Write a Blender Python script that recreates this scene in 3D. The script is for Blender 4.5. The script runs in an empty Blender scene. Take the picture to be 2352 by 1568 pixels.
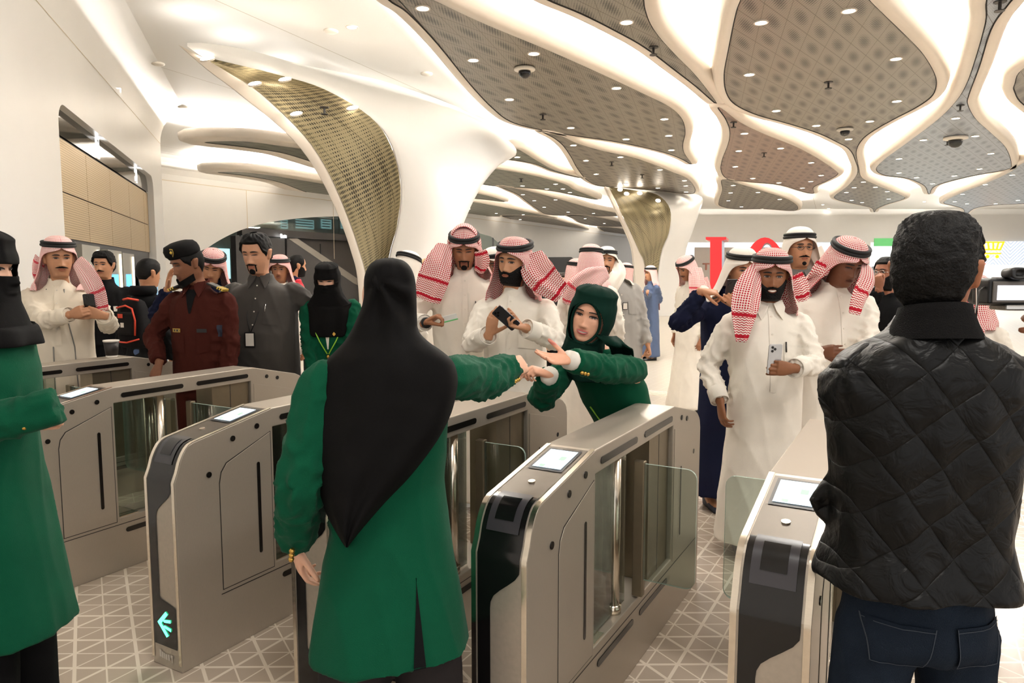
import bpy, bmesh, math, random
from mathutils import Vector, Matrix, noise
random.seed(7)
SC = bpy.context.scene
COL = SC.collection
PI = math.pi
# ------------------------------------------------------------------ camera geometry (metres, floor z=0)
F = 1650.0; CH = 1.62; PITCH = math.atan(157/F)
cp_, sp_ = math.cos(PITCH), math.sin(PITCH)
LA = math.radians(29.35)
LD = Vector((math.sin(LA), math.cos(LA), 0)); RD = Vector((math.cos(LA), -math.sin(LA), 0))
def ray(px, py):
    x = (px-1176)/F; v = -(py-784)/F
    return Vector((x, cp_+v*sp_, -sp_+v*cp_))
def atz(px, py, z):
    d = ray(px, py); t = (z-CH)/d.z
    return Vector((d.x*t, d.y*t, z))
def atY(px, py, Y):
    d = ray(px, py); t = Y/d.y
    return Vector((d.x*t, Y, CH+d.z*t))
def lr(lane, row, z=0):
    p = LD*lane+RD*row; return Vector((p.x, p.y, z))
cam = bpy.data.cameras.new('camera'); cam.sensor_width = 36; cam.lens = 36*F/2352; cam.clip_start = .05; cam.clip_end = 300
co = bpy.data.objects.new('camera', cam); COL.objects.link(co); SC.camera = co
co.location = (0, 0, CH); co.rotation_euler = (PI/2-PITCH, 0, 0)
SC.view_settings.view_transform = 'Standard'; SC.view_settings.look = 'None'; SC.view_settings.gamma = 1
SC.view_settings.exposure = 0.5; SC.view_settings.use_curve_mapping = False

# ------------------------------------------------------------------ materials
def lin(c):
    return tuple((x/12.92 if x <= .04045 else ((x+.055)/1.055)**2.4) for x in (v/255 for v in c))
def nmat(name):
    m = bpy.data.materials.new(name); m.use_nodes = True
    nt = m.node_tree; b = nt.nodes['Principled BSDF']
    return m, nt, b
class NT:
    def __init__(s, nt): s.nt = nt
    def n(s, t, **k):
        x = s.nt.nodes.new(t)
        for a, v in k.items(): setattr(x, a, v)
        return x
    def l(s, a, b): s.nt.links.new(a, b)
    def m(s, op, a, b=None, c=None):
        x = s.n('ShaderNodeMath', operation=op)
        for i, v in enumerate((a, b, c)):
            if v is None: continue
            if hasattr(v, 'node'): s.l(v, x.inputs[i])
            else: x.inputs[i].default_value = v
        return x.outputs[0]
    def mix(s, f, a, b):
        x = s.n('ShaderNodeMix', data_type='RGBA')
        for i, v in ((0, f), (6, a), (7, b)):
            if hasattr(v, 'node'): s.l(v, x.inputs[i])
            elif i == 0: x.inputs[0].default_value = v
            else: x.inputs[i].default_value = (*v[:3], 1)
        return x.outputs[2]
    def dot(s, v, vec):
        x = s.n('ShaderNodeVectorMath', operation='DOT_PRODUCT'); s.l(v, x.inputs[0]); x.inputs[1].default_value = vec
        return x.outputs['Value']
    def coord(s, k='Object'):
        return s.n('ShaderNodeTexCoord').outputs[k]
def mat(name, rgb, rough=.6, metal=0, var=.06, scale=30, bump=0, bscale=200, emit=None, estr=0, spec=.5, alpha=1, sheen=0):
    m, nt, b = nmat(name); N = NT(nt)
    c = lin(rgb)
    b.inputs['Roughness'].default_value = rough; b.inputs['Metallic'].default_value = metal
    b.inputs['Specular IOR Level'].default_value = spec
    if sheen: b.inputs['Sheen Weight'].default_value = sheen
    tx = N.coord()
    nz = N.n('ShaderNodeTexNoise'); nz.inputs['Scale'].default_value = scale; nz.inputs['Detail'].default_value = 3; N.l(tx, nz.inputs['Vector'])
    if var:
        lo = tuple(x*(1-var) for x in c); hi = tuple(min(1, x*(1+var)) for x in c)
        N.l(N.mix(nz.outputs[0], lo, hi), b.inputs['Base Color'])
    else: b.inputs['Base Color'].default_value = (*c, 1)
    if bump:
        n2 = N.n('ShaderNodeTexNoise'); n2.inputs['Scale'].default_value = bscale; N.l(tx, n2.inputs['Vector'])
        bp = N.n('ShaderNodeBump'); bp.inputs['Strength'].default_value = bump; bp.inputs['Distance'].default_value = .005
        N.l(n2.outputs[0], bp.inputs['Height']); N.l(bp.outputs[0], b.inputs['Normal'])
    if emit is not None:
        b.inputs['Emission Color'].default_value = (*lin(emit), 1); b.inputs['Emission Strength'].default_value = estr
    return m
def emat(name, rgb, s):
    m, nt, b = nmat(name)
    b.inputs['Base Color'].default_value = (*lin(rgb), 1)
    b.inputs['Emission Color'].default_value = (*lin(rgb), 1); b.inputs['Emission Strength'].default_value = s
    return m
def glassmat(name, tint=(.80, .86, .83), gl=.12, rough=.02):
    m, nt, b = nmat(name); N = NT(nt)
    nt.nodes.remove(b); out = nt.nodes['Material Output']
    t = N.n('ShaderNodeBsdfTransparent'); t.inputs[0].default_value = (*tint, 1)
    g = N.n('ShaderNodeBsdfGlossy'); g.inputs['Roughness'].default_value = rough
    fr = N.n('ShaderNodeFresnel'); fr.inputs[0].default_value = 1.5
    f = N.m('ADD', N.m('MULTIPLY', fr.outputs[0], .8), gl*.3)
    x = N.n('ShaderNodeMixShader'); N.l(f, x.inputs[0]); N.l(t.outputs[0], x.inputs[1]); N.l(g.outputs[0], x.inputs[2])
    N.l(x.outputs[0], out.inputs[0]); return m
def brushed(name, rgb, rough=.34, axis=(1, 40, 1), met=1):
    m, nt, b = nmat(name); N = NT(nt)
    b.inputs['Metallic'].default_value = met
    mp = N.n('ShaderNodeMapping'); mp.inputs['Scale'].default_value = axis; N.l(N.coord(), mp.inputs[0])
    nz = N.n('ShaderNodeTexNoise'); nz.inputs['Scale'].default_value = 60; nz.inputs['Detail'].default_value = 4; N.l(mp.outputs[0], nz.inputs['Vector'])
    c = lin(rgb)
    N.l(N.mix(nz.outputs[0], tuple(x*.85 for x in c), tuple(min(1, x*1.12) for x in c)), b.inputs['Base Color'])
    N.l(N.m('MULTIPLY_ADD', nz.outputs[0], .14, rough-.07), b.inputs['Roughness'])
    return m

# ------------------------------------------------------------------ mesh helpers
def link(name, me, m=None, parent=None, smooth=False):
    o = bpy.data.objects.new(name, me); COL.objects.link(o)
    if m is not None:
        for x in (m if isinstance(m, (list, tuple)) else [m]): me.materials.append(x)
    if parent: o.parent = parent
    if smooth:
        me.polygons.foreach_set('use_smooth', [True]*len(me.polygons))
    return o
def bobj(name, bm, m=None, parent=None, smooth=False, bevel=0, seg=2):
    me = bpy.data.meshes.new(name); bmesh.ops.recalc_face_normals(bm, faces=bm.faces[:]); bm.to_mesh(me); bm.free()
    o = link(name, me, m, parent, smooth)
    if bevel:
        md = o.modifiers.new('bevel', 'BEVEL'); md.width = bevel; md.segments = seg; md.limit_method = 'ANGLE'; md.angle_limit = .6; md.harden_normals = False
    return o
def pobj(name, vs, fs, m=None, parent=None, smooth=False):
    me = bpy.data.meshes.new(name); me.from_pydata([tuple(v) for v in vs], [], fs); me.update()
    return link(name, me, m, parent, smooth)
def box(bm, lo, hi, M=None):
    x0, y0, z0 = lo; x1, y1, z1 = hi
    vs = [Vector(p) for p in ((x0,y0,z0),(x1,y0,z0),(x1,y1,z0),(x0,y1,z0),(x0,y0,z1),(x1,y0,z1),(x1,y1,z1),(x0,y1,z1))]
    if M is not None: vs = [M@v for v in vs]
    v = [bm.verts.new(p) for p in vs]
    for f in ((0,3,2,1),(4,5,6,7),(0,1,5,4),(1,2,6,5),(2,3,7,6),(3,0,4,7)): bm.faces.new([v[i] for i in f])
def boxo(name, lo, hi, m=None, parent=None, bevel=0, M=None):
    bm = bmesh.new(); box(bm, lo, hi, M); return bobj(name, bm, m, parent, bevel=bevel)
def ring(c, u, v, ru, rv, n, ph=0):
    return [c+u*(ru*math.cos(ph+2*PI*i/n))+v*(rv*math.sin(ph+2*PI*i/n)) for i in range(n)]
def loft(bm, rings, cap0=True, cap1=True, closed=True):
    rs = [[bm.verts.new(p) for p in r] for r in rings]
    n = len(rs[0])
    for a, b in zip(rs, rs[1:]):
        for i in range(n if closed else n-1):
            j = (i+1) % n
            bm.faces.new((a[i], a[j], b[j], b[i]))
    if cap0: bm.faces.new(rs[0][::-1])
    if cap1: bm.faces.new(rs[-1])
    return rs
def frames(pts):
    """parallel-transported frames along a polyline"""
    T = []
    for i in range(len(pts)):
        a = pts[max(0, i-1)]; b = pts[min(len(pts)-1, i+1)]
        d = (b-a); T.append(d.normalized() if d.length > 1e-9 else Vector((0, 0, 1)))
    u = T[0].orthogonal().normalized(); out = []
    for t in T:
        u = (u-t*u.dot(t))
        u = u.normalized() if u.length > 1e-6 else t.orthogonal().normalized()
        out.append((u, t.cross(u)))
    return out
def tube(bm, pts, rad, n=12, cap=True, dome=False):
    pts = [Vector(p) for p in pts]
    if not hasattr(rad, '__len__'): rad = [rad]*len(pts)
    rad = list(rad)
    if dome:  # rounded ends
        d0 = (pts[0]-pts[1]).normalized(); d1 = (pts[-1]-pts[-2]).normalized()
        a = [pts[0]+d0*rad[0]*.9, pts[0]+d0*rad[0]*.6]; b = [pts[-1]+d1*rad[-1]*.6, pts[-1]+d1*rad[-1]*.9]
        pts = a+pts+b; rad = [rad[0]*.35, rad[0]*.8]+rad+[rad[-1]*.8, rad[-1]*.35]
    fr = frames(pts)
    loft(bm, [ring(p, u, v, r, r, n) for p, (u, v), r in zip(pts, fr, rad)], cap, cap)
def tubeo(name, pts, rad, m=None, parent=None, n=12, dome=False):
    bm = bmesh.new(); tube(bm, pts, rad, n, True, dome); return bobj(name, bm, m, parent, smooth=True)
def crom(P, n=8, closed=True):
    """Catmull-Rom through points"""
    P = [Vector(p) for p in P]; N = len(P); out = []
    for i in range(N if closed else N-1):
        if closed: p0, p1, p2, p3 = P[i-1], P[i], P[(i+1) % N], P[(i+2) % N]
        else: p0, p1, p2, p3 = P[max(0, i-1)], P[i], P[i+1], P[min(N-1, i+2)]
        for k in range(n):
            t = k/n
            out.append(.5*((2*p1)+(p2-p0)*t+(2*p0-5*p1+4*p2-p3)*t*t+(3*p1-p0-3*p2+p3)*t**3))
    if not closed: out.append(P[-1])
    return out
def interp(tab, x):
    if x <= tab[0][0]: return tab[0][1]
    for (a, fa), (b, fb) in zip(tab, tab[1:]):
        if x <= b:
            t = (x-a)/(b-a); t = t*t*(3-2*t) if False else t
            return fa+(fb-fa)*t
    return tab[-1][1]
def empty(name, loc=(0, 0, 0), rz=0):
    o = bpy.data.objects.new(name, None); COL.objects.link(o); o.location = loc; o.rotation_euler = (0, 0, rz); o.empty_display_size = .1
    return o
def tag(o, label=None, cat=None, group=None, kind=None):
    for k, v in (('label', label), ('category', cat), ('group', group), ('kind', kind)):
        if v: o[k] = v
    return o
def copy_tree(o, parent=None):
    c = o.copy(); COL.objects.link(c)
    if parent is not None: c.parent = parent
    for ch in list(o.children): copy_tree(ch, c)
    return c
def area_light(name, loc, rot, size, power, color=(1, .9, .76), size_y=None, spread=None):
    l = bpy.data.lights.new(name, 'AREA'); l.energy = power; l.color = color; l.size = size
    if size_y: l.shape = 'RECTANGLE'; l.size_y = size_y
    if spread: l.spread = spread
    o = bpy.data.objects.new(name, l); COL.objects.link(o); o.location = loc; o.rotation_euler = rot
    return o
# ================================================================== SETTING
M_white = mat('white_plaster', (233, 231, 227), .38, var=.02, scale=2)
M_ceil = mat('white_ceiling', (240, 237, 231), .55, var=.02, scale=1.5)
M_rim = mat('rim_white', (226, 216, 204), .5, var=.03, scale=4)
M_black = mat('black_satin', (14, 14, 15), .45, var=.1)
M_dark = mat('dark_cladding', (44, 40, 37), .5, var=.1, scale=6)
M_darkgap = mat('shadow_gap', (30, 26, 22), .8, var=.1)
M_lamp = emat('lamp_lens', (255, 246, 230), 26)
M_cove = emat('cove_strip', (255, 249, 240), 150)
M_steel = brushed('brushed_steel', (178, 168, 154), .38, met=.55)
M_steel2 = brushed('polished_steel', (228, 218, 202), .2)
M_grey = mat('reader_plate_grey', (92, 84, 74), .38, metal=.7, var=.05)
M_gloss = mat('black_gloss', (16, 15, 15), .14, var=.1)
M_glass = glassmat('clear_glass')
M_glassf = glassmat('greenish_glass', (.86, .90, .86), .25, .08)
M_gedge = mat('glass_edge', (170, 190, 178), .2, var=.05)

def floor_mat():
    m, nt, b = nmat('patterned_stone_floor'); N = NT(nt)
    mp = N.n('ShaderNodeMapping'); N.l(N.coord(), mp.inputs[0]); mp.inputs['Rotation'].default_value = (0, 0, LA)
    v = mp.outputs[0]; S = 4.4
    ln = None
    # a slow warp bends the line families into petals
    for k in range(3):
        a = k*PI/3
        d = N.dot(v, (math.cos(a)*S, math.sin(a)*S, 0))
        for ph in (0, .5):
            f = N.m('ABSOLUTE', N.m('SUBTRACT', N.m('FRACT', N.m('ADD', d, ph)), .5))
            if ph: f = N.m('ADD', f, .016)
            ln = f if ln is None else N.m('MINIMUM', ln, f)
    mask = N.m('SUBTRACT', 1, N.m('SMOOTHSTEP', ln, .035, .07)) if False else N.m('LESS_THAN', ln, .031)
    nz = N.n('ShaderNodeTexNoise'); nz.inputs['Scale'].default_value = 1.2; N.l(v, nz.inputs['Vector'])
    base = N.mix(nz.outputs[0], lin((160, 145, 130)), lin((184, 169, 153)))
    mask = N.m('MULTIPLY', mask, .85)
    c = N.mix(mask, base, lin((222, 210, 194)))
    # pale plain stone further inside the hall
    ld = N.dot(N.coord(), tuple(LD))
    far = N.m('GREATER_THAN', ld, 6.2)
    N.l(N.mix(far, c, N.mix(N.m('MULTIPLY', mask, .35), lin((205, 194, 178)), lin((226, 217, 202)))), b.inputs['Base Color'])
    b.inputs['Roughness'].default_value = .22
    return m
def perf_mat(name, rgb, hole, s=.72, rough=.42):
    m, nt, b = nmat(name); N = NT(nt)
    v = N.coord()
    a = Vector((.2538, .9673)); c = Vector((.656, .7547)); det = a.x*c.y-a.y*c.x
    u = N.dot(v, (c.y/det/s, -c.x/det/s, 0)); w = N.dot(v, (-a.y/det/s, a.x/det/s, 0))
    fu = N.m('ABSOLUTE', N.m('SUBTRACT', N.m('FRACT', u), .5)); fw = N.m('ABSOLUTE', N.m('SUBTRACT', N.m('FRACT', w), .5))
    edge = N.m('MAXIMUM', fu, fw)
    seam = N.m('GREATER_THAN', fu, .485); seam2 = N.m('GREATER_THAN', fw, .49)
    dens = N.m('SUBTRACT', .5, N.m('MULTIPLY', N.m('ADD', N.m('MULTIPLY', fu, fu), N.m('MULTIPLY', fw, fw)), 2.3))
    n = 1/.034
    hx = N.m('SUBTRACT', N.m('FRACT', N.dot(v, (n, 0, 0))), .5); hy = N.m('SUBTRACT', N.m('FRACT', N.dot(v, (0, n, 0))), .5)
    r = N.m('SQRT', N.m('ADD', N.m('MULTIPLY', hx, hx), N.m('MULTIPLY', hy, hy)))
    hol = N.m('LESS_THAN', r, N.m('MAXIMUM', dens, .16))
    col = N.mix(hol, lin(rgb), lin(hole))
    col = N.mix(N.m('MULTIPLY', N.m('MAXIMUM', seam, seam2), .75), col, lin((60, 50, 38)))
    N.l(col, b.inputs['Base Color'])
    b.inputs['Roughness'].default_value = rough; b.inputs['Metallic'].default_value = .35
    return m
M_floor = floor_mat()
M_perf = perf_mat('perforated_bronze_panel', (134, 126, 114), (46, 43, 38))

# floor
fl = pobj('floor', [(-45, -6, 0), (60, -6, 0), (60, 75, 0), (-45, 75, 0)], [(0, 1, 2, 3)], M_floor); tag(fl, kind='structure')
# tactile strips on the hall floor
bm = bmesh.new()
for k in range(4):
    o0 = lr(9.2+k*.085, -3.3, .0); M = Matrix.Translation(o0) @ Matrix.Rotation(-LA, 4, 'Z')
    box(bm, (0, 0, 0), (6.5, .035, .006), M)
tag(bobj('trim_1', bm, mat('tactile_ridge', (240, 234, 222), .3)), kind='structure')
bm = bmesh.new()
for i in range(14):
    for j in range(4):
        c = lr(1.36-.062*j, -2.95+.062*i, 0)
        M = Matrix.Translation(c); bmesh.ops.create_cone(bm, cap_ends=True, segments=10, radius1=.0125, radius2=.008, depth=.006, matrix=Matrix.Translation(c+Vector((0, 0, .003))))
tag(bobj('trim_2', bm, mat('tactile_stud', (226, 220, 210), .2, metal=.6)), kind='structure')

# ceiling slab with faint panel joints
def ceil_mat():
    m, nt, b = nmat('ceiling_white_panels'); N = NT(nt)
    v = N.coord()
    d = N.m('ABSOLUTE', N.m('SUBTRACT', N.m('FRACT', N.m('ADD', N.dot(v, (.27, -.12, 0)), .3)), .5))
    N.l(N.mix(N.m('GREATER_THAN', d, .4975), lin((235, 233, 229)), lin((194, 186, 172))), b.inputs['Base Color'])
    b.inputs['Roughness'].default_value = .5
    return m
CZ = 5.3; PZ = 4.75
cl = boxo('ceiling', (-26, -3, CZ), (52, 72, CZ+.3), ceil_mat()); tag(cl, kind='structure')

# ------------------------------------------------------------------ left wall with the machine niche
wd = Vector((-.3156, .949, 0)); wn = Vector((.949, .3156, 0)); w0 = -wn*2.33
def onwall(px, py, off=0):
    d = ray(px, py); t = ((w0+wn*off).dot(wn))/d.dot(wn)
    p = Vector((0, 0, CH))+d*t
    return (p-w0).dot(wd), p.z
def wp(s, z, off=0):
    p = w0+wd*s+wn*off; return Vector((p.x, p.y, z))
WT = 4.55  # where the wall starts to roll into the ceiling
s_end = onwall(379, 500)[0]
nx0 = onwall(141, 400)[0]; nx1 = onwall(353, 450)[0]; nz1 = 3.64
def rrect(a, b, c, d, r, n=6, bottom=False):
    pts = [(a, c), (b, c)] if not bottom else []
    for cx, cz, a0 in ((b-r, d-r, 0), (a+r, d-r, PI/2)):
        for k in range(n+1):
            t = a0+k*PI/2/n; pts.append((cx+r*math.cos(t), cz+r*math.sin(t)))
    return pts
hole = rrect(nx0, nx1, 0, nz1, .28)
bm = bmesh.new()
nr = 8
prof = [(0, 0), (0, WT)]+[(-.0+.55*(1-math.cos(PI/2*k/nr)), WT+.75*math.sin(PI/2*k/nr)) for k in range(1, nr+1)]
# flat wall with an opening
outer = [(-3, 0), (nx0, 0)]+hole[::-1][:-2]+[(nx1, 0), (s_end-.25, 0), (s_end-.25, WT), (-3, WT)]
bm.faces.new([bm.verts.new(wp(s, z)) for s, z in outer])
# reveal of the niche
rp = [(nx0, 0)]+hole[::-1][:-2]+[(nx1, 0)]
A = [bm.verts.new(wp(s, z)) for s, z in rp]; B = [bm.verts.new(wp(s, z, -.16)) for s, z in rp]
for i in range(len(A)-1): bm.faces.new((A[i], A[i+1], B[i+1], B[i]))
# roll to the ceiling along the wall, then turned round the end of the wall
path = [(-3, 0.0, 0)]+[(s_end-.25, 0, 0)]
rows = []
for s in (-3, 4, 8, 12, s_end-.25):
    rows.append([wp(s, z, o) for o, z in prof])
ec = s_end-.25
for k in range(1, 9):   # rounded free end: sweep the profile round by 110 degrees
    a = k*PI*.5/8
    rows.append([(lambda c, dr, o, z: Vector((c.x, c.y, z))+dr*(.25+o))(w0+wd*ec-wn*.25, (wn*math.cos(a)+wd*math.sin(a)), o, z) for o, z in prof])
last = rows[-1]
rows.append([p-wn*6 for p in last])
V = [[bm.verts.new(p) for p in r] for r in rows]
for a, b in zip(V, V[1:]):
    for i in range(len(a)-1):
        if a is V[0] or a is V[1] or a is V[2] or a is V[3]:
            if i == 0: continue
        bm.faces.new((a[i], b[i], b[i+1], a[i+1]))
wl = bobj('wall_left', bm, M_white, smooth=False); tag(wl, kind='structure')
for p in wl.data.polygons:
    if len(p.vertices) == 4: p.use_smooth = True
# joint line along the wall
tag(pobj('trim_3', [wp(-2.5, WT-.006, .004), wp(ec, WT-.006, .004), wp(ec, WT+.006, .004), wp(-2.5, WT+.006, .004)], [(0, 1, 2, 3)], mat('joint', (206, 190, 164), .7)), kind='structure')
# niche back: gold perforated panels, sign band, machines
M_gold = perf_mat('gold_perforated_panel', (206, 182, 142), (120, 98, 66), 8)
def gold_mat():
    m, nt, b = nmat('gold_cladding'); N = NT(nt)
    v = N.coord(); n = 1/.03
    hx = N.m('SUBTRACT', N.m('FRACT', N.m('ADD', N.dot(v, tuple(wd*n)), N.dot(v, (0, 0, n*.5)))), .5); hy = N.m('SUBTRACT', N.m('FRACT', N.dot(v, (0, 0, n))), .5)
    r = N.m('SQRT', N.m('ADD', N.m('MULTIPLY', hx, hx), N.m('MULTIPLY', hy, hy)))
    N.l(N.mix(N.m('LESS_THAN', r, .28), lin((196, 172, 132)), lin((110, 90, 60))), b.inputs['Base Color'])
    b.inputs['Metallic'].default_value = .5; b.inputs['Roughness'].default_value = .38
    return m
M_gold = gold_mat()
BK = -.14
pan = empty('gold_cladding'); tag(pan, 'gold perforated metal cladding panels filling the recess above the ticket machines', 'cladding')
zs = [3.3, 2.63, 2.05]; ss_ = [nx0+.02, 11.70, 13.26, 14.9, 16.5, nx1-.02]
npan = 5; 
for r_ in range(2):
    for k in range(npan):
        a, b = ss_[k], ss_[k+1]
        bm = bmesh.new(); q = [wp(a+.008, zs[r_+1]+.008, BK+.025), wp(b-.008, zs[r_+1]+.008, BK+.025), wp(b-.008, zs[r_]-.008, BK+.025), wp(a+.008, zs[r_]-.008, BK+.025)]
        f = bm.faces.new([bm.verts.new(p) for p in q]); e = bmesh.ops.extrude_face_region(bm, geom=[f])
        bmesh.ops.translate(bm, vec=-wn*.02, verts=[x for x in e['geom'] if isinstance(x, bmesh.types.BMVert)])
        bobj('panel', bm, M_gold, pan)
pobj('backing', [wp(nx0, 0, BK), wp(nx1, 0, BK), wp(nx1, nz1, BK), wp(nx0, nz1, BK)], [(0, 1, 2, 3)], M_dark, pan)
band = empty('sign_band'); tag(band, 'dark reflective glass sign band above the gold panels', 'sign')
pobj('glass', [wp(nx0, 3.32, BK+.03), wp(nx1, 3.32, BK+.03), wp(nx1, nz1, BK+.03), wp(nx0, nz1, BK+.03)], [(0, 1, 2, 3)], mat('sign_glass', (52, 50, 46), .06, metal=.55, var=0), band)
M_sig = emat('sign_white', (255, 255, 255), 9)
def glyphs(name, s0, z0, u, parent, arr):
    bm = bmesh.new()
    for (x, z, w, h) in arr:
        q = [wp(s0+x*u, z0+z*u, BK+.036), wp(s0+(x+w)*u, z0+z*u, BK+.036), wp(s0+(x+w)*u, z0+(z+h)*u, BK+.036), wp(s0+x*u, z0+(z+h)*u, BK+.036)]
        bm.faces.new([bm.verts.new(p) for p in q])
    bobj(name, bm, M_sig, parent)
for px, py in ((224, 340), (312, 401)):
    s0, z0 = onwall(px, py, BK+.03)
    g = [(-4, 1, 1, 4), (-3, 1, 1, 2), (-2.2, 1, .7, 3), (-1.4, 1, .8, 2), (-4, -4.2, .9, 2.8), (-3, -4.2, .7, 2), (-2.2, -4.2, .7, 2), (-1.4, -4.2, .7, 2.6), (-.2, -2.5, 2.6, 4), (.2, -3.4, 1.8, 6)]
    glyphs('lettering', s0, z0, .030, band, g)
    fr = [(-.6, 4.6, 3.6, .18), (-.6, -5, 3.6, .18), (2.9, -5, .18, 9.7)]
    glyphs('pictogram_frame', s0, z0, .030, band, fr)
# ticket machines
M_mach = mat('machine_grey', (168, 164, 152), .35, metal=.4)
M_scr = emat('machine_screen', (92, 176, 226), 1.1)
M_ywhite = emat('machine_strip', (255, 240, 210), 2.2)
for i, (px, lab) in enumerate(((196, 'grey ticket machine with a lit blue screen, first from the near end of the niche'), (252, 'grey ticket machine with lit white edge, behind the young man in black'), (284, 'grey ticket machine with a tall blue screen, beside the man with the backpack'))):
    s0 = onwall(px, 640, BK)[0]; wdt = 1.1
    t = empty('ticket_machine'); tag(t, lab, 'ticket machine', 'ticket machines in the niche')
    def bx(nm, a, b, z0, z1, o0, o1, m):
        bm = bmesh.new()
        P = [wp(s, z, o) for s in (a, b) for z in (z0, z1) for o in (o0, o1)]
        v = [bm.verts.new(p) for p in P]
        for f in ((0,1,3,2),(4,6,7,5),(0,4,5,1),(2,3,7,6),(0,2,6,4),(1,5,7,3)): bm.faces.new([v[j] for j in f])
        return bobj(nm, bm, m, t)
    bx('housing', s0-.55, s0+.5, .0, 2.0-.02*i, BK+.002, BK+.10, M_mach)
    bx('edge_light', s0+.3, s0+.36, .5, 1.95-.02*i, BK+.10, BK+.12, M_ywhite)
    bx('screen', s0-.35, s0+.1, 1.0, 1.6, BK+.101, BK+.11, M_scr)
    bx('keypad', s0-.25, s0+.05, .7, .88, BK+.101, BK+.12, M_black)
for i in range(3):
    s0 = onwall(317+13*i, 600, BK)[0]
    t = empty('display_screen'); tag(t, ('dark framed blue screen, nearest of three in the niche', 'dark framed blue screen, middle of three in the niche', 'dark framed blue screen, farthest of three in the niche')[i], 'screen', 'screens in the niche')
    def q(nm, a, b, z0, z1, o, m): pobj(nm, [wp(a, z0, o), wp(b, z0, o), wp(b, z1, o), wp(a, z1, o)], [(0, 1, 2, 3)], m, t)
    q('frame', s0-.40, s0+.40, .6, 1.68, BK+.06, M_black)
    q('picture', s0-.25, s0+.36, .8, 1.62, BK+.065, M_scr)

# ------------------------------------------------------------------ back wall (parallel to the gates' lanes) with an arched opening
bo = Vector((-11.07, 23, 0)); 
def bw(t, z, off=0): p = bo+LD*t+RD*off; return Vector((p.x, p.y, z))
def onback(px, py):
    d = ray(px, py); t = ((bo-Vector((0, 0, CH))).dot(RD))/d.dot(RD)
    p = Vector((0, 0, CH))+d*t; return (p-bo).dot(LD), p.z
arch = [onback(*p) for p in ((440, 620), (455, 590), (480, 567), (520, 543), (560, 526), (620, 510), (690, 501), (750, 497), (800, 496), (850, 498), (905, 512), (940, 545), (952, 600))]
arch = [(arch[0][0], 0)]+[(p.x, p.y) for p in crom([(a, b, 0) for a, b in arch], 4, False)]+[(arch[-1][0], 0)]
bm = bmesh.new()
outer = [(-14, 0)]+arch+[(55, 0), (55, 4.55), (-14, 4.55)]
bm.faces.new([bm.verts.new(bw(s, z)) for s, z in outer])
A = [bm.verts.new(bw(s, z)) for s, z in arch]; B = [bm.verts.new(bw(s, z, -.5)) for s, z in arch]
for i in range(len(A)-1): bm.faces.new((A[i], A[i+1], B[i+1], B[i]))
pr = [(0, 4.55)]+[(.75*(1-math.cos(PI/2*k/6)), 4.55+.75*math.sin(PI/2*k/6)) for k in range(1, 7)]
R0 = [bm.verts.new(bw(-14, z, o)) for o, z in pr]; R1 = [bm.verts.new(bw(55, z, o)) for o, z in pr]
for i in range(len(pr)-1): bm.faces.new((R0[i], R1[i], R1[i+1], R0[i+1]))
tag(bobj('wall_back', bm, M_white), kind='structure')
bm = bmesh.new()
for px, py in ((567, 480), (765, 470)):
    t0, _ = onback(px, py)
    bm.faces.new([bm.verts.new(p) for p in (bw(t0-.012, 2.2 if px > 600 else 3.2, .004), bw(t0+.012, 2.2 if px > 600 else 3.2, .004), bw(t0+.012, 4.55, .004), bw(t0-.012, 4.55, .004))])
bm.faces.new([bm.verts.new(p) for p in (bw(-14, 4.54, .004), bw(55, 4.54, .004), bw(55, 4.56, .004), bw(-14, 4.56, .004))])
tag(bobj('trim_4', bm, mat('joint_line', (206, 190, 164), .7)), kind='structure')
# behind the arch: glazed shop band, dark escalator hall
M_shop = emat('shop_glow', (176, 226, 232), 1.0)
M_shopdim = mat('shop_dim_glass', (98, 104, 98), .2, var=.2, scale=2)
t_a, t_b = arch[0][0]-2, arch[-1][0]+3
tag(pobj('wall_inner', [bw(t_a, 0, -6), bw(t_b, 0, -6), bw(t_b, 6, -6), bw(t_a, 6, -6)], [(0, 1, 2, 3)], M_shopdim), kind='structure')
sh = empty('shop_window'); tag(sh, 'glazed shop front with bright bluish display shelves behind the arched opening', 'shop window')
def onoff(px, py, off):
    b0 = bo+RD*off; d = ray(px, py); t = ((b0-Vector((0, 0, CH))).dot(RD))/d.dot(RD)
    p = Vector((0, 0, CH))+d*t; return (p-b0).dot(LD), p.z
def rectpx(nm, x0, y0, x1, y1, off, m, parent, th=.05):
    a, z1 = onoff(x0, y0, off); b, z0 = onoff(x1, y1, off); z1b = onoff(x1, y0, off)[1]; z0b = onoff(x0, y1, off)[1]
    zt = (z1+z1b)/2; zb = (z0+z0b)/2
    bm = bmesh.new(); P = [bw(s, z, o) for s in (a, b) for z in (zb, zt) for o in (off, off-th)]
    v = [bm.verts.new(p) for p in P]
    for f in ((0,1,3,2),(4,6,7,5),(0,4,5,1),(2,3,7,6),(0,2,6,4),(1,5,7,3)): bm.faces.new([v[j] for j in f])
    return bobj(nm, bm, m, parent)
for x0, x1 in ((646, 662), (678, 722), (739, 762), (784, 800)): 
    rectpx('display', x0, 504, x1, 525, -5.8, M_shop, sh)
    for k in range(3):
        rectpx('shoe_shelf', x0+3, 507+k*6, x1-3, 509+k*6, -5.74, M_dark, sh)
rectpx('display', 464, 570, 530, 640, -5.8, M_shop, sh)
for k in range(7): rectpx('shoe_shelf', 508, 580+k*9, 514, 584+k*9, -5.74, M_dark, sh)
for x in (676, 779): rectpx('mullion', x, 498, x+4, 540, -3.0, M_black, sh)
rectpx('mullion', 552, 540, 556, 600, -3, M_black, sh)
rectpx('glazing', 560, 496, 800, 540, -2.95, M_glass, sh, .02)
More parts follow.
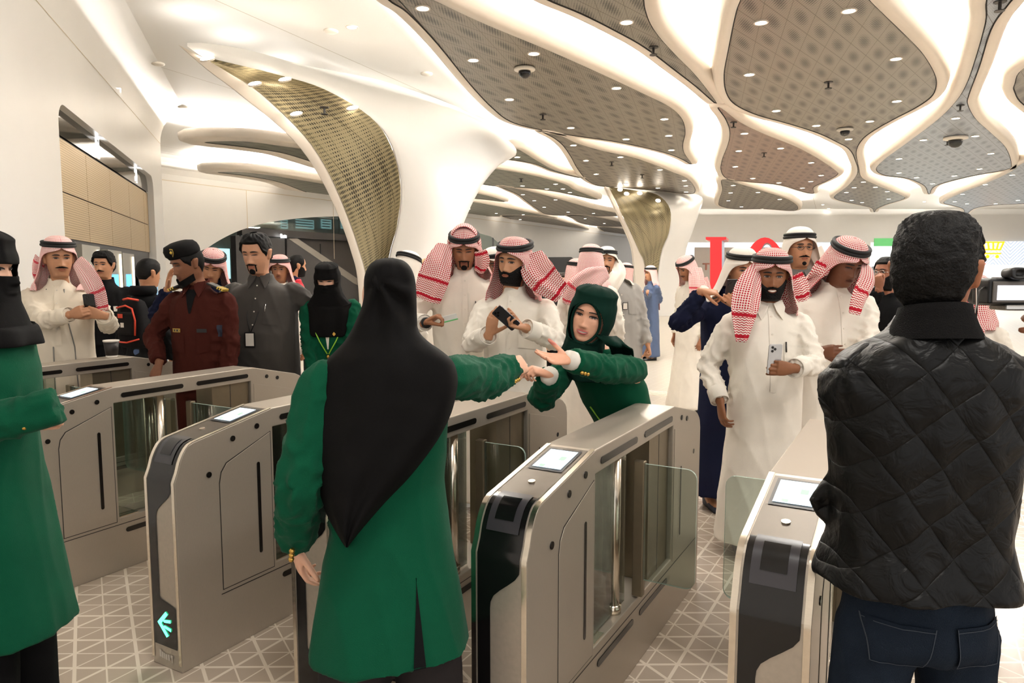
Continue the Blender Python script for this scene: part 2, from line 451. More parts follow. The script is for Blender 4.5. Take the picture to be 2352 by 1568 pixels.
esc = empty('escalator'); tag(esc, 'dark clad escalator with a sloping grey handrail band behind the arch', 'escalator')
rectpx('cladding', 541, 545, 659, 720, -2.6, M_dark, esc, .3)
rectpx('fascia', 556, 532, 830, 548, -2.7, M_dark, esc, .3)
rectpx('cladding', 655, 548, 830, 720, -3.2, mat('escalator_panel', (66, 60, 55), .45, var=.08, scale=3), esc, .3)
rectpx('joint', 737, 560, 739, 700, -3.18, M_black, esc, .02)
bm = bmesh.new()
q = [onoff(x, y, -2.55) for x, y in ((663, 548), (683, 547), (822, 640), (822, 655), (812, 650))]
for o in (-2.55,): 
    v0 = [bm.verts.new(bw(a, b, o)) for a, b in q]; v1 = [bm.verts.new(bw(a, b, o-.25)) for a, b in q]
    bm.faces.new(v0); bm.faces.new(v1[::-1])
    for i in range(len(q)): bm.faces.new((v0[i], v0[(i+1) % 5], v1[(i+1) % 5], v1[i]))
bobj('balustrade', bm, mat('balustrade_grey', (140, 132, 122), .4, metal=.5), esc)
bm = bmesh.new()
q = [onoff(x, y, -2.56) for x, y in ((659, 548), (663, 548), (812, 650), (822, 655), (822, 720), (659, 720))]
v0 = [bm.verts.new(bw(a, b, -2.56)) for a, b in q]; v1 = [bm.verts.new(bw(a, b, -2.8)) for a, b in q]
bm.faces.new(v0); bm.faces.new(v1[::-1])
for i in range(6): bm.faces.new((v0[i], v0[(i+1) % 6], v1[(i+1) % 6], v1[i]))
bobj('skirt', bm, M_dark, esc)
bm = bmesh.new()
for k, w in enumerate((.16, .1, .1, .12, .1)): 
    a, z = onoff(644+k*2.6, 546, -2.55); bm.faces.new([bm.verts.new(bw(a+dx, z+dz, -2.54)) for dx, dz in ((0, 0), (.09, 0), (.09, w), (0, w))])
bobj('lettering', bm, M_sig, esc)
# dark kiosk block near column two and the dark slab right of the arch
def blockpx(nm, pts, Y, m, depth=1.2):
    bm = bmesh.new(); q = [atY(x, y, Y) for x, y in pts]
    v0 = [bm.verts.new(p) for p in q]; v1 = [bm.verts.new(p+Vector((0, depth, 0))) for p in q]; n = len(q)
    bm.faces.new(v0); bm.faces.new(v1[::-1])
    for i in range(n): bm.faces.new((v0[i], v0[(i+1) % n], v1[(i+1) % n], v1[i]))
    return bobj(nm, bm, m)
yf = 627+CH*F/22
k = empty('kiosk'); tag(k, 'black box kiosk with sloped end standing by the far white wall', 'kiosk')
o = blockpx('body', [(1212, yf), (1212, 591), (1312, 590), (1338, 606), (1338, yf)], 22, M_black); o.parent = k
o = blockpx('end_panel', [(1339, yf), (1339, 607), (1345, 611), (1345, yf)], 22, M_dark); o.parent = k
k = empty('glass_partition'); tag(k, 'grey framed glass partition behind the man in the white scarf', 'partition')
yf2 = 627+CH*F/26
o = blockpx('pane', [(1100, yf2), (1100, 535), (1128, 543), (1150, 562), (1150, yf2)], 26, M_shopdim, .1); o.parent = k
o = blockpx('frame', [(1131, yf2), (1131, 545), (1134, 547), (1134, yf2)], 25.95, M_black, .1); o.parent = k

# ------------------------------------------------------------------ far wall with shop fronts
FY = 42
def fw(px, py, d=0): 
    p = atY(px, py, FY-d); return p
bm = bmesh.new(); x0 = 8.9; zt = fw(1600, 556).z
box(bm, (x0, FY, zt), (52, FY+.3, CZ)); box(bm, (x0, FY, -.0), (x0+.9, FY+.3, zt))
for px in (1958, 2340): 
    x = fw(px, 600).x; box(bm, (x, FY-.02, 0), (x+1.0, FY+.3, zt))
tag(bobj('wall_far', bm, M_white), kind='structure')
M_fshop = emat('shopfront_glow', (206, 222, 236), .62)
def shopbits(name, lab, cat, bits):
    t = empty(name); tag(t, lab, cat)
    for nm, a, b, c, d, off, m in bits:
        p = fw(a, d, off); q_ = fw(c, b, off)
        boxo(nm, (p.x, FY-off, max(0, p.z)), (q_.x, FY-off+.06, q_.z), m, t)
    return t
M_gw = mat('grey_hoarding', (176, 166, 158), .5); M_gd = mat('mullion_grey', (150, 158, 164), .4)
M_screenG = emat('green_screen', (70, 140, 80), .9); M_scrW = emat('white_screen', (240, 250, 250), .85)
shopbits('shopfront', 'bright glazed shop front beside the tall red letter', 'shop front', [('glazing', 1880, 557, 1958, 731, 0.01, M_fshop), ('mullion', 1905, 557, 1910, 731, .06, M_gd), ('mullion', 1931, 557, 1936, 731, .06, M_gd), ('counter', 1885, 640, 1950, 731, .3, M_gd)])
shopbits('hoarding', 'grey hoarding panel behind the red letters on the far wall', 'hoarding', [('panel', 1592, 568, 1880, 731, .02, M_gw), ('logo', 1614, 604, 1630, 607, .06, mat('brown', (150, 96, 80))), ('logo', 1620, 607, 1624, 620, .06, mat('brown2', (150, 96, 80)))])
shopbits('display_board', 'white lit display board with a green picture strip on the far wall', 'display', [('board', 2002, 566, 2200, 731, .05, M_scrW), ('picture', 2008, 547, 2062, 565, .06, M_screenG), ('base', 2002, 612, 2062, 640, .2, M_gd)])
# cart advertisement
def herring():
    m, nt, b = nmat('herringbone_screen'); N = NT(nt); v = N.coord()
    x = N.m('ABSOLUTE', N.m('SUBTRACT', N.m('FRACT', N.m('MULTIPLY', N.dot(v, (1, 0, 0)), .52)), .5))
    s = N.m('FRACT', N.m('ADD', N.m('MULTIPLY', N.dot(v, (0, 0, 1)), 5), N.m('MULTIPLY', x, 9.6)))
    c = N.mix(N.m('LESS_THAN', s, .35), lin((232, 238, 248)), lin((176, 188, 206)))
    N.l(c, b.inputs['Base Color']); N.l(c, b.inputs['Emission Color']); b.inputs['Emission Strength'].default_value = .6
    return m
ad = shopbits('advertising_screen', 'bright advertising screen with a yellow shopping cart above the camera', 'screen', [('panel', 2205, 554, 2352+60, 608, .1, herring()), ('lower_panel', 2205, 608, 2412, 731, .1, M_scrW)])
M_y = emat('cart_yellow', (255, 196, 40), .75); M_o = emat('orange_text', (240, 110, 80), .6)
def strokes(nm, polys, m, parent, off=.16, w=3.2):
    bm = bmesh.new()
    for pl in polys:
        for (ax, ay), (bx_, by) in zip(pl, pl[1:]):
            a = fw(ax, ay, off); b = fw(bx_, by, off); d = (b-a).normalized(); n_ = Vector((-d.z, 0, d.x))*(w/F*FY/2); e = d*(w/F*FY/2)
            P = [a-e+n_, b+e+n_, b+e-n_, a-e-n_]; v = [bm.verts.new(p) for p in P]; u = [bm.verts.new(p+Vector((0, .05, 0))) for p in P]
            bm.faces.new(v); bm.faces.new(u[::-1])
            for i in range(4): bm.faces.new((v[i], v[(i+1) % 4], u[(i+1) % 4], u[i]))
    return bobj(nm, bm, m, parent)
def circ(cx, cy, r, n=10): return [(cx+r*math.cos(2*PI*i/n), cy+r*math.sin(2*PI*i/n)) for i in range(n+1)]
strokes('cart', [[(2259, 556), (2306, 556), (2298, 573), (2264, 573)], [(2259, 556), (2263, 582), (2298, 582)], [(2270, 557), (2272, 572)], [(2282, 557), (2282, 572)], [(2294, 557), (2290, 572)], circ(2269, 589, 1.8), circ(2291, 589, 1.8)], M_y, ad)
strokes('lettering', [[(2242, 611), (2251, 611), (2249, 606), (2245, 605), (2242, 608), (2242, 613), (2246, 616), (2251, 615)], [(2256, 605), (2256, 617)], [(2256, 608), (2260, 605), (2263, 606)]], M_o, ad, w=2.2)
# ------------------------------------------------------------------ tall red letters
def red_letter(name, polys_out, poly_in, Y, depth, lab):
    t = empty(name); tag(t, lab, 'letter sign', 'tall red letters')
    bm = bmesh.new()
    q = [atY(x, y, Y) for x, y in polys_out]; n = len(q)
    v0 = [bm.verts.new(p) for p in q]; v1 = [bm.verts.new(p+Vector((depth*.35, depth, 0))) for p in q]
    ed = [bm.edges.new((v0[i], v0[(i+1) % n])) for i in range(n)]
    for i in range(n): bm.faces.new((v0[i], v1[i], v1[(i+1) % n], v0[(i+1) % n]))
    if poly_in:
        qi = [atY(x, y, Y) for x, y in poly_in]; k = len(qi)
        w0_ = [bm.verts.new(p) for p in qi]; w1 = [bm.verts.new(p+Vector((depth*.35, depth, 0))) for p in qi]
        ed += [bm.edges.new((w0_[i], w0_[(i+1) % k])) for i in range(k)]
        for i in range(k): bm.faces.new((w0_[i], w0_[(i+1) % k], w1[(i+1) % k], w1[i]))
    bmesh.ops.triangle_fill(bm, edges=ed, use_beauty=True)
    bm.faces.ensure_lookup_table()
    for f in bm.faces: f.material_index = 0
    me = bpy.data.meshes.new('letter'); bm.to_mesh(me); bm.free()
    o = link('letter_body', me, [M_red, M_side], t)
    for p in me.polygons:
        c = p.center; nrm = p.normal
        if abs(nrm.y) < .9 and abs(nrm.z) < .9 and c.z < atY(0, 552, Y).z and nrm.length > .1: p.material_index = 1
    return t
M_red = mat('red_gloss', (214, 32, 36), .3, var=.04); M_side = mat('pale_grey_side', (176, 190, 208), .35, var=.06)
LY = 14.0; lb = 627+CH*F/LY
Ip = [(1621, 544), (1668, 544), (1668, 550), (1658, 552), (1658, 620), (1659, lb-8), (1670, lb-7), (1670, lb), (1619, lb), (1619, lb-7), (1630, lb-8), (1631, 620), (1631, 552), (1621, 550)]
red_letter('letter_sign', Ip, None, LY, .9, 'tall red serif letter I standing on the hall floor')
def sup(cx, cy, rx, ry, n=40, rot=0):
    return [(cx+rx*math.cos(2*PI*i/n), cy+ry*math.sin(2*PI*i/n)) for i in range(n)]
Oc = (545+lb)/2
red_letter('letter_sign', sup(1757, Oc, 60, (lb-545)/2), sup(1762, Oc, 27, (lb-545)/2-12), LY, .9, 'tall red rounded letter O standing behind the man in white scarf and navy robe')
# ================================================================== CEILING CANOPIES
PET = {
 'A': [(893,0),(938,31),(1007,103),(1082,196),(1131,248),(1172,279),(1230,296),(1317,312),(1403,324),(1489,341),(1540,355),(1571,368),(1588,377),(1571,352),(1568,331),(1573,305),(1566,275),(1537,246),(1471,213),(1368,165),(1248,112),(1110,55),(993,0),(900,-50),(800,-120),(790,-140),(830,-70)],
 'B': [(1245,302),(1287,312),(1324,329),(1385,347),(1447,360),(1496,376),(1546,396),(1575,408),(1590,423),(1596,438),(1583,445),(1509,438),(1435,431),(1378,427),(1348,413),(1326,386),(1314,364),(1296,337),(1274,318)],
 'C': [(1181,342),(1200,349),(1232,369),(1274,391),(1336,409),(1274,394),(1232,378),(1188,369),(1140,362),(1152,352)],
 'D': [(1110,384),(1131,387),(1188,396),(1245,408),(1299,424),(1319,436),(1373,458),(1324,449),(1274,439),(1213,432),(1148,428),(1104,421),(1085,400)],
 'E': [(1146,427),(1213,439),(1287,458),(1361,479),(1420,490),(1425,496),(1336,496),(1262,493),(1237,482),(1213,465),(1188,446)],
 'F': [(1077,463),(1139,473),(1200,485),(1274,501),(1213,496),(1151,497),(1089,494),(1055,485),(1050,468)],
 'G': [(1156,495),(1237,497),(1287,507),(1348,527),(1287,524),(1219,519),(1188,512),(1173,503)],
 'H': [(1304,494),(1361,497),(1440,514),(1442,520),(1373,519),(1336,512),(1319,502)],
 'I': [(1378,521),(1445,529),(1448,539),(1405,538)],
 'J': [(1415,542),(1452,542),(1455,554),(1425,551)],
 'K': [(1070,441),(1121,450),(1160,463),(1121,459),(1060,452)],
 'L': [(1703,0),(1690,38),(1673,120),(1664,172),(1669,213),(1690,241),(1741,265),(1810,284),(1879,306),(1924,327),(1951,343),(1964,366),(1970,398),(1948,427),(1917,451),(1931,461),(1982,472),(2003,478),(2008,487),(2013,480),(2034,470),(2075,457),(2069,448),(2010,424),(1979,408),(1972,385),(1966,350),(1979,322),(2007,300),(2051,275),(2103,248),(2137,224),(2149,200),(2146,172),(2120,127),(2079,83),(2000,7),(1930,-70),(1830,-120),(1740,-80)],
 'M': [(1650,246),(1700,282),(1759,310),(1827,337),(1879,365),(1918,392),(1922,402),(1896,417),(1868,430),(1868,444),(1845,440),(1793,425),(1724,418),(1673,411),(1657,393),(1659,368),(1673,331),(1677,303),(1668,275)],
 'N': [(1660,412),(1707,425),(1759,441),(1810,458),(1832,475),(1821,484),(1759,480),(1690,480),(1655,473),(1652,461),(1660,436)],
 'O': [(2268,0),(2265,52),(2241,138),(2220,196),(2196,234),(2155,275),(2086,327),(2034,365),(2013,389),(2034,403),(2086,410),(2124,427),(2134,446),(2148,427),(2223,406),(2310,390),(2322,377),(2310,341),(2275,306),(2241,275),(2222,241),(2225,217),(2248,155),(2275,69),(2310,17),(2345,-25),(2360,-60),(2300,-60)],
 'P': [(2168,465),(2206,444),(2258,424),(2318,397),(2352,374),(2420,350),(2500,380),(2520,430),(2440,462),(2344,468),(2275,472),(2235,480),(2216,495),(2214,481),(2189,472)],
 'Q': [(2352,158),(2332,193),(2331,210),(2352,241),(2420,280),(2520,260),(2540,170),(2460,110)],
 'R': [(1258,0),(1337,33),(1413,71),(1482,110),(1551,162),(1600,200),(1645,238),(1600,178),(1556,133),(1516,90),(1492,55),(1480,21),(1477,0),(1470,-50),(1400,-90),(1270,-70),(1215,-30)],
 'S': [(470,327),(560,338),(650,352),(723,374),(800,396),(880,400),(880,372),(800,356),(650,336),(560,325)],
 'T': [(500,396),(565,404),(640,418),(700,440),(760,457),(840,462),(860,440),(760,425),(640,406),(560,396)],
}
LABP = {
 'A': 'long beige perforated ceiling canopy with a dome camera, sweeping above the middle of the hall',
 'B': 'beige perforated ceiling canopy ending in a shiny tip, just before the second column',
 'C': 'sharp pointed sliver of ceiling canopy in the arch beside the big column',
 'D': 'teal tinged perforated canopy with a hanging sprinkler under the column arch',
 'E': 'long grey perforated canopy tapering towards the second column panel',
 'F': 'greenish canopy at the lower edge of the column arch',
 'G': 'small narrow canopy low over the far white wall behind the checked headscarves',
 'H': 'narrow far canopy above the bright ceiling gap near the second column',
 'I': 'tiny far canopy touching the edge of the second column, upper one',
 'J': 'tiny far canopy touching the edge of the second column, lowest one',
 'K': 'thin sliver of canopy against the edge of the big column',
 'L': 'large square-celled perforated ceiling canopy narrowing into a thin neck and a smaller far lobe',
 'M': 'reddish tinted perforated ceiling canopy above the red letter I',
 'N': 'grey perforated ceiling canopy just above the far wall by the red letters',
 'O': 'bluish tinted ceiling canopy with a long narrow neck running up the ceiling',
 'P': 'blue and pink tinted ceiling canopy above the advertising screen',
 'Q': 'edge of a perforated canopy cut by the frame beside the blue one',
 'R': 'glossy dark perforated canopy corner at the top of the ceiling',
 'S': 'nearer of two low cove-lit canopies behind the wall end',
 'T': 'farther of two low cove-lit canopies behind the wall end, with a dark rounded belly',
}
M_perfs = {'c': perf_mat('perforated_panel_cool', (140, 140, 134), (62, 66, 64)), 'w': M_perf,
           'g': perf_mat('perforated_panel_grey', (132, 127, 117), (54, 52, 48)), 't': perf_mat('perforated_panel_teal', (120, 122, 110), (52, 58, 54)),
           'b': perf_mat('perforated_panel_blue', (156, 163, 172), (92, 98, 108)), 'r': perf_mat('perforated_panel_red', (146, 122, 110), (72, 54, 50))}
def canopy(key, pts, m):
    t = empty('ceiling_canopy'); tag(t, LABP[key], 'ceiling canopy', 'perforated ceiling canopies')
    w = [atz(x, y, PZ) for x, y in pts]
    c = [Vector((p.x, p.y, PZ)) for p in crom(w, 5)]
    # resample evenly
    n = len(c); ar = sum(c[i].x*c[(i+1) % n].y-c[(i+1) % n].x*c[i].y for i in range(n))
    if ar < 0: c = c[::-1]
    nor = []
    for i in range(n):
        d = (c[(i+1) % n]-c[i-1]); d.z = 0
        d = d.normalized() if d.length > 1e-6 else Vector((1, 0, 0))
        nor.append(Vector((d.y, -d.x, 0)))
    for _ in range(2):
        nor = [(nor[i-1]+nor[i]*2+nor[(i+1) % n]).normalized() if (nor[i-1]+nor[i]*2+nor[(i+1) % n]).length > .2 else nor[i] for i in range(n)]
    pobj('perforated_panel', [p+Vector((0, 0, .012)) for p in c], [tuple(range(n))[::-1]], m, t)
    dist = sum((p for p in c), Vector())/n
    k = 4.0 if key in 'ST' else 1.0
    lp = [(-.004, .012), (.012, .012), (.014, -.0), (.13*k, 0.0), (.13*k+.025, .01), (.13*k+.05, .045), (.13*k+.07, .12), (.13*k+.07, .20), (.13*k+.04, .22)]
    vs = []; fs = []
    for o_, dz in lp:
        for i in range(n): vs.append(c[i]+nor[i]*o_+Vector((0, 0, dz)))
    L_ = len(lp)
    for a in range(L_-1):
        for i in range(n):
            j = (i+1) % n; fs.append((a*n+i, a*n+j, (a+1)*n+j, (a+1)*n+i))
    o = pobj('rim', vs, fs, [M_rim, M_darkgap], t, True)
    for i in range(n): o.data.polygons[i].material_index = 1; o.data.polygons[n+i].material_index = 1
    # lamp strip lying on the top of the rim, lighting the slab above
    vs = [c[i]+nor[i]*(.13*k-.03)+Vector((0, 0, .19)) for i in range(n)]+[c[i]+nor[i]*(.13*k+.035)+Vector((0, 0, .22)) for i in range(n)]
    pobj('cove_strip', vs, [(i, (i+1) % n, n+(i+1) % n, n+i) for i in range(n)], M_cove, t)
    # closed top of the tray
    pobj('tray', [p+Vector((0, 0, .18)) for p in c], [tuple(range(n))], M_ceil, t)
    return t
mk = {'O': 'b', 'P': 'b', 'M': 'r', 'R': 'g', 'D': 't', 'F': 't', 'K': 't', 'E': 'g', 'G': 'g', 'H': 'g', 'N': 'g', 'S': 't', 'T': 't', 'C': 't', 'L': 'w'}
for k_, p_ in PET.items(): canopy(k_, p_, M_perfs[mk.get(k_, 'w')])

# ------------------------------------------------------------------ the two flared columns
def column(name, lab, rowsdef, cols, mats, close_depth, thick):
    pass
def patch(rows, nsub=4):
    """rows: list of polylines of equal length (points) -> smoothed grid"""
    R = [crom(r, nsub, False) for r in rows]
    n = len(R[0]); out = []
    for i in range(n):
        out.append(crom([r[i] for r in R], 3, False))
    return out     # out[i][j]: i along, j across
def grid(name, G, m, parent, cols=None):
    n = len(G); k = len(G[0]); vs = [p for r in G for p in r]
    fs = [(i*k+j, i*k+j+1, (i+1)*k+j+1, (i+1)*k+j) for i in range(n-1) for j in range(k-1)]
    return pobj(name, vs, fs, m, parent, True)
def colmat():
    m, nt, b = nmat('column_perforated_bronze'); N = NT(nt)
    uv = N.coord('UV')
    sx = N.n('ShaderNodeSeparateXYZ'); N.l(uv, sx.inputs[0]); u, v = sx.outputs[0], sx.outputs[1]
    U = N.m('MULTIPLY', u, 34); Vv = N.m('MULTIPLY', v, 92)
    hx = N.m('SUBTRACT', N.m('FRACT', N.m('ADD', U, N.m('MULTIPLY', N.m('FRACT', N.m('MULTIPLY', N.m('FLOOR', Vv), .5)), 1))), .5); hy = N.m('SUBTRACT', N.m('FRACT', Vv), .5)
    r = N.m('SQRT', N.m('ADD', N.m('MULTIPLY', hx, hx), N.m('MULTIPLY', hy, hy)))
    wv = N.m('MULTIPLY_ADD', N.m('MULTIPLY', N.m('SINE', N.m('MULTIPLY', N.m('ADD', N.m('MULTIPLY', u, 3), N.m('MULTIPLY', v, 2)), 2*PI)), N.m('SINE', N.m('MULTIPLY', N.m('SUBTRACT', N.m('MULTIPLY', u, 3), N.m('MULTIPLY', v, 2)), 2*PI))), .14, .26)
    col = N.mix(N.m('LESS_THAN', r, wv), lin((140, 128, 98)), lin((44, 39, 27)))
    s1 = N.m('ABSOLUTE', N.m('SUBTRACT', N.m('FRACT', N.m('ADD', N.m('MULTIPLY', u, 4), N.m('MULTIPLY', v, .8))), .5))
    s2 = N.m('ABSOLUTE', N.m('SUBTRACT', N.m('FRACT', N.m('SUBTRACT', N.m('MULTIPLY', u, 2), N.m('MULTIPLY', v, 2))), .5))
    col = N.mix(N.m('MULTIPLY', N.m('LESS_THAN', N.m('MINIMUM', s1, s2), .012), .6), col, lin((70, 58, 34)))
    N.l(col, b.inputs['Base Color']); b.inputs['Metallic'].default_value = .5; b.inputs['Roughness'].default_value = .4
    return m
M_colp = colmat()
def uvgrid(o, n, k):
    uv = o.data.uv_layers.new(name='UVMap')
    for p in o.data.polygons:
        for li in p.loop_indices:
            vi = o.data.loops[li].vertex_index; uv.data[li].uv = ((vi % k)/(k-1), (vi//k)/(n-1))
def P3(lst): return [atY(x, y, Y) for x, y, Y in lst]
def build_column(lab, outL, pL, pR, body, gap=.02):
    t = empty('column'); tag(t, lab, 'column', 'flared white columns')
    G = patch([pL, [a.lerp(b, .5)+Vector((0, .10, 0)) for a, b in zip(pL, pR)], pR])
    o = grid('perforated_panel', G, M_colp, t); uvgrid(o, len(G), len(G[0]))
    # white rim left of the panel, returning behind it
    G = patch([[p+Vector((.0, .45, .02)) for p in outL], [p+Vector((0, .06, 0)) for p in outL], outL, [a.lerp(b, .8) for a, b in zip(outL, pL)], [p+Vector((0, .035, 0)) for p in pL]])
    grid('rim', G, M_rim, t)
    G = patch([[p+Vector((0, .035, 0)) for p in pR]]+body)
    grid('shell', G, M_white, t)
    return t
# column one
pL = P3([(462,130,9.9),(530,170,10.5),(600,215,11.0),(700,312,11.55),(757,400,11.8),(800,500,11.95),(826,575,12.0),(842,640,12.0),(850,760,12.0),(851,850,12.0)])
pR = P3([(463,129,9.95),(640,172,10.9),(745,205,11.6),(850,268,11.95),(898,335,12.0),(920,430,12.0),(911,520,12.0),(893,590,12.0),(866,760,12.0),(865,850,12.0)])
oL = P3([(412,104,9.7),(478,160,10.3),(560,222,10.9),(672,318,11.5),(735,405,11.8),(780,500,11.95),(808,580,12.0),(822,640,12.0),(829,760,12.0),(829,850,12.0)])
b1 = P3([(430,98,9.8),(650,158,11.1),(770,205,11.8),(868,265,12.1),(914,335,12.0),(931,430,12.0),(924,520,12.0),(908,590,12.0),(885,760,12.0),(885,850,12.0)])
b2 = P3([(560,112,10.9),(760,178,12.4),(900,232,12.9),(970,290,12.7),(1000,360,12.3),(1005,440,12.1),(990,520,12.05),(975,590,12.05),(955,760,12.05),(955,849,12.05)])
b3 = P3([(700,150,12.6),(900,205,14.0),(1040,258,14.6),(1100,310,14.0),(1085,380,13.0),(1062,440,12.6),(1040,520,12.4),(1020,590,12.4),(1000,760,12.4),(1000,843,12.4)])
b4 = P3([(900,190,14.5),(1050,245,15.8),(1130,295,16.4),(1186,343,16.6),(1148,374,14.4),(1104,430,13.4),(1062,520,12.9),(1040,590,12.9),(1020,760,12.9),(1020,834,12.9)])
b5 = [p+Vector((-.15, .9, 0)) for p in b4]
build_column('big white flared column with a curved bronze perforated inset, rising behind the veiled women', oL, pL, pR, [b1, b2, b3, b4, b5])
# column two
D = 27
pL = P3([(1398,430,26.4),(1410,453,27.2),(1425,485,27),(1447,530,27),(1468,577,27),(1482,613,27),(1488,726,27)])
pR = P3([(1400,429,26.5),(1459,437,27.8),(1509,447,27.6),(1539,480,27.1),(1536,534,27),(1516,590,27),(1500,726,27)])
oL = P3([(1390,428,26),(1402,453,26.9),(1417,485,26.9),(1438,530,27),(1452,566,27),(1458,613,27),(1462,726,27)])
b1 = P3([(1400,426,26.8),(1462,434,28),(1514,444,27.8),(1546,480,27.3),(1543,534,27),(1524,590,27),(1510,726,27)])
b2 = P3([(1440,426,28.4),(1510,435,29),(1570,446,29),(1584,480,28),(1576,534,27.4),(1556,590,27.3),(1545,725,27.3)])
b3 = P3([(1480,428,29.6),(1560,440,30),(1612,452,30),(1606,489,29),(1590,534,28),(1573,590,28),(1569,722,28)])
b4 = [p+Vector((-.3, 1.2, 0)) for p in b3]
build_column('second white flared column with a smaller perforated inset, beyond the man in the blue thobe', oL, pL, pR, [b1, b2, b3, b4])

# ------------------------------------------------------------------ downlights
dl0 = empty('downlight')
bm = bmesh.new(); tube(bm, [Vector((0, 0, 0)), Vector((0, 0, .03))], .075, 18); lens = bobj('lens', bm, M_lamp, dl0)
bm = bmesh.new()
for a, b in (((.072, -.004), (.092, -.004)), ((.092, -.004), (.094, .02)), ((.072, -.004), (.072, .02))):
    rs = [[Vector((r*math.cos(2*PI*i/18), r*math.sin(2*PI*i/18), z)) for i in range(18)] for r, z in (a, b)]
    loft(bm, rs, False, False)
bobj('ring', bm, M_rim, dl0)
DLP = [(971,20),(1087,139),(1226,124),(1170,229),(1311,294),(1416,203),(1526,274),(1536,312),(1438,320),(1542,345),
 (1748,53),(1950,26),(2058,136),(1721,172),(2060,233),(1998,279),(1783,255),(1875,289),(1949,320),(1439,52),
 (1710,307),(1697,347),(1793,341),(1689,383),(1863,374),(1729,410),(1789,420),(1886,403),(1862,417),(1843,432),
 (1684,426),(1678,443),(1741,442),(1673,461),(1791,458),(1703,475),(1750,480),
 (2195,272),(2121,322),(2240,313),(2065,365),(2276,353),(2065,397),(2250,388),(2192,404),(2142,422),(2105,408),
 (1983,418),(1962,431),(2011,430),(1944,442),(2038,440),(1956,460),(1980,465),(2041,457),
 (2325,402),(2263,424),(2211,446),(2193,463),(2221,468),(2287,468),(2338,460),
 (1317,334),(1346,369),(1425,361),(1369,400),(1516,390),(1437,422),(1511,432),(1572,415),(1575,427),(1576,441),
 (1188,361),(1200,427),(1256,434),(1293,434),(1309,442),(1276,423),(1201,447),(1227,461),(1250,476),(1276,459),(1305,487),(1363,490),
 (1077,480),(1140,490),(1202,493),(1195,504),(1208,510),(1253,518),(1284,520),(1344,502),(1388,513)]
first = [True]
def put_dl(p, rot=None, lab='round white downlight set flush in a perforated ceiling canopy', grp='downlights in the ceiling canopies'):
    if first[0]: o = dl0; first[0] = False
    else: o = copy_tree(dl0)
    o.location = p; tag(o, lab, 'downlight', grp)
    if rot is not None: o.rotation_euler = rot
    return o
for x, y in DLP: put_dl(atz(x, y, PZ)+Vector((0, 0, .002)))
for x, y in ((808,62),(616,294),(529,353),(595,411),(476,393),(1725,490),(1752,498),(1890,470),(1903,479),(2123,463),(2335,484)):
    put_dl(atz(x, y, CZ)+Vector((0, 0, -.004)), None, 'round white downlight in the plain white ceiling', 'downlights in the plain ceiling')
for x, y, Y in ((477,133,10.0),(586,190,10.6),(655,180,10.75),(681,259,11.2),(810,246,11.7)):
    put_dl(atY(x, y, Y)+Vector((0, 0, -.03)), (math.radians(28), math.radians(-6), 0), 'round downlight on the curved bronze panel of the big column', 'downlights on the big column')
for x, y in ((1438,446),(1510,462),(1423,437),(1468,445)):
    put_dl(atY(x, y, 26.9)+Vector((0, -.1, 0)), (math.radians(45), 0, 0), 'round downlight on the panel of the second column', 'downlights on the second column')
# ceiling fittings
M_fit = mat('fitting_white', (228, 220, 208), .4)
dets = []
for i, (x, y) in enumerate(((760,70),(363,145),(420,245),(980,168))):
    p = atz(x, y, CZ)
    bm = bmesh.new()
    loft(bm, [[p+Vector((r*math.cos(2*PI*i_/20), r*math.sin(2*PI*i_/20), z)) for i_ in range(20)] for r, z in ((.11, 0), (.11, -.02), (.085, -.035))])
    o = bobj('ceiling_speaker', bm, M_fit, None, True); tag(o, ('flat white round speaker on the plain ceiling above the big column tip', 'flat white round speaker on the ceiling over the wall edge', 'flat white round speaker on the ceiling near the wall end corner', 'white round detector in the glowing ceiling right of the column')[i], 'speaker')
def dome(px, py, s, lab):
    p = atz(px, py, PZ); t = empty('dome_camera', p); tag(t, lab, 'camera')
    bm = bmesh.new(); loft(bm, [[Vector((r*s*math.cos(2*PI*i/20), r*s*math.sin(2*PI*i/20), z*s)) for i in range(20)] for r, z in ((.17, .0), (.17, -.03), (.10, -.045))]); bobj('mount', bm, M_fit, t, True)
    bm = bmesh.new(); loft(bm, [[Vector((r*s*math.cos(2*PI*i/20), r*s*math.sin(2*PI*i/20), z*s)) for i in range(20)] for r, z in ((.10, -.04), (.10, -.08), (.085, -.12), (.05, -.15), (.01, -.16))]); bobj('dome', bm, M_gloss, t, True)
dome(1205, 157, .95, 'dark dome security camera under the long middle canopy')
dome(1941, 296, 1.0, 'dark dome camera near the neck of the large square-celled canopy')
dome(2195, 315, 1.5, 'dark dome camera on the bluish canopy')
spr0 = empty('sprinkler')
bm = bmesh.new(); tube(bm, [(0, 0, 0), (0, 0, -.10)], .018, 8); tube(bm, [(0, 0, -.10), (0, 0, -.112)], .055, 10); bobj('head', bm, M_dark, spr0)
bm = bmesh.new(); tube(bm, [(0, 0, .002), (0, 0, -.01)], .07, 12); bobj('escutcheon', bm, M_dark, spr0)
for i, (x, y) in enumerate(((1247,264),(1903,190),(1501,110),(2297,6),(2206,243),(2176,324),(1685,282),(1755,352),(1405,373),(1475,402),(1197,411),(745,246))):
    o = spr0 if i == 0 else copy_tree(spr0); o.location = atz(x, y, PZ)+Vector((0, 0, .012)) if i < 11 else atY(x, y, 11.2); tag(o, 'small dark sprinkler head under a ceiling canopy', 'sprinkler', 'ceiling sprinklers')

for x, y, Y in ((440, 84, 10.6), (540, 92, 11.6), (650, 118, 12.8), (780, 150, 14.0), (920, 188, 15.5), (1060, 240, 17.0)):
    p = atY(x, y, Y); area_light('cove_lamp', (p.x, p.y, min(p.z, 4.85)), (PI, 0, 0), .5, 2.5, (1, .96, .9))
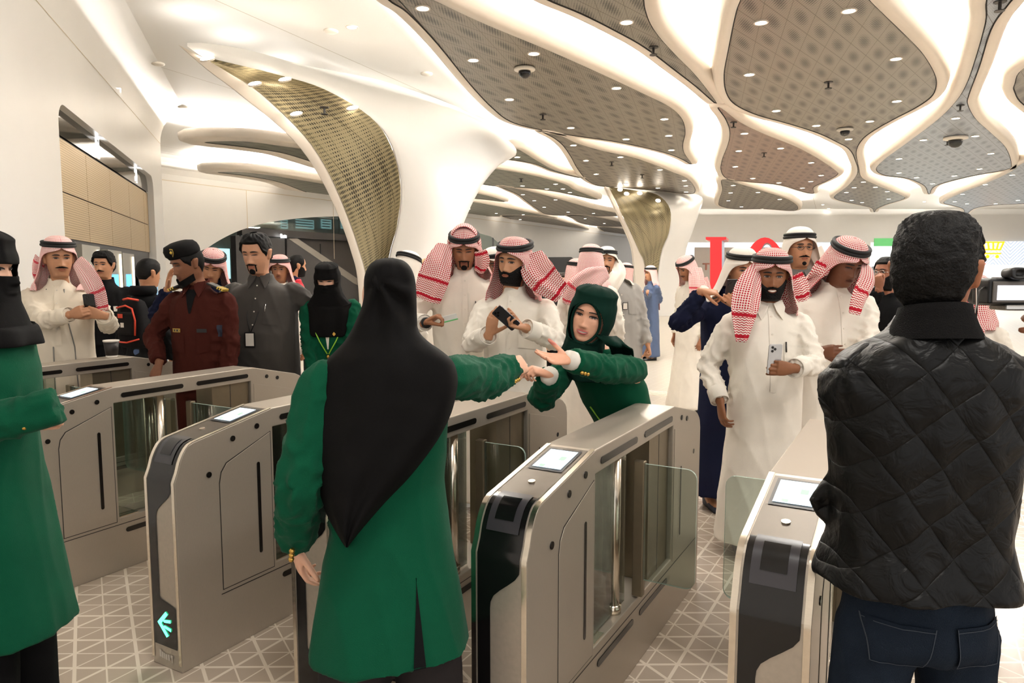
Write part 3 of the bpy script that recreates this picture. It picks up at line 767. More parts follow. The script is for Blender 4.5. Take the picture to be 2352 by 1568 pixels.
# ================================================================== TICKET GATES
GW = .19; GL = 1.90
def gate_profile():
    P = [(0, 0), (0, .60), (0, .79)]
    for k in range(1, 7):
        a = k/6; # rounded nose
        P.append(((.012+.083*a**1.5), .79+.148*(1-(1-a)**1.7)))
    P += [(.505, 1.011), (1.44, 1.011), (1.76, .938)]
    for k in range(1, 6):
        a = k/5; P.append((1.76+.14*(1-(1-a)**1.7), .938-.11*a**1.5))
    P += [(GL, .6), (GL, 0)]
    return P
PROF = gate_profile()
WIN = [(.505, .29), (.505, .925), (1.42, .925), (1.42, .29)]
M_slot = mat('sensor_black', (16, 13, 12), .25, var=.1)
M_scr2 = emat('gate_screen', (206, 228, 240), 1.05)
M_sbar = emat('screen_bar', (176, 196, 210), .8); M_sgrn = emat('screen_green', (140, 220, 150), .9)
M_arrow = emat('arrow_green', (70, 255, 170), 4.0)
M_rdr = mat('reader_frame', (52, 50, 54), .3, var=.05)
M_inner = mat('inner_cabinet', (132, 120, 100), .4, metal=.8, var=.08)
def side_pts(poly, x): return [Vector((x, y, z)) for y, z in poly]
def plate(name, poly, x, th, m, parent, bevel=0):
    """flat plate lying on a side face; poly in (y,z)"""
    s = 1 if x > 0 else -1
    bm = bmesh.new(); a = [bm.verts.new((x, y, z)) for y, z in poly]; b = [bm.verts.new((x+s*th, y, z)) for y, z in poly]; n = len(poly)
    bm.faces.new(a); bm.faces.new(b[::-1])
    for i in range(n): bm.faces.new((a[i], a[(i+1) % n], b[(i+1) % n], b[i]))
    return bobj(name, bm, m, parent, bevel=bevel)
def slot(y0, z0, y1, z1, w, n=5):
    d = Vector((y1-y0, z1-z0)).normalized(); nn = Vector((-d.y, d.x)); out = []
    for c, sg in ((Vector((y1, z1)), 1), (Vector((y0, z0)), -1)):
        for k in range(n+1):
            a = -PI/2+PI*k/n
            p = c+(d*sg*math.cos(a)+nn*sg*math.sin(a))*w/2; out.append((p.x, p.y))
    return out
def disc(cy, cz, r, n=12): return [(cy+r*math.cos(2*PI*i/n), cz+r*math.sin(2*PI*i/n)) for i in range(n)]
# arc-length path of the front ribbon (top slope -> nose -> front)
def prof_at(s):
    """s measured from the slope corner forwards/downwards; returns point and outward normal in (y,z)"""
    pts = [Vector(p) for p in PROF[:PROF.index((.505, 1.011))+1]][::-1]
    for a, b in zip(pts, pts[1:]):
        L_ = (b-a).length
        if s <= L_ or b is pts[-1]:
            d = (b-a).normalized(); return a+d*s, Vector((d.y, -d.x)) if True else None
        s -= L_
def ribbon(name, rows, m, parent, off):
    """rows: (s, x0, x1)"""
    vs = []; fs = []
    for s, x0, x1 in rows:
        p, n_ = prof_at(s)
        if n_.y < 0 and abs(n_.x) < .5: n_ = -n_
        if n_.x > 0 and abs(n_.y) < .5: n_ = -n_
        if n_.y < -.1 or n_.x > .1: n_ = -n_
        q = p+n_*off
        k = 6
        for i in range(k+1): vs.append(Vector((x0+(x1-x0)*i/k, q.x, q.y)))
    k = 6
    for r_ in range(len(rows)-1):
        for i in range(k): fs.append((r_*(k+1)+i, r_*(k+1)+i+1, (r_+1)*(k+1)+i+1, (r_+1)*(k+1)+i))
    return pobj(name, vs, fs, m, parent, True)
SL = math.hypot(.41, .073)       # slope length
def fs_(z): # arc position on the vertical front at height z
    tot = 0; pts = [Vector(p) for p in PROF[:PROF.index((.505, 1.011))+1]][::-1]
    for a, b in zip(pts, pts[1:]):
        if b.x <= .012 and b.y <= z: return tot+(a.y-z)
        tot += (b-a).length
    return tot
def lerp(a, b, t): return a+(b-a)*t
def sm(t): t = max(0, min(1, t)); return t*t*(3-2*t)
def build_gate(flapL, flapR, arrow):
    t = empty('ticket_gate')
    # --- steel housing with see-through middle
    bm = bmesh.new(); hw = GW/2
    lo, li = [], []
    for x in (-hw, hw):
        o = [bm.verts.new(p) for p in side_pts(PROF, x)]; i_ = [bm.verts.new(p) for p in side_pts(WIN, x)]
        ed = [bm.edges.new((o[k], o[(k+1) % len(o)])) for k in range(len(o))]+[bm.edges.new((i_[k], i_[(k+1) % 4])) for k in range(4)]
        bmesh.ops.triangle_fill(bm, edges=ed, use_beauty=True)
        lo.append(o); li.append(i_)
    for k in range(len(PROF)): bm.faces.new((lo[0][k], lo[0][(k+1) % len(PROF)], lo[1][(k+1) % len(PROF)], lo[1][k]))
    for k in range(4): bm.faces.new((li[0][k], li[1][k], li[1][(k+1) % 4], li[0][(k+1) % 4]))
    h = bobj('housing', bm, M_steel, t, bevel=.005)
    # bright chamfer rails along nose and slope
    for sx in (-1, 1):
        rows = [(.0+i*.02, sx*.080 if sx < 0 else .080, sx*.0935) if False else (i*.02, min(sx*.078, sx*.0945), max(sx*.078, sx*.0945)) for i in range(0, 80) if i*.02 < fs_(.01)]
        ribbon('edge_rail', rows, M_steel2, t, .0025)
    # grey plate, reader, black ribbon
    ribbon('reader_plate', [(s*.02+.02, -.074, .074) for s in range(0, 20)], M_grey, t, .002)
    s0 = .395
    rows = []
    for i in range(52):
        s = s0+i*.0205
        p, _ = prof_at(s); z = p.y
        if s > fs_(.085): break
        if z > .757: x1 = .072
        elif z > .645: x1 = lerp(.072, -.026, sm((.757-z)/.112))
        elif z > .30: x1 = -.028
        elif z > .265: x1 = lerp(-.028, .072, sm((.30-z)/.035))
        else: x1 = .072
        rows.append((s, -.072, x1))
    # finer sampling near the widening
    rr = []
    for z in [.30-.0035*i for i in range(11)]: rr.append((fs_(z), -.072, lerp(-.028, .072, sm((.30-z)/.035)) if z > .265 else .072))
    rows = sorted([r for r in rows if not fs_(.30) <= r[0] <= fs_(.265)]+rr)
    ribbon('front_ribbon', rows, M_gloss, t, .003)
    fr = [(s0-.005+i*.014, -.055, .055) for i in range(11)]
    ribbon('card_reader', fr, M_rdr, t, .006)
    ribbon('reader_window', [(s0+.025+i*.0125, -.032, .032) for i in range(7)], M_gloss, t, .008)
    ribbon('screen_bezel', [(.038+.0035*i*10/2, -.062, .062) for i in range(11)], M_black, t, .004)
    sc = ribbon('screen', [(.052+i*.0145, -.052, .052) for i in range(11)], M_scr2, t, .006)
    ribbon('screen_bar', [(.170+i*.008, -.051, .051) for i in range(4)], M_sbar, t, .0066); ribbon('screen_icon', [(.10+i*.008, .012, .034) for i in range(5)], M_sgrn, t, .0066); ribbon('screen_icon', [(.176+i*.006, -.03, -.012) for i in range(4)], M_sgrn, t, .0072)
    bm = bmesh.new(); p, _ = prof_at(.30); tube(bm, [(0, p.x, p.y), (-.0, p.x-.001, p.y+.006)], .012, 16); bobj('button', bm, M_steel2, t)
    if arrow:
        bm = bmesh.new()
        for pl in ([(-.045, .19), (.01, .245), (.024, .235), (-.02, .19)], [(-.045, .19), (-.02, .19), (.024, .145), (.01, .135)], [(-.015, .205), (.04, .215), (.04, .202), (0, .196)], [(-.015, .175), (0, .184), (.04, .178), (.04, .165)]):
            bm.faces.new([bm.verts.new((x, -.0055, z)) for x, z in pl])
        bobj('arrow_light', bm, M_arrow, t)
    # maker's plate lettering (blurred, light grey)
    bm = bmesh.new()
    for x0, w, z0, hh in ((-.045, .012, .04, .03), (-.03, .010, .038, .026), (-.017, .008, .037, .026), (-.006, .012, .036, .024), (.010, .010, .036, .026), (.025, .016, .05, .012), (.033, .006, .032, .026)):
        bm.faces.new([bm.verts.new(v) for v in ((x0, -.003, z0), (x0+w, -.003, z0-.001), (x0+w, -.003, z0+hh), (x0, -.003, z0+hh))])
    bobj('lettering', bm, mat('etched_grey', (196, 188, 176), .5), t)
    # sides
    for sx in (-1, 1):
        x = sx*hw
        door = [(.20, .275), (.20, .70), (.215, .77), (.255, .815), (.488, .905), (.488, .275)]
        door = [(.212, .275), (.212, .735), (.222, .78), (.25, .815), (.488, .905), (.488, .275)]
        plate('access_door', door, x, .0025, M_steel, t, .0012)
        plate('door_gap', [(y*1.0+(.004 if y > .3 else -.004), z+(.004 if z > .5 else -.004)) for y, z in door], x, .0007, M_dark, t)
        rd = [(1.44, .275), (1.44, .905), (1.74, .835), (1.80, .80), (1.80, .275)]
        plate('rear_door', rd, x, .0025, M_steel, t, .0012)
        plate('plinth_joint', [(.2, .253), (1.85, .253), (1.85, .257), (.2, .257)], x, .0008, M_dark, t)
        for a in ((.56, .962, .915, .962), (1.03, .962, 1.385, .962), (.55, .215, .90, .215), (1.00, .215, 1.35, .215)):
            plate('sensor_slot', slot(*a, .026), x, .0035, M_slot, t)
        plate('sensor_slot', slot(.415, .375, .415, .775, .017), x, .0045, M_slot, t)
        plate('sensor_slot', slot(1.55, .375, 1.55, .70, .012), x, .0045, M_slot, t)
        for a in ((.415, .945), (.285, .915), (.16, .787), (1.55, .94), (1.64, .92), (1.77, .73)):
            plate('sensor_eye', disc(*a, .0125), x, .0038, M_slot, t)
        # window glass and inner cabinet
    boxo('window_pane', (-.062, .52, .30), (-.058, .90, .92), M_glassf, t)
    boxo('window_pane', (.058, .52, .30), (.062, .90, .92), M_glassf, t)
    boxo('inner_cabinet', (-.075, 1.14, .291), (.075, 1.415, .924), M_inner, t)
    boxo('inner_joint', (.0752, 1.27, .291), (.0757, 1.275, .924), M_dark, t)
    boxo('inner_joint', (-.0757, 1.27, .291), (-.0752, 1.275, .924), M_dark, t)
    boxo('sill_light', (-.088, .51, .291), (.088, .62, .296), M_steel2, t)
    for sx in (-1, 1):
        bm = bmesh.new(); tube(bm, [(sx*.05, .80, .29), (sx*.05, .80, .925)], .027, 18); tube(bm, [(sx*.05, .80, .29), (sx*.05, .80, .325)], .034, 18)
        bobj('post', bm, M_steel2, t, True)
        fl = flapL if sx < 0 else flapR
        if fl <= 0: continue
        a = .072
        bm = bmesh.new(); box(bm, (min(sx*a, sx*(a+.045)), .955, .30), (max(sx*a, sx*(a+.045)), .99, .865)); br = bobj('flap_bracket', bm, M_inner, t, bevel=.004)
        x0, x1 = sx*(a+.045), sx*(hw+fl)
        pts = [(x0, .37), (x1, .37)]+[(x1-sx*.04+sx*.04*math.cos(k*PI/10), .815+.04*math.sin(k*PI/10)) for k in range(6)]+[(x0, .855)]
        pts = [(x0, .37)]+[(x1-sx*.04+sx*.04*math.cos(-PI/2+k*PI/10), .41+.04*math.sin(-PI/2+k*PI/10)) for k in range(6)]+pts[2:]
        bm = bmesh.new(); f0 = [bm.verts.new((x, .968, z)) for x, z in pts]; f1 = [bm.verts.new((x, .978, z)) for x, z in pts]; n = len(pts)
        bm.faces.new(f0); bm.faces.new(f1[::-1])
        gf = [bm.faces.new((f0[i], f0[(i+1) % n], f1[(i+1) % n], f1[i])) for i in range(n)]
        for f in gf: f.material_index = 1
        bobj('flap_glass', bm, [M_glass, M_gedge], t)
    return t
GROWS = [-4.985, -3.73, -2.527, -1.70, -.943, -.18]   # right-hand face of each gate
GLAB = ['farthest brushed steel ticket gate, with the paper cup standing on it',
        'brushed steel ticket gate in front of the officer in maroon, its screen dim',
        'brushed steel ticket gate with the green arrow light on its front',
        'brushed steel ticket gate hidden behind the veiled woman holding out a card',
        'brushed steel ticket gate in the middle, beside the leaning woman in the green headscarf',
        'brushed steel ticket gate next to the man in the quilted jacket']
for i, r_ in enumerate(GROWS):
    gl = (GROWS[i]-GW-GROWS[i-1]) if i else 0
    gr = (GROWS[i+1]-GW-GROWS[i]) if i < 5 else .6
    g_ = build_gate((gl/2-.055) if gl else 0, gr/2-.055, i == 2)
    p = lr(1.765, r_-GW/2); g_.location = p; g_.rotation_euler = (0, 0, -LA)
    tag(g_, GLAB[i], 'ticket gate', 'row of ticket gates')
# paper cup on the far gate
cpos = lr(1.765+1.33, GROWS[0]-.09, 1.011)
cup = empty('paper_cup', cpos); tag(cup, 'dark paper coffee cup with white rim standing on the farthest gate', 'cup')
def lathe(nm, pr, m, parent, n=24):
    bm = bmesh.new(); loft(bm, [[Vector((r*math.cos(2*PI*i/n), r*math.sin(2*PI*i/n), z)) for i in range(n)] for r, z in pr]); return bobj(nm, bm, m, parent, True)
CS = 1.28
lathe('base', [(.030*CS, 0), (.031*CS, .012*CS)], M_fit, cup)
lathe('sleeve', [(.0312*CS, .012*CS), (.040*CS, .088*CS)], mat('cup_black', (34, 28, 26), .6), cup)
lathe('rim', [(.040*CS, .088*CS), (.0425*CS, .092*CS), (.042*CS, .099*CS), (.038*CS, .099*CS), (.037*CS, .092*CS)], M_fit, cup)
# ================================================================== LIGHT
w = bpy.data.worlds.new('world'); SC.world = w; w.use_nodes = True
w.node_tree.nodes['Background'].inputs[0].default_value = (1.0, .975, .95, 1); w.node_tree.nodes['Background'].inputs[1].default_value = .98
for i, (x, y) in enumerate(((-3.5, 1.0), (0.5, .5), (4, 1.5), (-5.5, 5.5), (-1.2, 6.2), (2.6, 6.0), (6.5, 6), (-7, 12), (2, 12), (9, 13), (16, 14), (0, 22), (10, 22), (20, 26), (-2, 34), (10, 34), (24, 36))):
    area_light('ceiling_lamp', (x, y, 4.7), (0, 0, 0), .9, 58 if y < 9 else 150, (1, .965, .915))
# ================================================================== PEOPLE: builder
from mathutils.bvhtree import BVHTree
def dense(tab, n=400):
    P = crom([(z, v, 0) for z, v in tab], 12, False)
    return [(p.x, p.y) for p in P]
class Prof:
    def __init__(s, tab):
        tab = sorted(tab); d = sorted(dense(tab)); s.z0, s.z1 = tab[0][0], tab[-1][0]; s.n = 300
        s.v = [interp(d, s.z0+(s.z1-s.z0)*i/s.n) for i in range(s.n+1)]
    def __call__(s, z):
        t = (z-s.z0)/(s.z1-s.z0)*s.n
        if t <= 0: return s.v[0]
        if t >= s.n: return s.v[-1]
        i = int(t); f = t-i
        return s.v[i]*(1-f)+s.v[i+1]*f
HW = Prof([(.12,.004),(.116,.026),(.105,.046),(.085,.062),(.055,.073),(.02,.0765),(-.015,.0735),(-.045,.0675),(-.07,.0615),(-.09,.0545),(-.105,.050),(-.12,.050),(-.15,.055),(-.19,.062)])
HF = Prof([(.12,.004),(.115,.030),(.10,.056),(.08,.074),(.05,.086),(.03,.0885),(.01,.086),(-.02,.086),(-.045,.088),(-.065,.088),(-.085,.085),(-.1,.084),(-.110,.078),(-.118,.060),(-.126,.042),(-.15,.036),(-.19,.04)])
HB = Prof([(.12,.004),(.115,.032),(.10,.060),(.075,.085),(.04,.099),(0,.099),(-.03,.09),(-.06,.075),(-.09,.066),(-.12,.064),(-.15,.066),(-.19,.07)])
NOSE = Prof([(.06,0),(.022,.001),(.005,.006),(-.01,.013),(-.025,.021),(-.033,.0245),(-.0395,.019),(-.046,.005),(-.052,.0),(-.07,0)])
def G(x, s): return math.exp(-(x/s)**2)
def feat(x, z):
    ax = abs(x); d = 0
    if -.07 < z < .06: d += FS*NOSE(z)*G(x, .0085+.004*max(0, min(1, (.01-z)/.04)))
    d += FS*.009*G(ax-.0135, .0065)*G(z+.0365, .007)
    d -= .0115*G(ax-.030, .017)*G(z-.011, .0125)
    d += .004*(FS*2-1)*G(ax-.028, .024)*G(z-.031, .009)
    d += .004*G(ax-.046, .018)*G(z+.02, .018)
    d += .0045*G(x, .021)*G(z+.057, .006)+.005*G(x, .019)*G(z+.0695, .0065)-.0045*G(x, .022)*G(z+.0632, .0026)
    d += .004*G(x, .018)*G(z+.1, .012)
    return d
NE = 2.3; FS = 1.0
def hpt(a, z, off=0):
    """point of the head surface; a from the front, + towards the person's left (+x)"""
    s, c = math.sin(a), math.cos(a); w = HW(z)+off
    x = w*math.copysign(abs(s)**(2/NE), s)
    if c >= 0:
        y = -(HF(z)+off)*abs(c)**(2/NE); y -= feat(x, z)*max(0, c)**.5
    else: y = (HB(z)+off)*abs(c)**(2/2.1)
    return Vector((x, y, z))
def fsurf(x, z, off=0):
    w = HW(z); q = 1-min(1, abs(x)/w)**NE
    return Vector((x, -(HF(z))*max(0, q)**(1/NE)-feat(x, z)*max(0, q)**.25-off, z))
HZ = [.12-.001, .117, .112, .105]+[.105-.0058*i for i in range(1, 41)]+[-.135, -.15, -.17, -.19]
def head_bm(bm, M, hs, ears=True):
    rs = []
    for z in HZ: rs.append([M@(hpt(2*PI*i/56, z)*hs) for i in range(56)])
    loft(bm, rs)
    if ears:
        for sx in (-1, 1):
            e = []
            for z, w, h in ((-.034, .006, .006), (-.028, .009, .012), (-.012, .010, .015), (.005, .011, .018), (.02, .011, .019), (.028, .007, .012)):
                e.append([M@(Vector((sx*(.078+.007*(z+.03)/.05)+w*math.cos(2*PI*i/10), .012+.006*(z/.03)+h*math.sin(2*PI*i/10), z))*hs) for i in range(10)])
            loft(bm, e)
POSE = {  # curls per finger (mcp, pip, dip) in degrees: index, middle, ring, little; thumb (out angle, towards palm, bend)
 'relaxed': [(18, 28, 15), (24, 34, 18), (30, 38, 20), (34, 40, 20), (38, 28, 12)],
 'hold': [(38, 48, 30), (46, 58, 34), (52, 62, 36), (58, 64, 36), (40, 55, 20)],
 'phone': [(22, 62, 40), (26, 66, 44), (30, 70, 46), (34, 72, 46), (24, 50, 8)],
 'pinch': [(48, 42, 14), (58, 60, 30), (64, 66, 34), (68, 66, 34), (24, 64, 12)],
 'fist': [(62, 85, 50), (66, 88, 52), (70, 90, 52), (74, 90, 52), (22, 88, 72)],
 'open': [(6, 10, 6), (8, 12, 8), (12, 16, 10), (16, 20, 12), (52, 22, 6)],
 'point': [(24, 12, 6), (46, 60, 34), (54, 66, 36), (58, 68, 36), (34, 52, 20)],
}
def hand_bm(bm, wrist, D, Nrm, pose, sc, thumb):
    """D finger direction, Nrm palm normal, thumb=+1/-1: thumb side along +-(D x N)"""
    D = Vector(D).normalized(); Nrm = Vector(Nrm); Nrm = (Nrm-D*Nrm.dot(D)).normalized(); X = D.cross(Nrm)*thumb
    def T(x, y, z): return wrist+(X*x+D*y+Nrm*z)*sc
    P = POSE[pose]
    rs = []
    for y, rx, rz, cx in ((-.03, .025, .020, 0), (0, .026, .0185, 0), (.02, .032, .0185, .002), (.05, .040, .017, .002), (.075, .042, .0145, .001), (.094, .040, .011, 0)):
        rs.append([T(cx+rx*math.cos(2*PI*i/14), y, rz*math.sin(2*PI*i/14)) for i in range(14)])
    loft(bm, rs)
    for f, (bx_, by, L_, r0) in enumerate(((.030, .086, .074, .0092), (.0105, .091, .081, .0094), (-.010, .088, .075, .0090), (-.029, .079, .059, .0080))):
        a = 0; sp = (.05, .012, -.03, -.075)[f]; p = Vector((bx_, by, 0)); pts = [Vector((bx_*.9, by-.03, 0)), p.copy()]
        for seg, c in zip((.46, .30, .24), P[f]):
            a += math.radians(c); dr = Vector((sp*math.cos(a), math.cos(a), math.sin(a)))
            p = p+dr*(L_*seg); pts.append(p.copy())
        tube(bm, [T(*q) for q in pts], [r0*sc*1.0, r0*sc*1.02, r0*sc*.95, r0*sc*.86, r0*sc*.74], 8, True, True)
    o, tw, bd = (math.radians(v) for v in P[4])
    p = Vector((.022, .018, .004)); pts = [p.copy()]
    for i, seg in enumerate((.046, .034, .028)):
        oo = o-bd*.6*i
        dr = Vector((math.sin(oo)*math.cos(tw*.8), math.cos(oo), math.sin(tw)*.75)).normalized()
        p = p+dr*seg; pts.append(p.copy())
    tube(bm, [T(*q) for q in pts], [.0145*sc, .0120*sc, .0108*sc, .0088*sc], 8, True, True)
def remesh(bm, vox, smooth=3, fac=.5):
    me = bpy.data.meshes.new('tmp'); bmesh.ops.recalc_face_normals(bm, faces=bm.faces[:]); bm.to_mesh(me); bm.free()
    o = bpy.data.objects.new('tmp', me); COL.objects.link(o)
    r = o.modifiers.new('r', 'REMESH'); r.mode = 'VOXEL'; r.voxel_size = vox
    if smooth:
        s = o.modifiers.new('s', 'SMOOTH'); s.iterations = smooth; s.factor = fac
    dg = bpy.context.evaluated_depsgraph_get(); out = bpy.data.meshes.new_from_object(o.evaluated_get(dg))
    bpy.data.objects.remove(o); bpy.data.meshes.remove(me)
    return out
def skinmat():
    m, nt, b = nmat('skin'); N = NT(nt)
    a = N.n('ShaderNodeAttribute'); a.attribute_name = 'Col'
    nz = N.n('ShaderNodeTexNoise'); nz.inputs['Scale'].default_value = 60; N.l(N.coord(), nz.inputs['Vector'])
    f = N.m('MULTIPLY_ADD', nz.outputs[0], .16, .92)
    x = N.n('ShaderNodeMix', data_type='RGBA', blend_type='MULTIPLY'); x.inputs[0].default_value = 1; N.l(a.outputs[0], x.inputs[6]); N.l(f, x.inputs[7])
    N.l(x.outputs[2], b.inputs['Base Color']); b.inputs['Roughness'].default_value = .5
    b.inputs['Subsurface Weight'].default_value = .0; b.inputs['Specular IOR Level'].default_value = .4
    return m
M_skin = skinmat()
M_hairB = mat('black_hair', (13, 11, 10), .65, var=.35, scale=140, spec=.15)
M_hairD = mat('dark_brown_hair', (40, 27, 20), .6, var=.35, scale=140, spec=.2)
M_brow = mat('brow_hair', (26, 19, 15), .7, var=.2)
M_eyeW = mat('eye_white', (176, 160, 148), .25, var=0); M_iris = mat('iris', (40, 24, 16), .15, var=0); M_lash = mat('lash', (18, 13, 11), .6, var=0)
M_teeth = mat('teeth', (232, 222, 208), .3, var=0); M_mouth = mat('mouth_line', (84, 38, 32), .6, var=0)
def cloth(name, rgb, bump=.15, rough=.85, var=.06, sheen=None):
    if sheen is None: sheen = .12 if sum(rgb) > 150 else 0
    return mat(name, rgb, rough, var=var, scale=14, bump=bump, bscale=420, sheen=sheen, spec=.25 if sum(rgb) > 150 else .08)
def shemagh(name, red, white, cell=.0125, dens=.66):
    m, nt, b = nmat(name); N = NT(nt); uv = N.coord('UV')
    sx = N.n('ShaderNodeSeparateXYZ'); N.l(uv, sx.inputs[0]); u, v = sx.outputs[0], sx.outputs[1]
    fu = N.m('FRACT', N.m('DIVIDE', u, cell)); fv = N.m('FRACT', N.m('DIVIDE', v, cell))
    chk = N.m('MULTIPLY', N.m('LESS_THAN', fu, dens), N.m('LESS_THAN', fv, dens))
    tail = N.m('GREATER_THAN', u, 5)
    zz = N.m('ABSOLUTE', N.m('SUBTRACT', N.m('FRACT', N.m('DIVIDE', u, .02)), .5))
    zig = N.m('LESS_THAN', N.m('FRACT', N.m('ADD', N.m('DIVIDE', v, .013), zz)), .42)
    end = N.m('MULTIPLY', tail, N.m('LESS_THAN', v, .17))
    b1 = N.m('MULTIPLY', N.m('GREATER_THAN', v, .135), N.m('LESS_THAN', v, .152))
    b2 = N.m('MULTIPLY', N.m('GREATER_THAN', v, .02), N.m('LESS_THAN', v, .038))
    bands = N.m('MAXIMUM', b1, b2)
    endp = N.m('MAXIMUM', zig, bands)
    f = N.m('ADD', N.m('MULTIPLY', end, endp), N.m('MULTIPLY', N.m('SUBTRACT', 1, end), chk))
    N.l(N.mix(f, lin(white), lin(red)), b.inputs['Base Color']); b.inputs['Roughness'].default_value = .85; b.inputs['Specular IOR Level'].default_value = .2
    return m
M_ghR = shemagh('red_checked_headscarf', (176, 26, 44), (236, 220, 212))
M_ghP = shemagh('pale_red_checked_headscarf', (200, 66, 78), (240, 226, 218), .011, .60)
M_ghW = cloth('white_headscarf', (236, 228, 216), .05)
M_ghC = cloth('cream_headscarf', (214, 186, 140), .05)
M_agal = mat('black_rope', (14, 13, 13), .75, var=.3, scale=200, bump=.4, bscale=260)

def nearest_seg(p, a, b):
    d = b-a; t = max(0, min(1, (p-a).dot(d)/max(1e-9, d.length_squared))); return (p-(a+d*t)).length, t
class Person: pass
def ik(S, W, l1, l2, hint):
    d = W-S; L_ = d.length
    if L_ > (l1+l2)*.995: W = S+d*((l1+l2)*.995/L_); d = W-S; L_ = d.length
    if L_ < abs(l1-l2)+.02: L_ = abs(l1-l2)+.02
    a = (l1*l1-l2*l2+L_*L_)/(2*L_); h = math.sqrt(max(0, l1*l1-a*a))
    dn = d.normalized(); hv = hint-dn*hint.dot(dn); hv = hv.normalized() if hv.length > 1e-5 else dn.orthogonal()
    return S+dn*a+hv*h, W
def person(label, px, top, Y, yaw=0, hy=None, hp=5, hr=0, hs=1.04, bw=1.0, belly=.0, skin=(178, 126, 94), gear=.03,
           arms=None, body_off=(0, 0), hips_off=(0, 0), eyes='open', beard=None, smile=0, hair=None, vox=None, k=None, lips=None,
           ears=True, female=False, face=True, beard_m=None, up=.02, hsc=None, sdrop=0):
    lips = lips or tuple(int(a*b) for a, b in zip(skin, (.82, .66, .66)))
    q = Person(); q.Y = Y; q.label = label
    if hy is None: hy = yaw
    vox = vox or (.0045 if Y < 6 else .0065 if Y < 9 else .009)
    R = Matrix.Rotation(math.radians(yaw), 3, 'Z')
    RH = Matrix.Rotation(math.radians(hy), 3, 'Z') @ Matrix.Rotation(math.radians(hr), 3, 'Y') @ Matrix.Rotation(math.radians(hp), 3, 'X')
    q.R, q.RH = R, RH; q.hs = hs
    T_ = atY(px, top, Y)
    hc = T_-Vector((0, 0, (gear+.12*math.cos(math.radians(hp)))*hs)) - (RH@Vector((0, .0, 0)))
    q.hc = hc; q.MH = Matrix.Translation(hc) @ RH.to_4x4()
    global FS; FS = .78 if female else 1.0
    hsc = hsc or ((1.05, 1, .95) if female else (1, 1, 1)); q.MH = q.MH @ Matrix.Diagonal((*hsc, 1)); q.female = female; q.M_lips = mat('lips_skin', lips, .45, var=.05)
    stature = k*1.75 if k else max(1.5, min(1.95, T_.z-gear*hs+ .02*hp/20))
    K = stature/1.75; q.K = K
    nb = q.MH@(Vector((0, .024, -.150))*hs)+Vector((0, 0, -.055*K+up))+R@Vector((body_off[0], body_off[1], 0)); q.nb = nb
    q.S = {s: nb+R@Vector((sg*.178*bw*K, 0.012, -.062*K-sdrop)) for s, sg in (('L', 1), ('R', -1))}
    pel = Vector((nb.x, nb.y, nb.z-.56*K-up*.6))+R@Vector((hips_off[0], hips_off[1], 0)); q.pel = pel
    g = Vector((pel.x, pel.y, 0)); q.loc = g
    root = empty('person', g); tag(root, label, 'person'); q.root = root
    q.bw, q.belly = bw, belly
    # ---- arms
    q.E, q.W, q.HD, q.HN, q.pose = {}, {}, {}, {}, {}
    arms = arms or {}
    for s, sg in (('L', 1), ('R', -1)):
        a = arms.get(s, {}); S = q.S[s]
        if 'w' in a: W = atY(a['w'][0], a['w'][1], Y+a['w'][2])
        else: W = S+R@Vector((sg*.05*K, -.05, -.53*K))+R@Vector(a.get('d', (0, 0, 0)))
        hint = R@Vector(a.get('hint', (sg*.5, .55, -.6)))
        E_, W = ik(S, W, .295*K, .262*K, hint)
        q.E[s], q.W[s] = E_, W
        D_ = (W-E_).normalized(); q.HD[s] = Vector(a['dir']).normalized() if 'dir' in a else D_
        q.HN[s] = Vector(a['n']) if 'n' in a else R@Vector((-sg, .25, 0)); q.pose[s] = a.get('pose', 'relaxed')
    # ---- continuous body
    bm = bmesh.new()
    head_bm(bm, q.MH, hs, ears)
    rs = []
    nk = q.MH@(Vector((0, .012, -.13))*hs)
    ax = R@Vector((1, 0, 0)); ay = R@Vector((0, 1, 0))
    def el(c, rx, ry): return [c+ax*(rx*math.cos(2*PI*i/24))+ay*(ry*math.sin(2*PI*i/24)) for i in range(24)]
    for t, rx, ry in ((-.06, .03, .03), (0, .056, .056), (.06, .10, .07), (.12, .150, .08), (.2, .160, .09), (.45, .135, .085), (.7, .115, .075), (.9, .11, .075), (1.05, .10, .075), (1.12, .08, .06)):
        rs.append(el(nb.lerp(pel, t), rx*K*(.95 if female else 1), ry*K))
    loft(bm, rs)
    tube(bm, [nk, nb, nb.lerp(pel, .15)], [.05*hs, .054*K, .055*K], 16)
    for s, sg in (('L', 1), ('R', -1)):
        S, E_, W = q.S[s], q.E[s], q.W[s]
        tube(bm, [S.lerp(nb, .05)+Vector((0, 0, -.03*K)), S.lerp(E_, .5), E_, E_.lerp(W, .35), W-(W-E_)*.02, W], [.040*K, .039*K, .034*K, .034*K, .026*K, .0245*K], 12, True, False)
        dn = Vector((0, 0, -.035*K)); tube(bm, [S.lerp(nb, .45)+dn*1.6, S+dn, S.lerp(E_, .2)], [.036*K, .038*K, .038*K], 12, True, True)
        hand_bm(bm, W, q.HD[s], q.HN[s], q.pose[s], K*1.0*(.92 if female else 1.0), sg)
        hip = pel+R@Vector((sg*.075*K, 0, 0)); kn = Vector((hip.x, hip.y, 0))+R@Vector((sg*.02, -.02, hip.z*.52)); an = Vector((hip.x, hip.y, 0))+R@Vector((sg*.03, .01, .07))
        tube(bm, [hip+Vector((0, 0, .04)), hip.lerp(kn, .5), kn, kn.lerp(an, .4), an], [.06*K, .055*K, .046*K, .046*K, .034*K], 12)
        tube(bm, [an, an+R@Vector((0, -.05, -.03)), an+R@Vector((sg*.01, -.14, -.045))], [.036*K, .034*K, .022*K], 10, True, True)
    me = remesh(bm, vox, 2, .5)
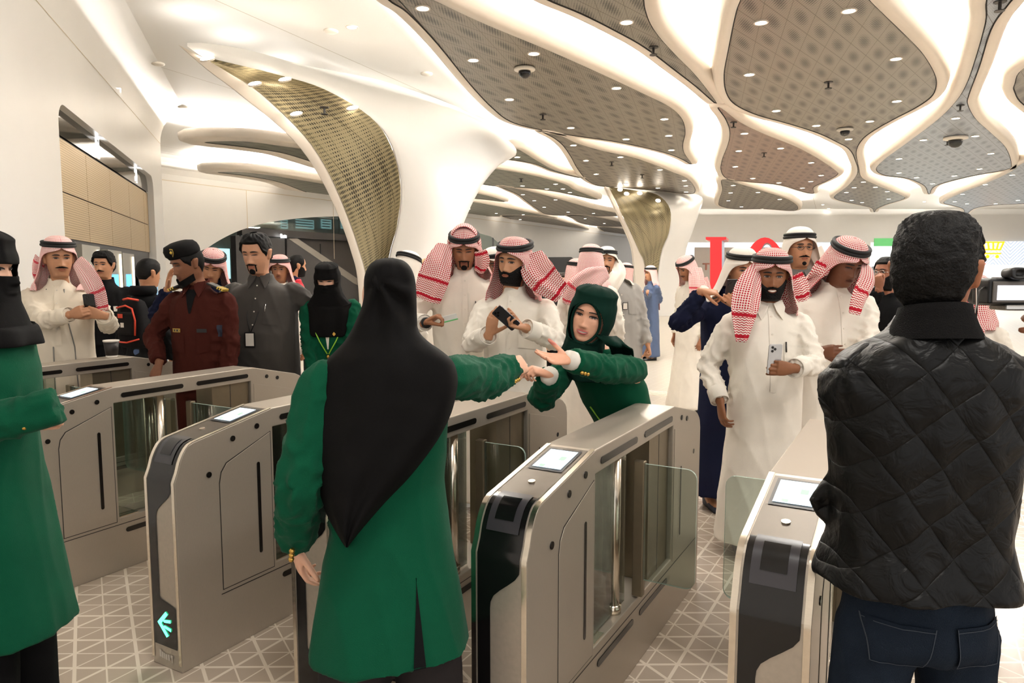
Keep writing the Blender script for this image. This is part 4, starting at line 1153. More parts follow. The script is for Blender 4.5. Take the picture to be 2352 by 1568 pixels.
    # colour
    col = me.color_attributes.new('Col', 'FLOAT_COLOR', 'POINT'); sk = lin(skin); lp = lin(lips); Mi = q.MH.inverted()
    stub = tuple(c*.45 for c in sk) if beard else sk
    buf = []
    for v in me.vertices:
        p = (Mi@v.co)/hs; c = sk
        if face and p.y < -.03 and -.13 < p.z < .1:
            f = (G(p.x, .022)**1)*max(G(p.z+.057, .0055), G(p.z+.069, .006)) if abs(p.x) < .028 else 0
            f = min(1, f*1.3)*.75
            c = tuple(a*(1-f)+b*f for a, b in zip(c, lp))
            if beard and p.z < -.03:
                f = .35*max(0, min(1, (-.035-p.z)/.03))*(1-min(1, f))
                c = tuple(a*(1-f)+b*f for a, b in zip(c, stub))
        buf += [*c, 1]
    col.data.foreach_set('color', buf)
    me.transform(Matrix.Translation(-g)); me.name = 'body'
    q.body = link('body', me, M_skin, root, True)
    # ---- face pieces
    if face: face_bits(q, eyes, beard, smile, beard_m or M_hairB)
    if hair: hair_cap(q, hair)
    return q
def hobj(q, name, vs, fs, m, parent=None, smooth=True):
    """mesh given in head coordinates (unit head)"""
    return pobj(name, [q.MH@(v*q.hs)-q.loc for v in vs], fs, m, parent or q.root, smooth)
def face_bits(q, eyes, beard, smile, bmx):
    eo = {'open': .0043, 'half': .0032, 'down': .0015}[eyes]
    for sx in (-1, 1):
        ex, ez = sx*.0305, .0085
        n, k_ = 14, 7; vs = []; fs = []; mi = []
        for i in range(n+1):
            t = -1+2*i/n; x = ex+sx*0+t*.0150; h = eo*(1-t*t)**.75
            for j in range(k_+1):
                z = ez+h*(-1+2*j/k_)*(1 if j > k_/2 else .8); bul = .0035*(1-t*t)
                vs.append(fsurf(x, z, .0036+bul*.6))
        for i in range(n):
            for j in range(k_):
                fs.append((i*(k_+1)+j, (i+1)*(k_+1)+j, (i+1)*(k_+1)+j+1, i*(k_+1)+j+1))
                cx = -1+2*(i+.5)/n; mi.append(1 if abs(cx) < .54 else 0)
        o = hobj(q, 'eye', vs, fs, [M_eyeW, M_iris])
        for p, m_ in zip(o.data.polygons, mi): p.material_index = m_
        # lid line
        vs = []; fs = []
        for i in range(11):
            t = -1+2*i/10; h = eo*(1-t*t)**.75; x = ex+t*.0165
            vs += [fsurf(x, ez+h-.0006, .0062), fsurf(x, ez+h+(.0044 if q.female else .0030), .0050)]
        for i in range(10): fs.append((2*i, 2*i+2, 2*i+3, 2*i+1))
        hobj(q, 'eyelid', vs, fs, M_lash)
        vs = []; fs = []
        for i in range(13):
            t = i/12; x = sx*(.011+.042*t); zc = .027+.006*math.sin(PI*(.15+.72*t))-.003*t; w = (.0028 if q.female else .0042)*math.sin(PI*min(1, .15+t*.85))**.6
            for dz, of in ((-w, .0018), (0, .0028 if q.female else .0044), (w, .0018)): vs.append(fsurf(x, zc+dz, of))
        for i in range(12):
            for j in range(2): fs.append((i*3+j, i*3+j+1, (i+1)*3+j+1, (i+1)*3+j))
        hobj(q, 'eyebrow', vs, fs, M_brow)
    mw = .0225+.0045*smile; gap = .0004+.0036*smile; vs = []; fs = []; n = 16
    def mc(t): return -.0632+.0065*smile*t*t
    for sg in (1, -1):
        b0 = len(vs)
        for i in range(n+1):
            t = -1+2*i/n; e = max(0, 1-t*t)**.6; g_ = gap*e; tk = (.0058*(1-.22*math.exp(-(t/.16)**2)) if sg > 0 else .0078)*e+.0002
            for f, o_ in ((0, .0012), (.35, .0034), (.75, .0030), (1, .0010)): vs.append(fsurf(t*mw, mc(t)+sg*(g_+tk*f), o_))
        for i in range(n):
            for j in range(3): fs.append((b0+i*4+j, b0+(i+1)*4+j, b0+(i+1)*4+j+1, b0+i*4+j+1))
    hobj(q, 'lips', vs, fs, q.M_lips)
    vs = []; fs = []
    for i in range(n+1):
        t = -1+2*i/n; e = max(0, 1-t*t)**.6; vs += [fsurf(t*mw, mc(t)-gap*e-.0006, .0014), fsurf(t*mw, mc(t)+gap*e+.0006, .0014)]
    for i in range(n): fs.append((2*i, 2*i+2, 2*i+3, 2*i+1))
    hobj(q, 'teeth' if smile else 'mouth_line', vs, fs, M_teeth if smile else M_mouth)
    if beard:
        def mask(a, z):
            """0..1 thickness of the beard at angle a from the front, height z"""
            x = abs(hpt(a, z).x); aa = abs(math.degrees(a)); v = 0
            x = hpt(a, z).x; ax_ = abs(x)
            zc = -.0470-.10*ax_-1.6*ax_*ax_; hh = .0062*max(0, 1-(ax_/.036)**2)**.7
            mo = max(0, min(1, 1.6*(1-abs(z-zc)/max(1e-4, hh)))) if ax_ < .036 and aa < 90 else 0
            if beard in ('full', 'short'):
                top = lerp(-.046, -.004, sm((aa-16)/58))
                if z < top and aa < 96: v = min(1, (top-z)/.012)*min(1, (96-aa)/8)
                mm = (x/.0235)**2+((z+.0645)/.0105)**2
                if mm < 1.6 and aa < 60: v *= max(0, min(1, (mm-.8)/.6))
                if z > -.0525 and ax_ < .026 and aa < 60: v = 0
                v = max(v, mo*.9)
            else:
                v = mo
                if beard in ('goatee', 'goat2') and aa < 60:
                    cw, chh = (.0205, .0185) if beard == 'goatee' else (.0145, .0125); e = 1-((x/cw)**2+((z+.094)/chh)**2); v = max(v, min(1, max(0, e*3)))
                    if beard == 'goatee' and -.094 < z < -.050: v = max(v, .8*max(0, 1-abs(ax_-.0275+.08*max(0, -z-.075))/.0042))
            return v*max(0, min(1, (z+.1275)/.016))
        th = {'full': .0068, 'short': .0042, 'goatee': .0026, 'goat2': .0026, 'moustache': .0048}[beard]
        zs = [-.002-.0022*i for i in range(58)]; na = 96; vs = []; idx = {}; fs = []; mk_ = {}
        for i, z in enumerate(zs):
            for j in range(na+1):
                a = math.radians(-100+200*j/na); mk_[i, j] = mask(a, z)
        for i, z in enumerate(zs):
            for j in range(na+1):
                a = math.radians(-100+200*j/na); m_ = mk_[i, j]
                n_ = .75+.5*noise.noise((a*14, z*220, 3.1))
                p = hpt(a, z, -.0015+(.0035+th*n_)*m_ if m_ > 0 else -.002)
                if p.y < 0 and m_ > 0: p.y -= .0015
                vs.append(p)
        for i in range(len(zs)-1):
            for j in range(na):
                if max(mk_[i, j], mk_[i+1, j], mk_[i, j+1], mk_[i+1, j+1]) > .05:
                    fs.append((i*(na+1)+j, i*(na+1)+j+1, (i+1)*(na+1)+j+1, (i+1)*(na+1)+j))
        used = sorted({v for f in fs for v in f}); mp = {v: i for i, v in enumerate(used)}
        hobj(q, 'moustache' if beard == 'moustache' else 'beard', [vs[v] for v in used], [tuple(mp[v] for v in f) for f in fs], bmx)
def hair_cap(q, h):
    """h: dict(th thickness, m material, front hairline z, back z, rough)"""
    th = h.get('th', .012); fz = h.get('front', .070); bz = h.get('back', -.075); na = 72; vs = []; fs = []
    rows = 34; amp = h.get('amp', .4); sc = h.get('sc', 60); sd = q.Y*3.7
    for i in range(rows+1):
        for j in range(na+1):
            a = -PI+2*PI*j/na; aa = abs(math.degrees(a))
            zl = fz if aa < 42 else lerp(fz, .012, sm((aa-42)/22)) if aa < 64 else lerp(.012, -.012, sm((aa-64)/16)) if aa < 82 else (.03 if aa < 98 and h.get('earcut', 1) else lerp(-.02, bz, sm((aa-98)/40)))
            if 82 <= aa < 98: zl = .018
            t = i/rows; z = .1195-(.1195-zl)*t**1.15
            edge = min(1, (1-t)*7)
            sd_ = 1-.55*max(0, 1-abs(aa-98)/34)*(1 if z < .05 else max(0, 1-(z-.05)/.03))
            o = th*edge*sd_*(1+amp*min(1, i/5)*noise.noise((math.cos(a)*sc*.085+sd, math.sin(a)*sc*.085, z*sc)))+.0015
            p = hpt(a, z, o); p.z += o*max(0, (z-.04)/.08)
            vs.append(p)
    for i in range(rows):
        for j in range(na): fs.append((i*(na+1)+j, i*(na+1)+j+1, (i+1)*(na+1)+j+1, (i+1)*(na+1)+j))
    return hobj(q, 'hair', vs, fs, h.get('m', M_hairB))

# ------------------------------------------------------------------ garments
def rid(n): return .5-min(1, abs(n)*2.2)**.7
def folds(me, K, sleeves, amp, z0, z1, seed=0, cl=1.0):
    """push vertices along normals: long vertical drape folds below, diagonal creases along the sleeves"""
    me.update(); out = []
    for v in me.vertices:
        p = v.co; n = v.normal; best = 9; bs = None
        for a, e, w in sleeves:
            d1, t1 = nearest_seg(p, a, e); d2, t2 = nearest_seg(p, e, w)
            if d1 < d2 and d1 < best: best = d1; bs = (a, e, t1, .45+.75*t1, t1)
            elif d2 < best: best = d2; bs = (e, w, t2, 1.2-.55*t2, 1+t2)
        t = max(0, min(1, (z1-p.z)/max(.01, z1-z0)))
        ws = max(0, min(1, (.135-best)/.045)) if bs else 0
        d = 0
        if ws < 1:
            d += (1-ws)*(noise.noise((p.x*7*cl+seed, p.y*7*cl, p.z*1.0))*amp*(.35+1.25*t)
                 +rid(noise.noise((p.x*9*cl+seed+p.z*2.2, p.y*9*cl+4-p.z*1.2, p.z*2.2)))*amp*.55
                 +noise.noise((p.x*16*cl+seed, p.y*16*cl+9, p.z*6.0))*amp*.22)
        if ws > 0:
            a, e, tt, f, s = bs; ax = (e-a).normalized(); r = p-(a+ax*((p-a).dot(ax))); u = ax.orthogonal().normalized(); w2 = ax.cross(u)
            an = math.atan2(r.dot(w2), r.dot(u))
            d += ws*f*amp*(1.25*rid(noise.noise((s*4.2+.35*math.cos(an+seed), 1.1*math.cos(an)+seed*1.7, 1.1*math.sin(an)+s*1.5)))+.35*noise.noise((s*9+seed, 2*math.cos(an), 2*math.sin(an))))
        out.append(p+n*d)
    for v, p in zip(me.vertices, out): v.co = p
    me.update()
THOBE = [(.055, .060, .060, .060), (.015, .068, .066, .066), (-.012, .096, .076, .080), (-.035, .140, .088, .094), (-.062, .176, .098, .104), (-.10, .190, .108, .110), (-.16, .194, .118, .116), (-.25, .190, .124, .116), (-.36, .186, .126, .112), (-.48, .186, .128, .112), (-.60, .194, .134, .124), (-.75, .200, .138, .132)]
def garment(q, name, m, hem, rows=None, flare=(.235, .17), sleeve=(.066, .060, .053, .048), cuff=-.02, vox=None, amp=.0135, seed=None, smooth=3, arms=('L', 'R'), cl=1.0, armgap=None, extra=None):
    """one continuous garment: torso loft down to the hem + sleeves, fused"""
    K, R, nb, bw, belly = q.K, q.R, q.nb, q.bw, q.belly
    ax = R@Vector((1, 0, 0)); ay = R@Vector((0, 1, 0)); rows = rows or THOBE
    bm = bmesh.new(); rs = []
    def cen(z):
        t = max(0, min(1.6, (nb.z-z)/(nb.z-q.pel.z)))
        if t <= 1: return nb.lerp(q.pel, t)
        return Vector((q.pel.x, q.pel.y, z))
    def sup(c, rx, rf, rb, n=40):
        out = []
        for i in range(n):
            a = 2*PI*i/n; s_, c_ = math.sin(a), math.cos(a)
            x = rx*math.copysign(abs(c_)**(2/2.35), c_); y = math.copysign(abs(s_)**(2/2.35), s_); y *= rb if y > 0 else rf
            out.append(c+ax*x+ay*y)
        return out
    for dz, rx, rf, rb in rows:
        z = nb.z+dz*K
        if z < hem+.02: break
        bl = belly*math.exp(-((dz+.42)/.22)**2)
        c = cen(z); c.z = z
        rs.append(sup(c, rx*K*bw*(1 if dz > -.0 else 1+.35*bl*2), (rf+bl)*K*(.6+.4*bw), rb*K*(.6+.4*bw)))
    last = rows[len(rs)-1]
    for i in (1, 2, 3, 4):
        t = i/4; z0_ = nb.z+last[0]*K; z = z0_+(hem-z0_)*t
        if z0_-hem < .03: break
        c = cen(z); c.z = z
        rs.append(sup(c, lerp(last[1]*bw, flare[0]*bw, t)*K, lerp(last[2], flare[1], t)*K*(.6+.4*bw), lerp(last[3], flare[1], t)*K*(.6+.4*bw)))
    loft(bm, rs)
    sl = []
    for s in arms:
        S, E_, W = q.S[s], q.E[s], q.W[s]; d = (W-E_).normalized(); We = W+d*cuff
        inner = S.lerp(nb, .25)+Vector((0, 0, -.03*K))
        pts = crom([inner, S+Vector((0, 0, -.006)), S.lerp(E_, .55), E_, E_.lerp(We, .5), We], 4, False)
        r = [lerp(sleeve[0]*.9, sleeve[0], min(1, i/4)) if i < 4 else 0 for i in range(len(pts))]
        for i in range(len(pts)):
            t = i/(len(pts)-1)
            r[i] = (interp([(0, sleeve[0]*.62), (.12, sleeve[0]*.8), (.3, sleeve[0]), (.6, sleeve[1]), (.85, sleeve[2]), (1, sleeve[3])], t))*K*(.7+.3*bw)
        tube(bm, pts, r, 18)
        sl.append((S, E_, W))
    if extra: extra(bm)
    me = remesh(bm, vox or (.009 if q.Y < 3 else .011 if q.Y < 6.2 else .016), smooth, .5)
    folds(me, K, sl, amp, hem, nb.z-.2, seed if seed is not None else q.Y*7.3+q.nb.x, cl)
    q.gb = BVHTree.FromPolygons([v.co.copy() for v in me.vertices], [tuple(p.vertices) for p in me.polygons])
    me.transform(Matrix.Translation(-q.loc)); me.name = name
    o = link(name, me, m, q.root, True); q.g = o
    return o
def onbody(q, u, z, off=.004, back=False):
    """front surface of the garment at lateral u (person's left +) and height z, world coordinates"""
    s = -1 if not back else 1
    o = Vector((q.nb.x, q.nb.y, 0)).lerp(Vector((q.pel.x, q.pel.y, 0)), max(0, min(1.3, (q.nb.z-z)/(q.nb.z-q.pel.z)))); o.z = z
    o = o+q.R@Vector((u, s*.25, 0)); d = q.R@Vector((0, -s, 0))
    h = q.gb.ray_cast(o, d)
    if h[0] is None: return o-q.R@Vector((0, s*.13, 0))
    return h[0]-d*off
def decal(q, name, pts, m, parent=None, off=.004, nu=8, nv=8, back=False):
    """quad patch (4 corners (u,z)) laid onto the garment"""
    (a, b, c, d) = [Vector((p[0], p[1], 0)) for p in pts]; vs = []; fs = []
    for i in range(nu+1):
        for j in range(nv+1):
            p = a.lerp(b, i/nu).lerp(d.lerp(c, i/nu), j/nv); vs.append(onbody(q, p.x, p.y, off, back)-q.loc)
    for i in range(nu):
        for j in range(nv): fs.append((i*(nv+1)+j, (i+1)*(nv+1)+j, (i+1)*(nv+1)+j+1, i*(nv+1)+j+1))
    return pobj(name, vs, fs, m, parent or q.root, True)
def rod(q, name, pts, rad, m, parent=None, off=.006):
    return tubeo(name, [onbody(q, u, z, off)-q.loc for u, z in pts], rad, m, parent or q.root, 6)
def thobe_front(q, m, pocket=True, pen=None, buttons=4, collar='band', mb=None):
    zt = q.nb.z+.02*q.K
    decal(q, 'placket', [(-.016, zt-.02), (.016, zt-.02), (.018, zt-.46), (-.018, zt-.46)], m, None, .003, 2, 16)
    for i in range(buttons):
        p = onbody(q, 0, zt-.05-.095*i, .004)-q.loc
        bm = bmesh.new(); d = q.R@Vector((0, -1, 0)); tube(bm, [p, p+d*.003], .0055, 10); bobj('button', bm, mb or M_btn, q.root)
    if pocket:
        u0 = .055*q.bw; decal(q, 'chest_pocket', [(u0, zt-.20), (u0+.10, zt-.215), (u0+.10, zt-.34), (u0, zt-.33)], m, None, .005)
    if pen: rod(q, 'pen', [(.065*q.bw, zt-.185), (.065*q.bw, zt-.24)], .004, pen, None, .010)
    ring_collar(q, m, collar)
M_btn = mat('button_pearl', (228, 220, 206), .3); M_goldb = mat('gold_button', (196, 156, 78), .25, metal=.9)
def ring_collar(q, m, kind):
    K = q.K; c0 = q.nb; ax = q.R@Vector((1, 0, 0)); ay = q.R@Vector((0, 1, 0)); vs = []; fs = []; n = 28
    for zz, r in ((.002, .072), (.035, .067), (.062, .064), (.064, .060), (.035, .060)):
        for i in range(n):
            a = 2*PI*i/n; vs.append(c0+ax*(r*K*math.cos(a))+ay*(r*K*math.sin(a)*1.02+(-.004 if math.sin(a) < 0 else 0))+Vector((0, 0, (zz+(.012 if math.sin(a) > 0 else -.012*abs(math.sin(a))))*K))-q.loc)
    for k_ in range(4):
        for i in range(n): fs.append((k_*n+i, k_*n+(i+1) % n, (k_+1)*n+(i+1) % n, (k_+1)*n+i))
    pobj('collar', vs, fs, m, q.root, True)
    if kind == 'point':
        for sg in (-1, 1):
            z = c0.z
            A = [c0+q.R@Vector((sg*.012, -.078, .040))*K, c0+q.R@Vector((sg*.070, -.035, .060))*K, c0+q.R@Vector((sg*.082, -.060, .018))*K]
            B = onbody(q, sg*.060*K, c0.z-.050*K, .008); A.append(B); A.append(c0+q.R@Vector((sg*.026, -.092, .0))*K)
            P = [p-q.loc for p in A]; off = q.R@Vector((0, -.004, .002))
            n_ = len(P)
            pobj('collar_point', P+[p+off for p in P], [tuple(range(n_)), tuple(range(2*n_-1, n_-1, -1))]+[(i, (i+1) % n_, n_+(i+1) % n_, n_+i) for i in range(n_)], m, q.root)
def cuffs(q, m, r=.050, L_=.055, sides=('L', 'R')):
    for s in sides:
        d = (q.W[s]-q.E[s]).normalized(); c = q.W[s]-d*.02; bm = bmesh.new(); K = q.K*(.7+.3*q.bw)
        u, v = frames([c, c+d])[0]
        loft(bm, [ring(c-d*L_-q.loc, u, v, r*K*1.02, r*K*1.02, 20), ring(c+d*.006-q.loc, u, v, r*K, r*K, 20), ring(c+d*.006-q.loc, u, v, r*K-.005, r*K-.005, 20), ring(c-d*.03-q.loc, u, v, r*K-.008, r*K-.008, 20)], False, False)
        bobj('cuff', bm, m, q.root, True)
def ghutra(q, m, tails=(), back=.26, spread=1.0, peak=.012, agal=True, tilt=0, flareL=1.0, flareR=1.0, topo=1.0, agz=.083, thick=.004, face_open=1.0):
    """headscarf: hood over the head (open at the face), skirts over shoulders and back, separate hanging tails, rope ring on top"""
    hs, K = q.hs, q.K
    rows = [(.149, .004, .004, .004, 180), (.147, .03, .03, .034, 180), (.139, .055, .056, .064, 180), (.122, .073, .077, .088, 180), (.100, .083, .090, .102, 180), (.083, .0845, .094, .106, 180),
            (.072, .089, .102, .110, 180), (.062, .093, .107+peak, .113, 168), (.046, .098, .106, .116, 141), (.022, .103, .10, .118, 124), (-.015, .108, .098, .121, 116), (-.06, .115, .098, .122, 112), (-.11, .128, .10, .122, 109), (-.16, .150, .112, .124, 106)]
    nc = 64; seed = q.Y*11+q.hc.x*5
    grid_ = []
    for i, (z, w, f, b, A) in enumerate(rows):
        r = []
        A = 180-(180-A)*face_open
        for j in range(nc+1):
            a = math.radians(-A+2*A*j/nc)      # from the back
            s, c = math.sin(a), math.cos(a)
            fl = (flareL if s > 0 else flareR)
            ww = w*(1+(fl-1)*max(0, min(1, (.06-z)/.15)))
            x = ww*math.copysign(abs(s)**(.87), s); y = (b if c > 0 else f)*math.copysign(abs(c)**.87, c)
            amp = max(0, (.07-z))*.11
            rad = 1+amp*(math.sin(a*7+seed)+.6*math.sin(a*12+seed*2))*(1.0)
            zz = z*(topo if z > .1 else 1)
            if i in (6, 7): zz -= .012*min(1, abs(s)*1.2)*(abs(a) > PI/2)
            if i == 7: zz -= .004*math.exp(-((abs(a)-PI)/.16)**2) ; 
            r.append(q.MH@(Vector((x*rad, y*rad, zz))*hs))
        grid_.append(r)
    # skirts in body space
    base = grid_[-1]; ax = q.R@Vector((1, 0, 0)); ay = q.R@Vector((0, 1, 0))
    for t in (.25, .5, .75, 1.0):
        r = []
        for j in range(nc+1):
            A = math.radians(106*face_open); a = -A+2*A*j/nc; s, c = math.sin(a), math.cos(a)
            L_ = lerp(.05, back, sm((c-.05)/.75)); 
            tx = q.nb+ax*(.165*spread*s*K)+ay*((.150 if c > 0 else .13)*math.copysign(abs(c)**.8, c)*K); tx.z = q.nb.z+.012-L_*t*K
            if abs(s) > .6: tx.z = max(tx.z, q.nb.z-.028*K)
            b0 = base[j]; p = b0.lerp(tx, min(1, .35+t*.75)); p.z = lerp(b0.z, tx.z, t)
            wv = .010*t*math.sin(a*9+seed); p += (ax*s+ay*c)*wv
            r.append(p)
        grid_.append(r)
    vs = []; fs = []; uvs = []
    nR = len(grid_)
    v_acc = [0]*(nc+1)
    for i in range(nR):
        if i: v_acc = [v_acc[j]+(grid_[i][j]-grid_[i-1][j]).length for j in range(nc+1)]
        u = 0
        for j in range(nc+1):
            if j: u += (grid_[max(i, 4)][j]-grid_[max(i, 4)][j-1]).length
            vs.append(grid_[i][j]-q.loc); uvs.append((u, v_acc[j]))
    for i in range(nR-1):
        for j in range(nc): fs.append((i*(nc+1)+j, i*(nc+1)+j+1, (i+1)*(nc+1)+j+1, (i+1)*(nc+1)+j))
    # tails: list of paths [(px,py,dY,halfwidth)], widths in metres; drawn as draped strips
    for tl in tails:
        pts = []; wd = []
        for (x, y, dY, hwid) in tl: pts.append(atY(x, y, q.Y+dY)); wd.append(Vector((hwid, 0, 0)))
        P = crom(pts, 5, False); Wd = crom(wd, 5, False); n = len(P); kk = 10
        acc = [0]
        for i in range(1, n): acc.append(acc[-1]+(P[i]-P[i-1]).length)
        b0 = len(vs)
        for i in range(n):
            d = (P[min(n-1, i+1)]-P[max(0, i-1)]).normalized()
            side = d.cross(Vector((0, -1, 0)));  side = side.normalized() if side.length > .1 else Vector((1, 0, 0))
            up = side.cross(d).normalized()
            for j in range(kk+1):
                t = -1+2*j/kk; hw_ = Wd[i].x
                fold = hw_*(.17*math.sin(t*4.6+i*.10+seed)+.09*math.sin(t*9+i*.17+seed*2))*min(1, i/6)+.010*(1-t*t)
                vs.append(P[i]+side*(t*hw_)-up*fold*(1 if up.y > 0 else -1)-q.loc); uvs.append((10+t*hw_, acc[-1]-acc[i]))
        for i in range(n-1):
            for j in range(kk): fs.append((b0+i*(kk+1)+j, b0+i*(kk+1)+j+1, b0+(i+1)*(kk+1)+j+1, b0+(i+1)*(kk+1)+j))
    o = pobj('headscarf', vs, fs, m, q.root, True)
    uv = o.data.uv_layers.new(name='UVMap')
    for l_ in o.data.loops: uv.data[l_.index].uv = uvs[l_.vertex_index]
    ss = o.modifiers.new('sub', 'SUBSURF'); ss.levels = 1; ss.render_levels = 1
    so = o.modifiers.new('thick', 'SOLIDIFY'); so.thickness = thick; so.offset = 0
    if agal:
        bm = bmesh.new()
        for dz, gr in ((0, 0), (.0175, -.0025)):
            pr = []
            for i in range(48):
                a = 2*PI*i/48; s, c = math.sin(a), math.cos(a)
                pr.append(Vector(((.093+gr)*s, (-(.100+gr) if c > 0 else -(.111+gr))*c, agz+dz-tilt*c)))
            rs = []
            for i in range(48):
                d = (pr[(i+1) % 48]-pr[i-1]).normalized(); u = Vector((0, 0, 1)); v = d.cross(u).normalized(); u = v.cross(d)
                rs.append([q.MH@((pr[i]+u*(.0105*math.cos(2*PI*k_/10))+v*(.0105*math.sin(2*PI*k_/10)))*hs)-q.loc for k_ in range(10)])
            rr = [[bm.verts.new(p) for p in r] for r in rs]
            for i in range(48):
                a, b = rr[i], rr[(i+1) % 48]
                for k_ in range(10): bm.faces.new((a[k_], a[(k_+1) % 10], b[(k_+1) % 10], b[k_]))
        ag = bobj('head_rope', bm, M_agal, o, True)
    return o
def legs(q, m, top_z, r=(.10, .085, .07, .07), bottom=.04, name='trousers', amp=.006, spread=.0, tw=1.0):
    bm = bmesh.new(); K = q.K
    ax = q.R@Vector((1, 0, 0)); ay = q.R@Vector((0, 1, 0)); c = Vector((q.pel.x, q.pel.y, 0))
    rs = []
    for z, rx, ry in ((top_z, .150*tw, .112*tw), (top_z-.08, .162*tw, .122*tw), (top_z-.16, .168*tw, .126*tw), (top_z-.2, .12*tw, .1*tw)):
        rs.append([c+Vector((0, 0, z))+ax*(rx*K*q.bw*math.cos(2*PI*i/24))+ay*(ry*K*math.sin(2*PI*i/24)) for i in range(24)])
    loft(bm, rs)
    for sg in (-1, 1):
        h = c+ax*(sg*.088*K*q.bw)+Vector((0, 0, top_z-.14)); kn = c+ax*(sg*(.10+spread*.5)*K)+Vector((0, 0, top_z*.52)); an = c+ax*(sg*(.11+spread)*K)+Vector((0, 0, bottom))
        tube(bm, [h, h.lerp(kn, .5), kn, kn.lerp(an, .5), an], [x*K for x in (r[0], r[0]*.93, r[1], r[2], r[3])], 18)
    me = remesh(bm, .013, 4, .5); folds(me, K, [], amp, bottom, top_z, q.Y*3, 1.6)
    me.transform(Matrix.Translation(-q.loc)); return link(name, me, m, q.root, True)
def shoes(q, m, spread=.10, sole=None, dy=0):
    for sg in (-1, 1):
        c = Vector((0, 0, 0))+q.R@Vector((sg*spread*q.K, -.02+dy, 0)); rs = []
        for y, w, h in ((.10, .012, .05), (.09, .030, .075), (.05, .034, .085), (0, .036, .075), (-.06, .042, .055), (-.12, .043, .042), (-.155, .034, .032), (-.17, .012, .02)):
            r = []
            for i in range(14):
                a = 2*PI*i/14; x = w*math.cos(a); z = max(0, h*.5+h*.5*math.sin(a)) if math.sin(a) > -.3 else .0
                r.append(c+q.R@Vector((x, y, z+.002)))
            rs.append(r)
        bm = bmesh.new(); loft(bm, rs); bobj('shoe', bm, m, q.root, True)
def phone(label, p, x_, y_, n_, m_back, cams=True, sc=1.0, scr=None):
    """slab with rounded corners; x_ right, y_ up, n_ towards the viewer side (the camera back)"""
    x_ = Vector(x_).normalized(); y_ = Vector(y_); y_ = (y_-x_*y_.dot(x_)).normalized(); n_ = x_.cross(y_)
    t = empty('smartphone', p); tag(t, label, 'phone')
    w, h, d, r = .0375*sc, .077*sc, .004*sc, .010*sc
    ol = []
    for cx, cy, a0 in ((w-r, h-r, 0), (-w+r, h-r, PI/2), (-w+r, -h+r, PI), (w-r, -h+r, 1.5*PI)):
        for k_ in range(5): a = a0+k_*PI/8; ol.append((cx+r*math.cos(a), cy+r*math.sin(a)))
    bm = bmesh.new(); A = [bm.verts.new(x_*a+y_*b+n_*d) for a, b in ol]; B = [bm.verts.new(x_*a+y_*b-n_*d) for a, b in ol]; n = len(ol)
    bm.faces.new(A); bm.faces.new(B[::-1])
    for i in range(n): bm.faces.new((A[i], A[(i+1) % n], B[(i+1) % n], B[i]))
    bobj('shell', bm, m_back, t, bevel=.0012)
    bm = bmesh.new(); f = [bm.verts.new(x_*a*.93+y_*b*.965-n_*(d+.0006)) for a, b in ol]; bm.faces.new(f[::-1]); bobj('screen', bm, scr or M_gloss, t)
    if cams:
        for a, b in ((-.5, .80), (-.5, .55), (-.12, .68)):
            bm = bmesh.new(); c = x_*(a*w)+y_*(b*h)+n_*d; tube(bm, [c, c+n_*.0025], .0068*sc, 12); bobj('lens', bm, M_gloss, t)
    return t

def hand_phone(q, s, label, m_back, up=(0, -.12, 1), along=.088, depth=.020, raise_=.02, **kw):
    W, D, N_ = q.W[s], q.HD[s].normalized(), Vector(q.HN[s]); N_ = (N_-D*N_.dot(D)).normalized()
    n = -N_; up = Vector(up).normalized(); up = (up-n*up.dot(n)).normalized(); x = up.cross(n)
    return phone(label, W+D*along*q.K+N_*depth*q.K+up*raise_, x, up, None, m_back, **kw)
# ================================================================== PEOPLE: the cast
C_white = cloth('white_thobe', (232, 224, 211)); C_white2 = cloth('ivory_jacket', (226, 214, 194)); C_grey = cloth('grey_thobe', (160, 156, 150)); C_char = cloth('charcoal_thobe', (62, 58, 54))
C_blue = cloth('slate_blue_thobe', (74, 88, 116)); C_navy = cloth('navy_robe', (26, 30, 52)); C_green = cloth('emerald_wool', (8, 74, 50), .3, var=.1, sheen=.05); C_maroon = cloth('maroon_uniform', (62, 26, 20)); C_greysh = cloth('grey_shirt', (112, 108, 104))
C_blackc = cloth('black_cloth', (20, 20, 21)); C_black2 = cloth('black_veil', (16, 15, 15), .1, rough=.8, var=.1); C_dgreen = cloth('bottle_green_scarf', (14, 42, 34), .1); C_pants = cloth('black_trousers', (17, 17, 18)); C_jeans = cloth('blue_jeans', (62, 84, 124), .4, var=.2); C_jeansD = cloth('dark_jeans', (27, 35, 46), .5, var=.3)
C_char2 = cloth('charcoal_trousers', (46, 42, 42)); M_shoe = mat('shoe_black', (20, 17, 16), .4); M_sand = mat('sandal_brown', (48, 32, 24), .5); M_white_sole = mat('sneaker', (36, 40, 56), .6)
M_pen = mat('pen_dark', (40, 36, 34), .3); M_silv = mat('silver', (190, 188, 184), .25, metal=.9)
BROWN = (150, 100, 70); TAN = (184, 132, 98); DARK = (112, 70, 48); PALE = (222, 172, 144)

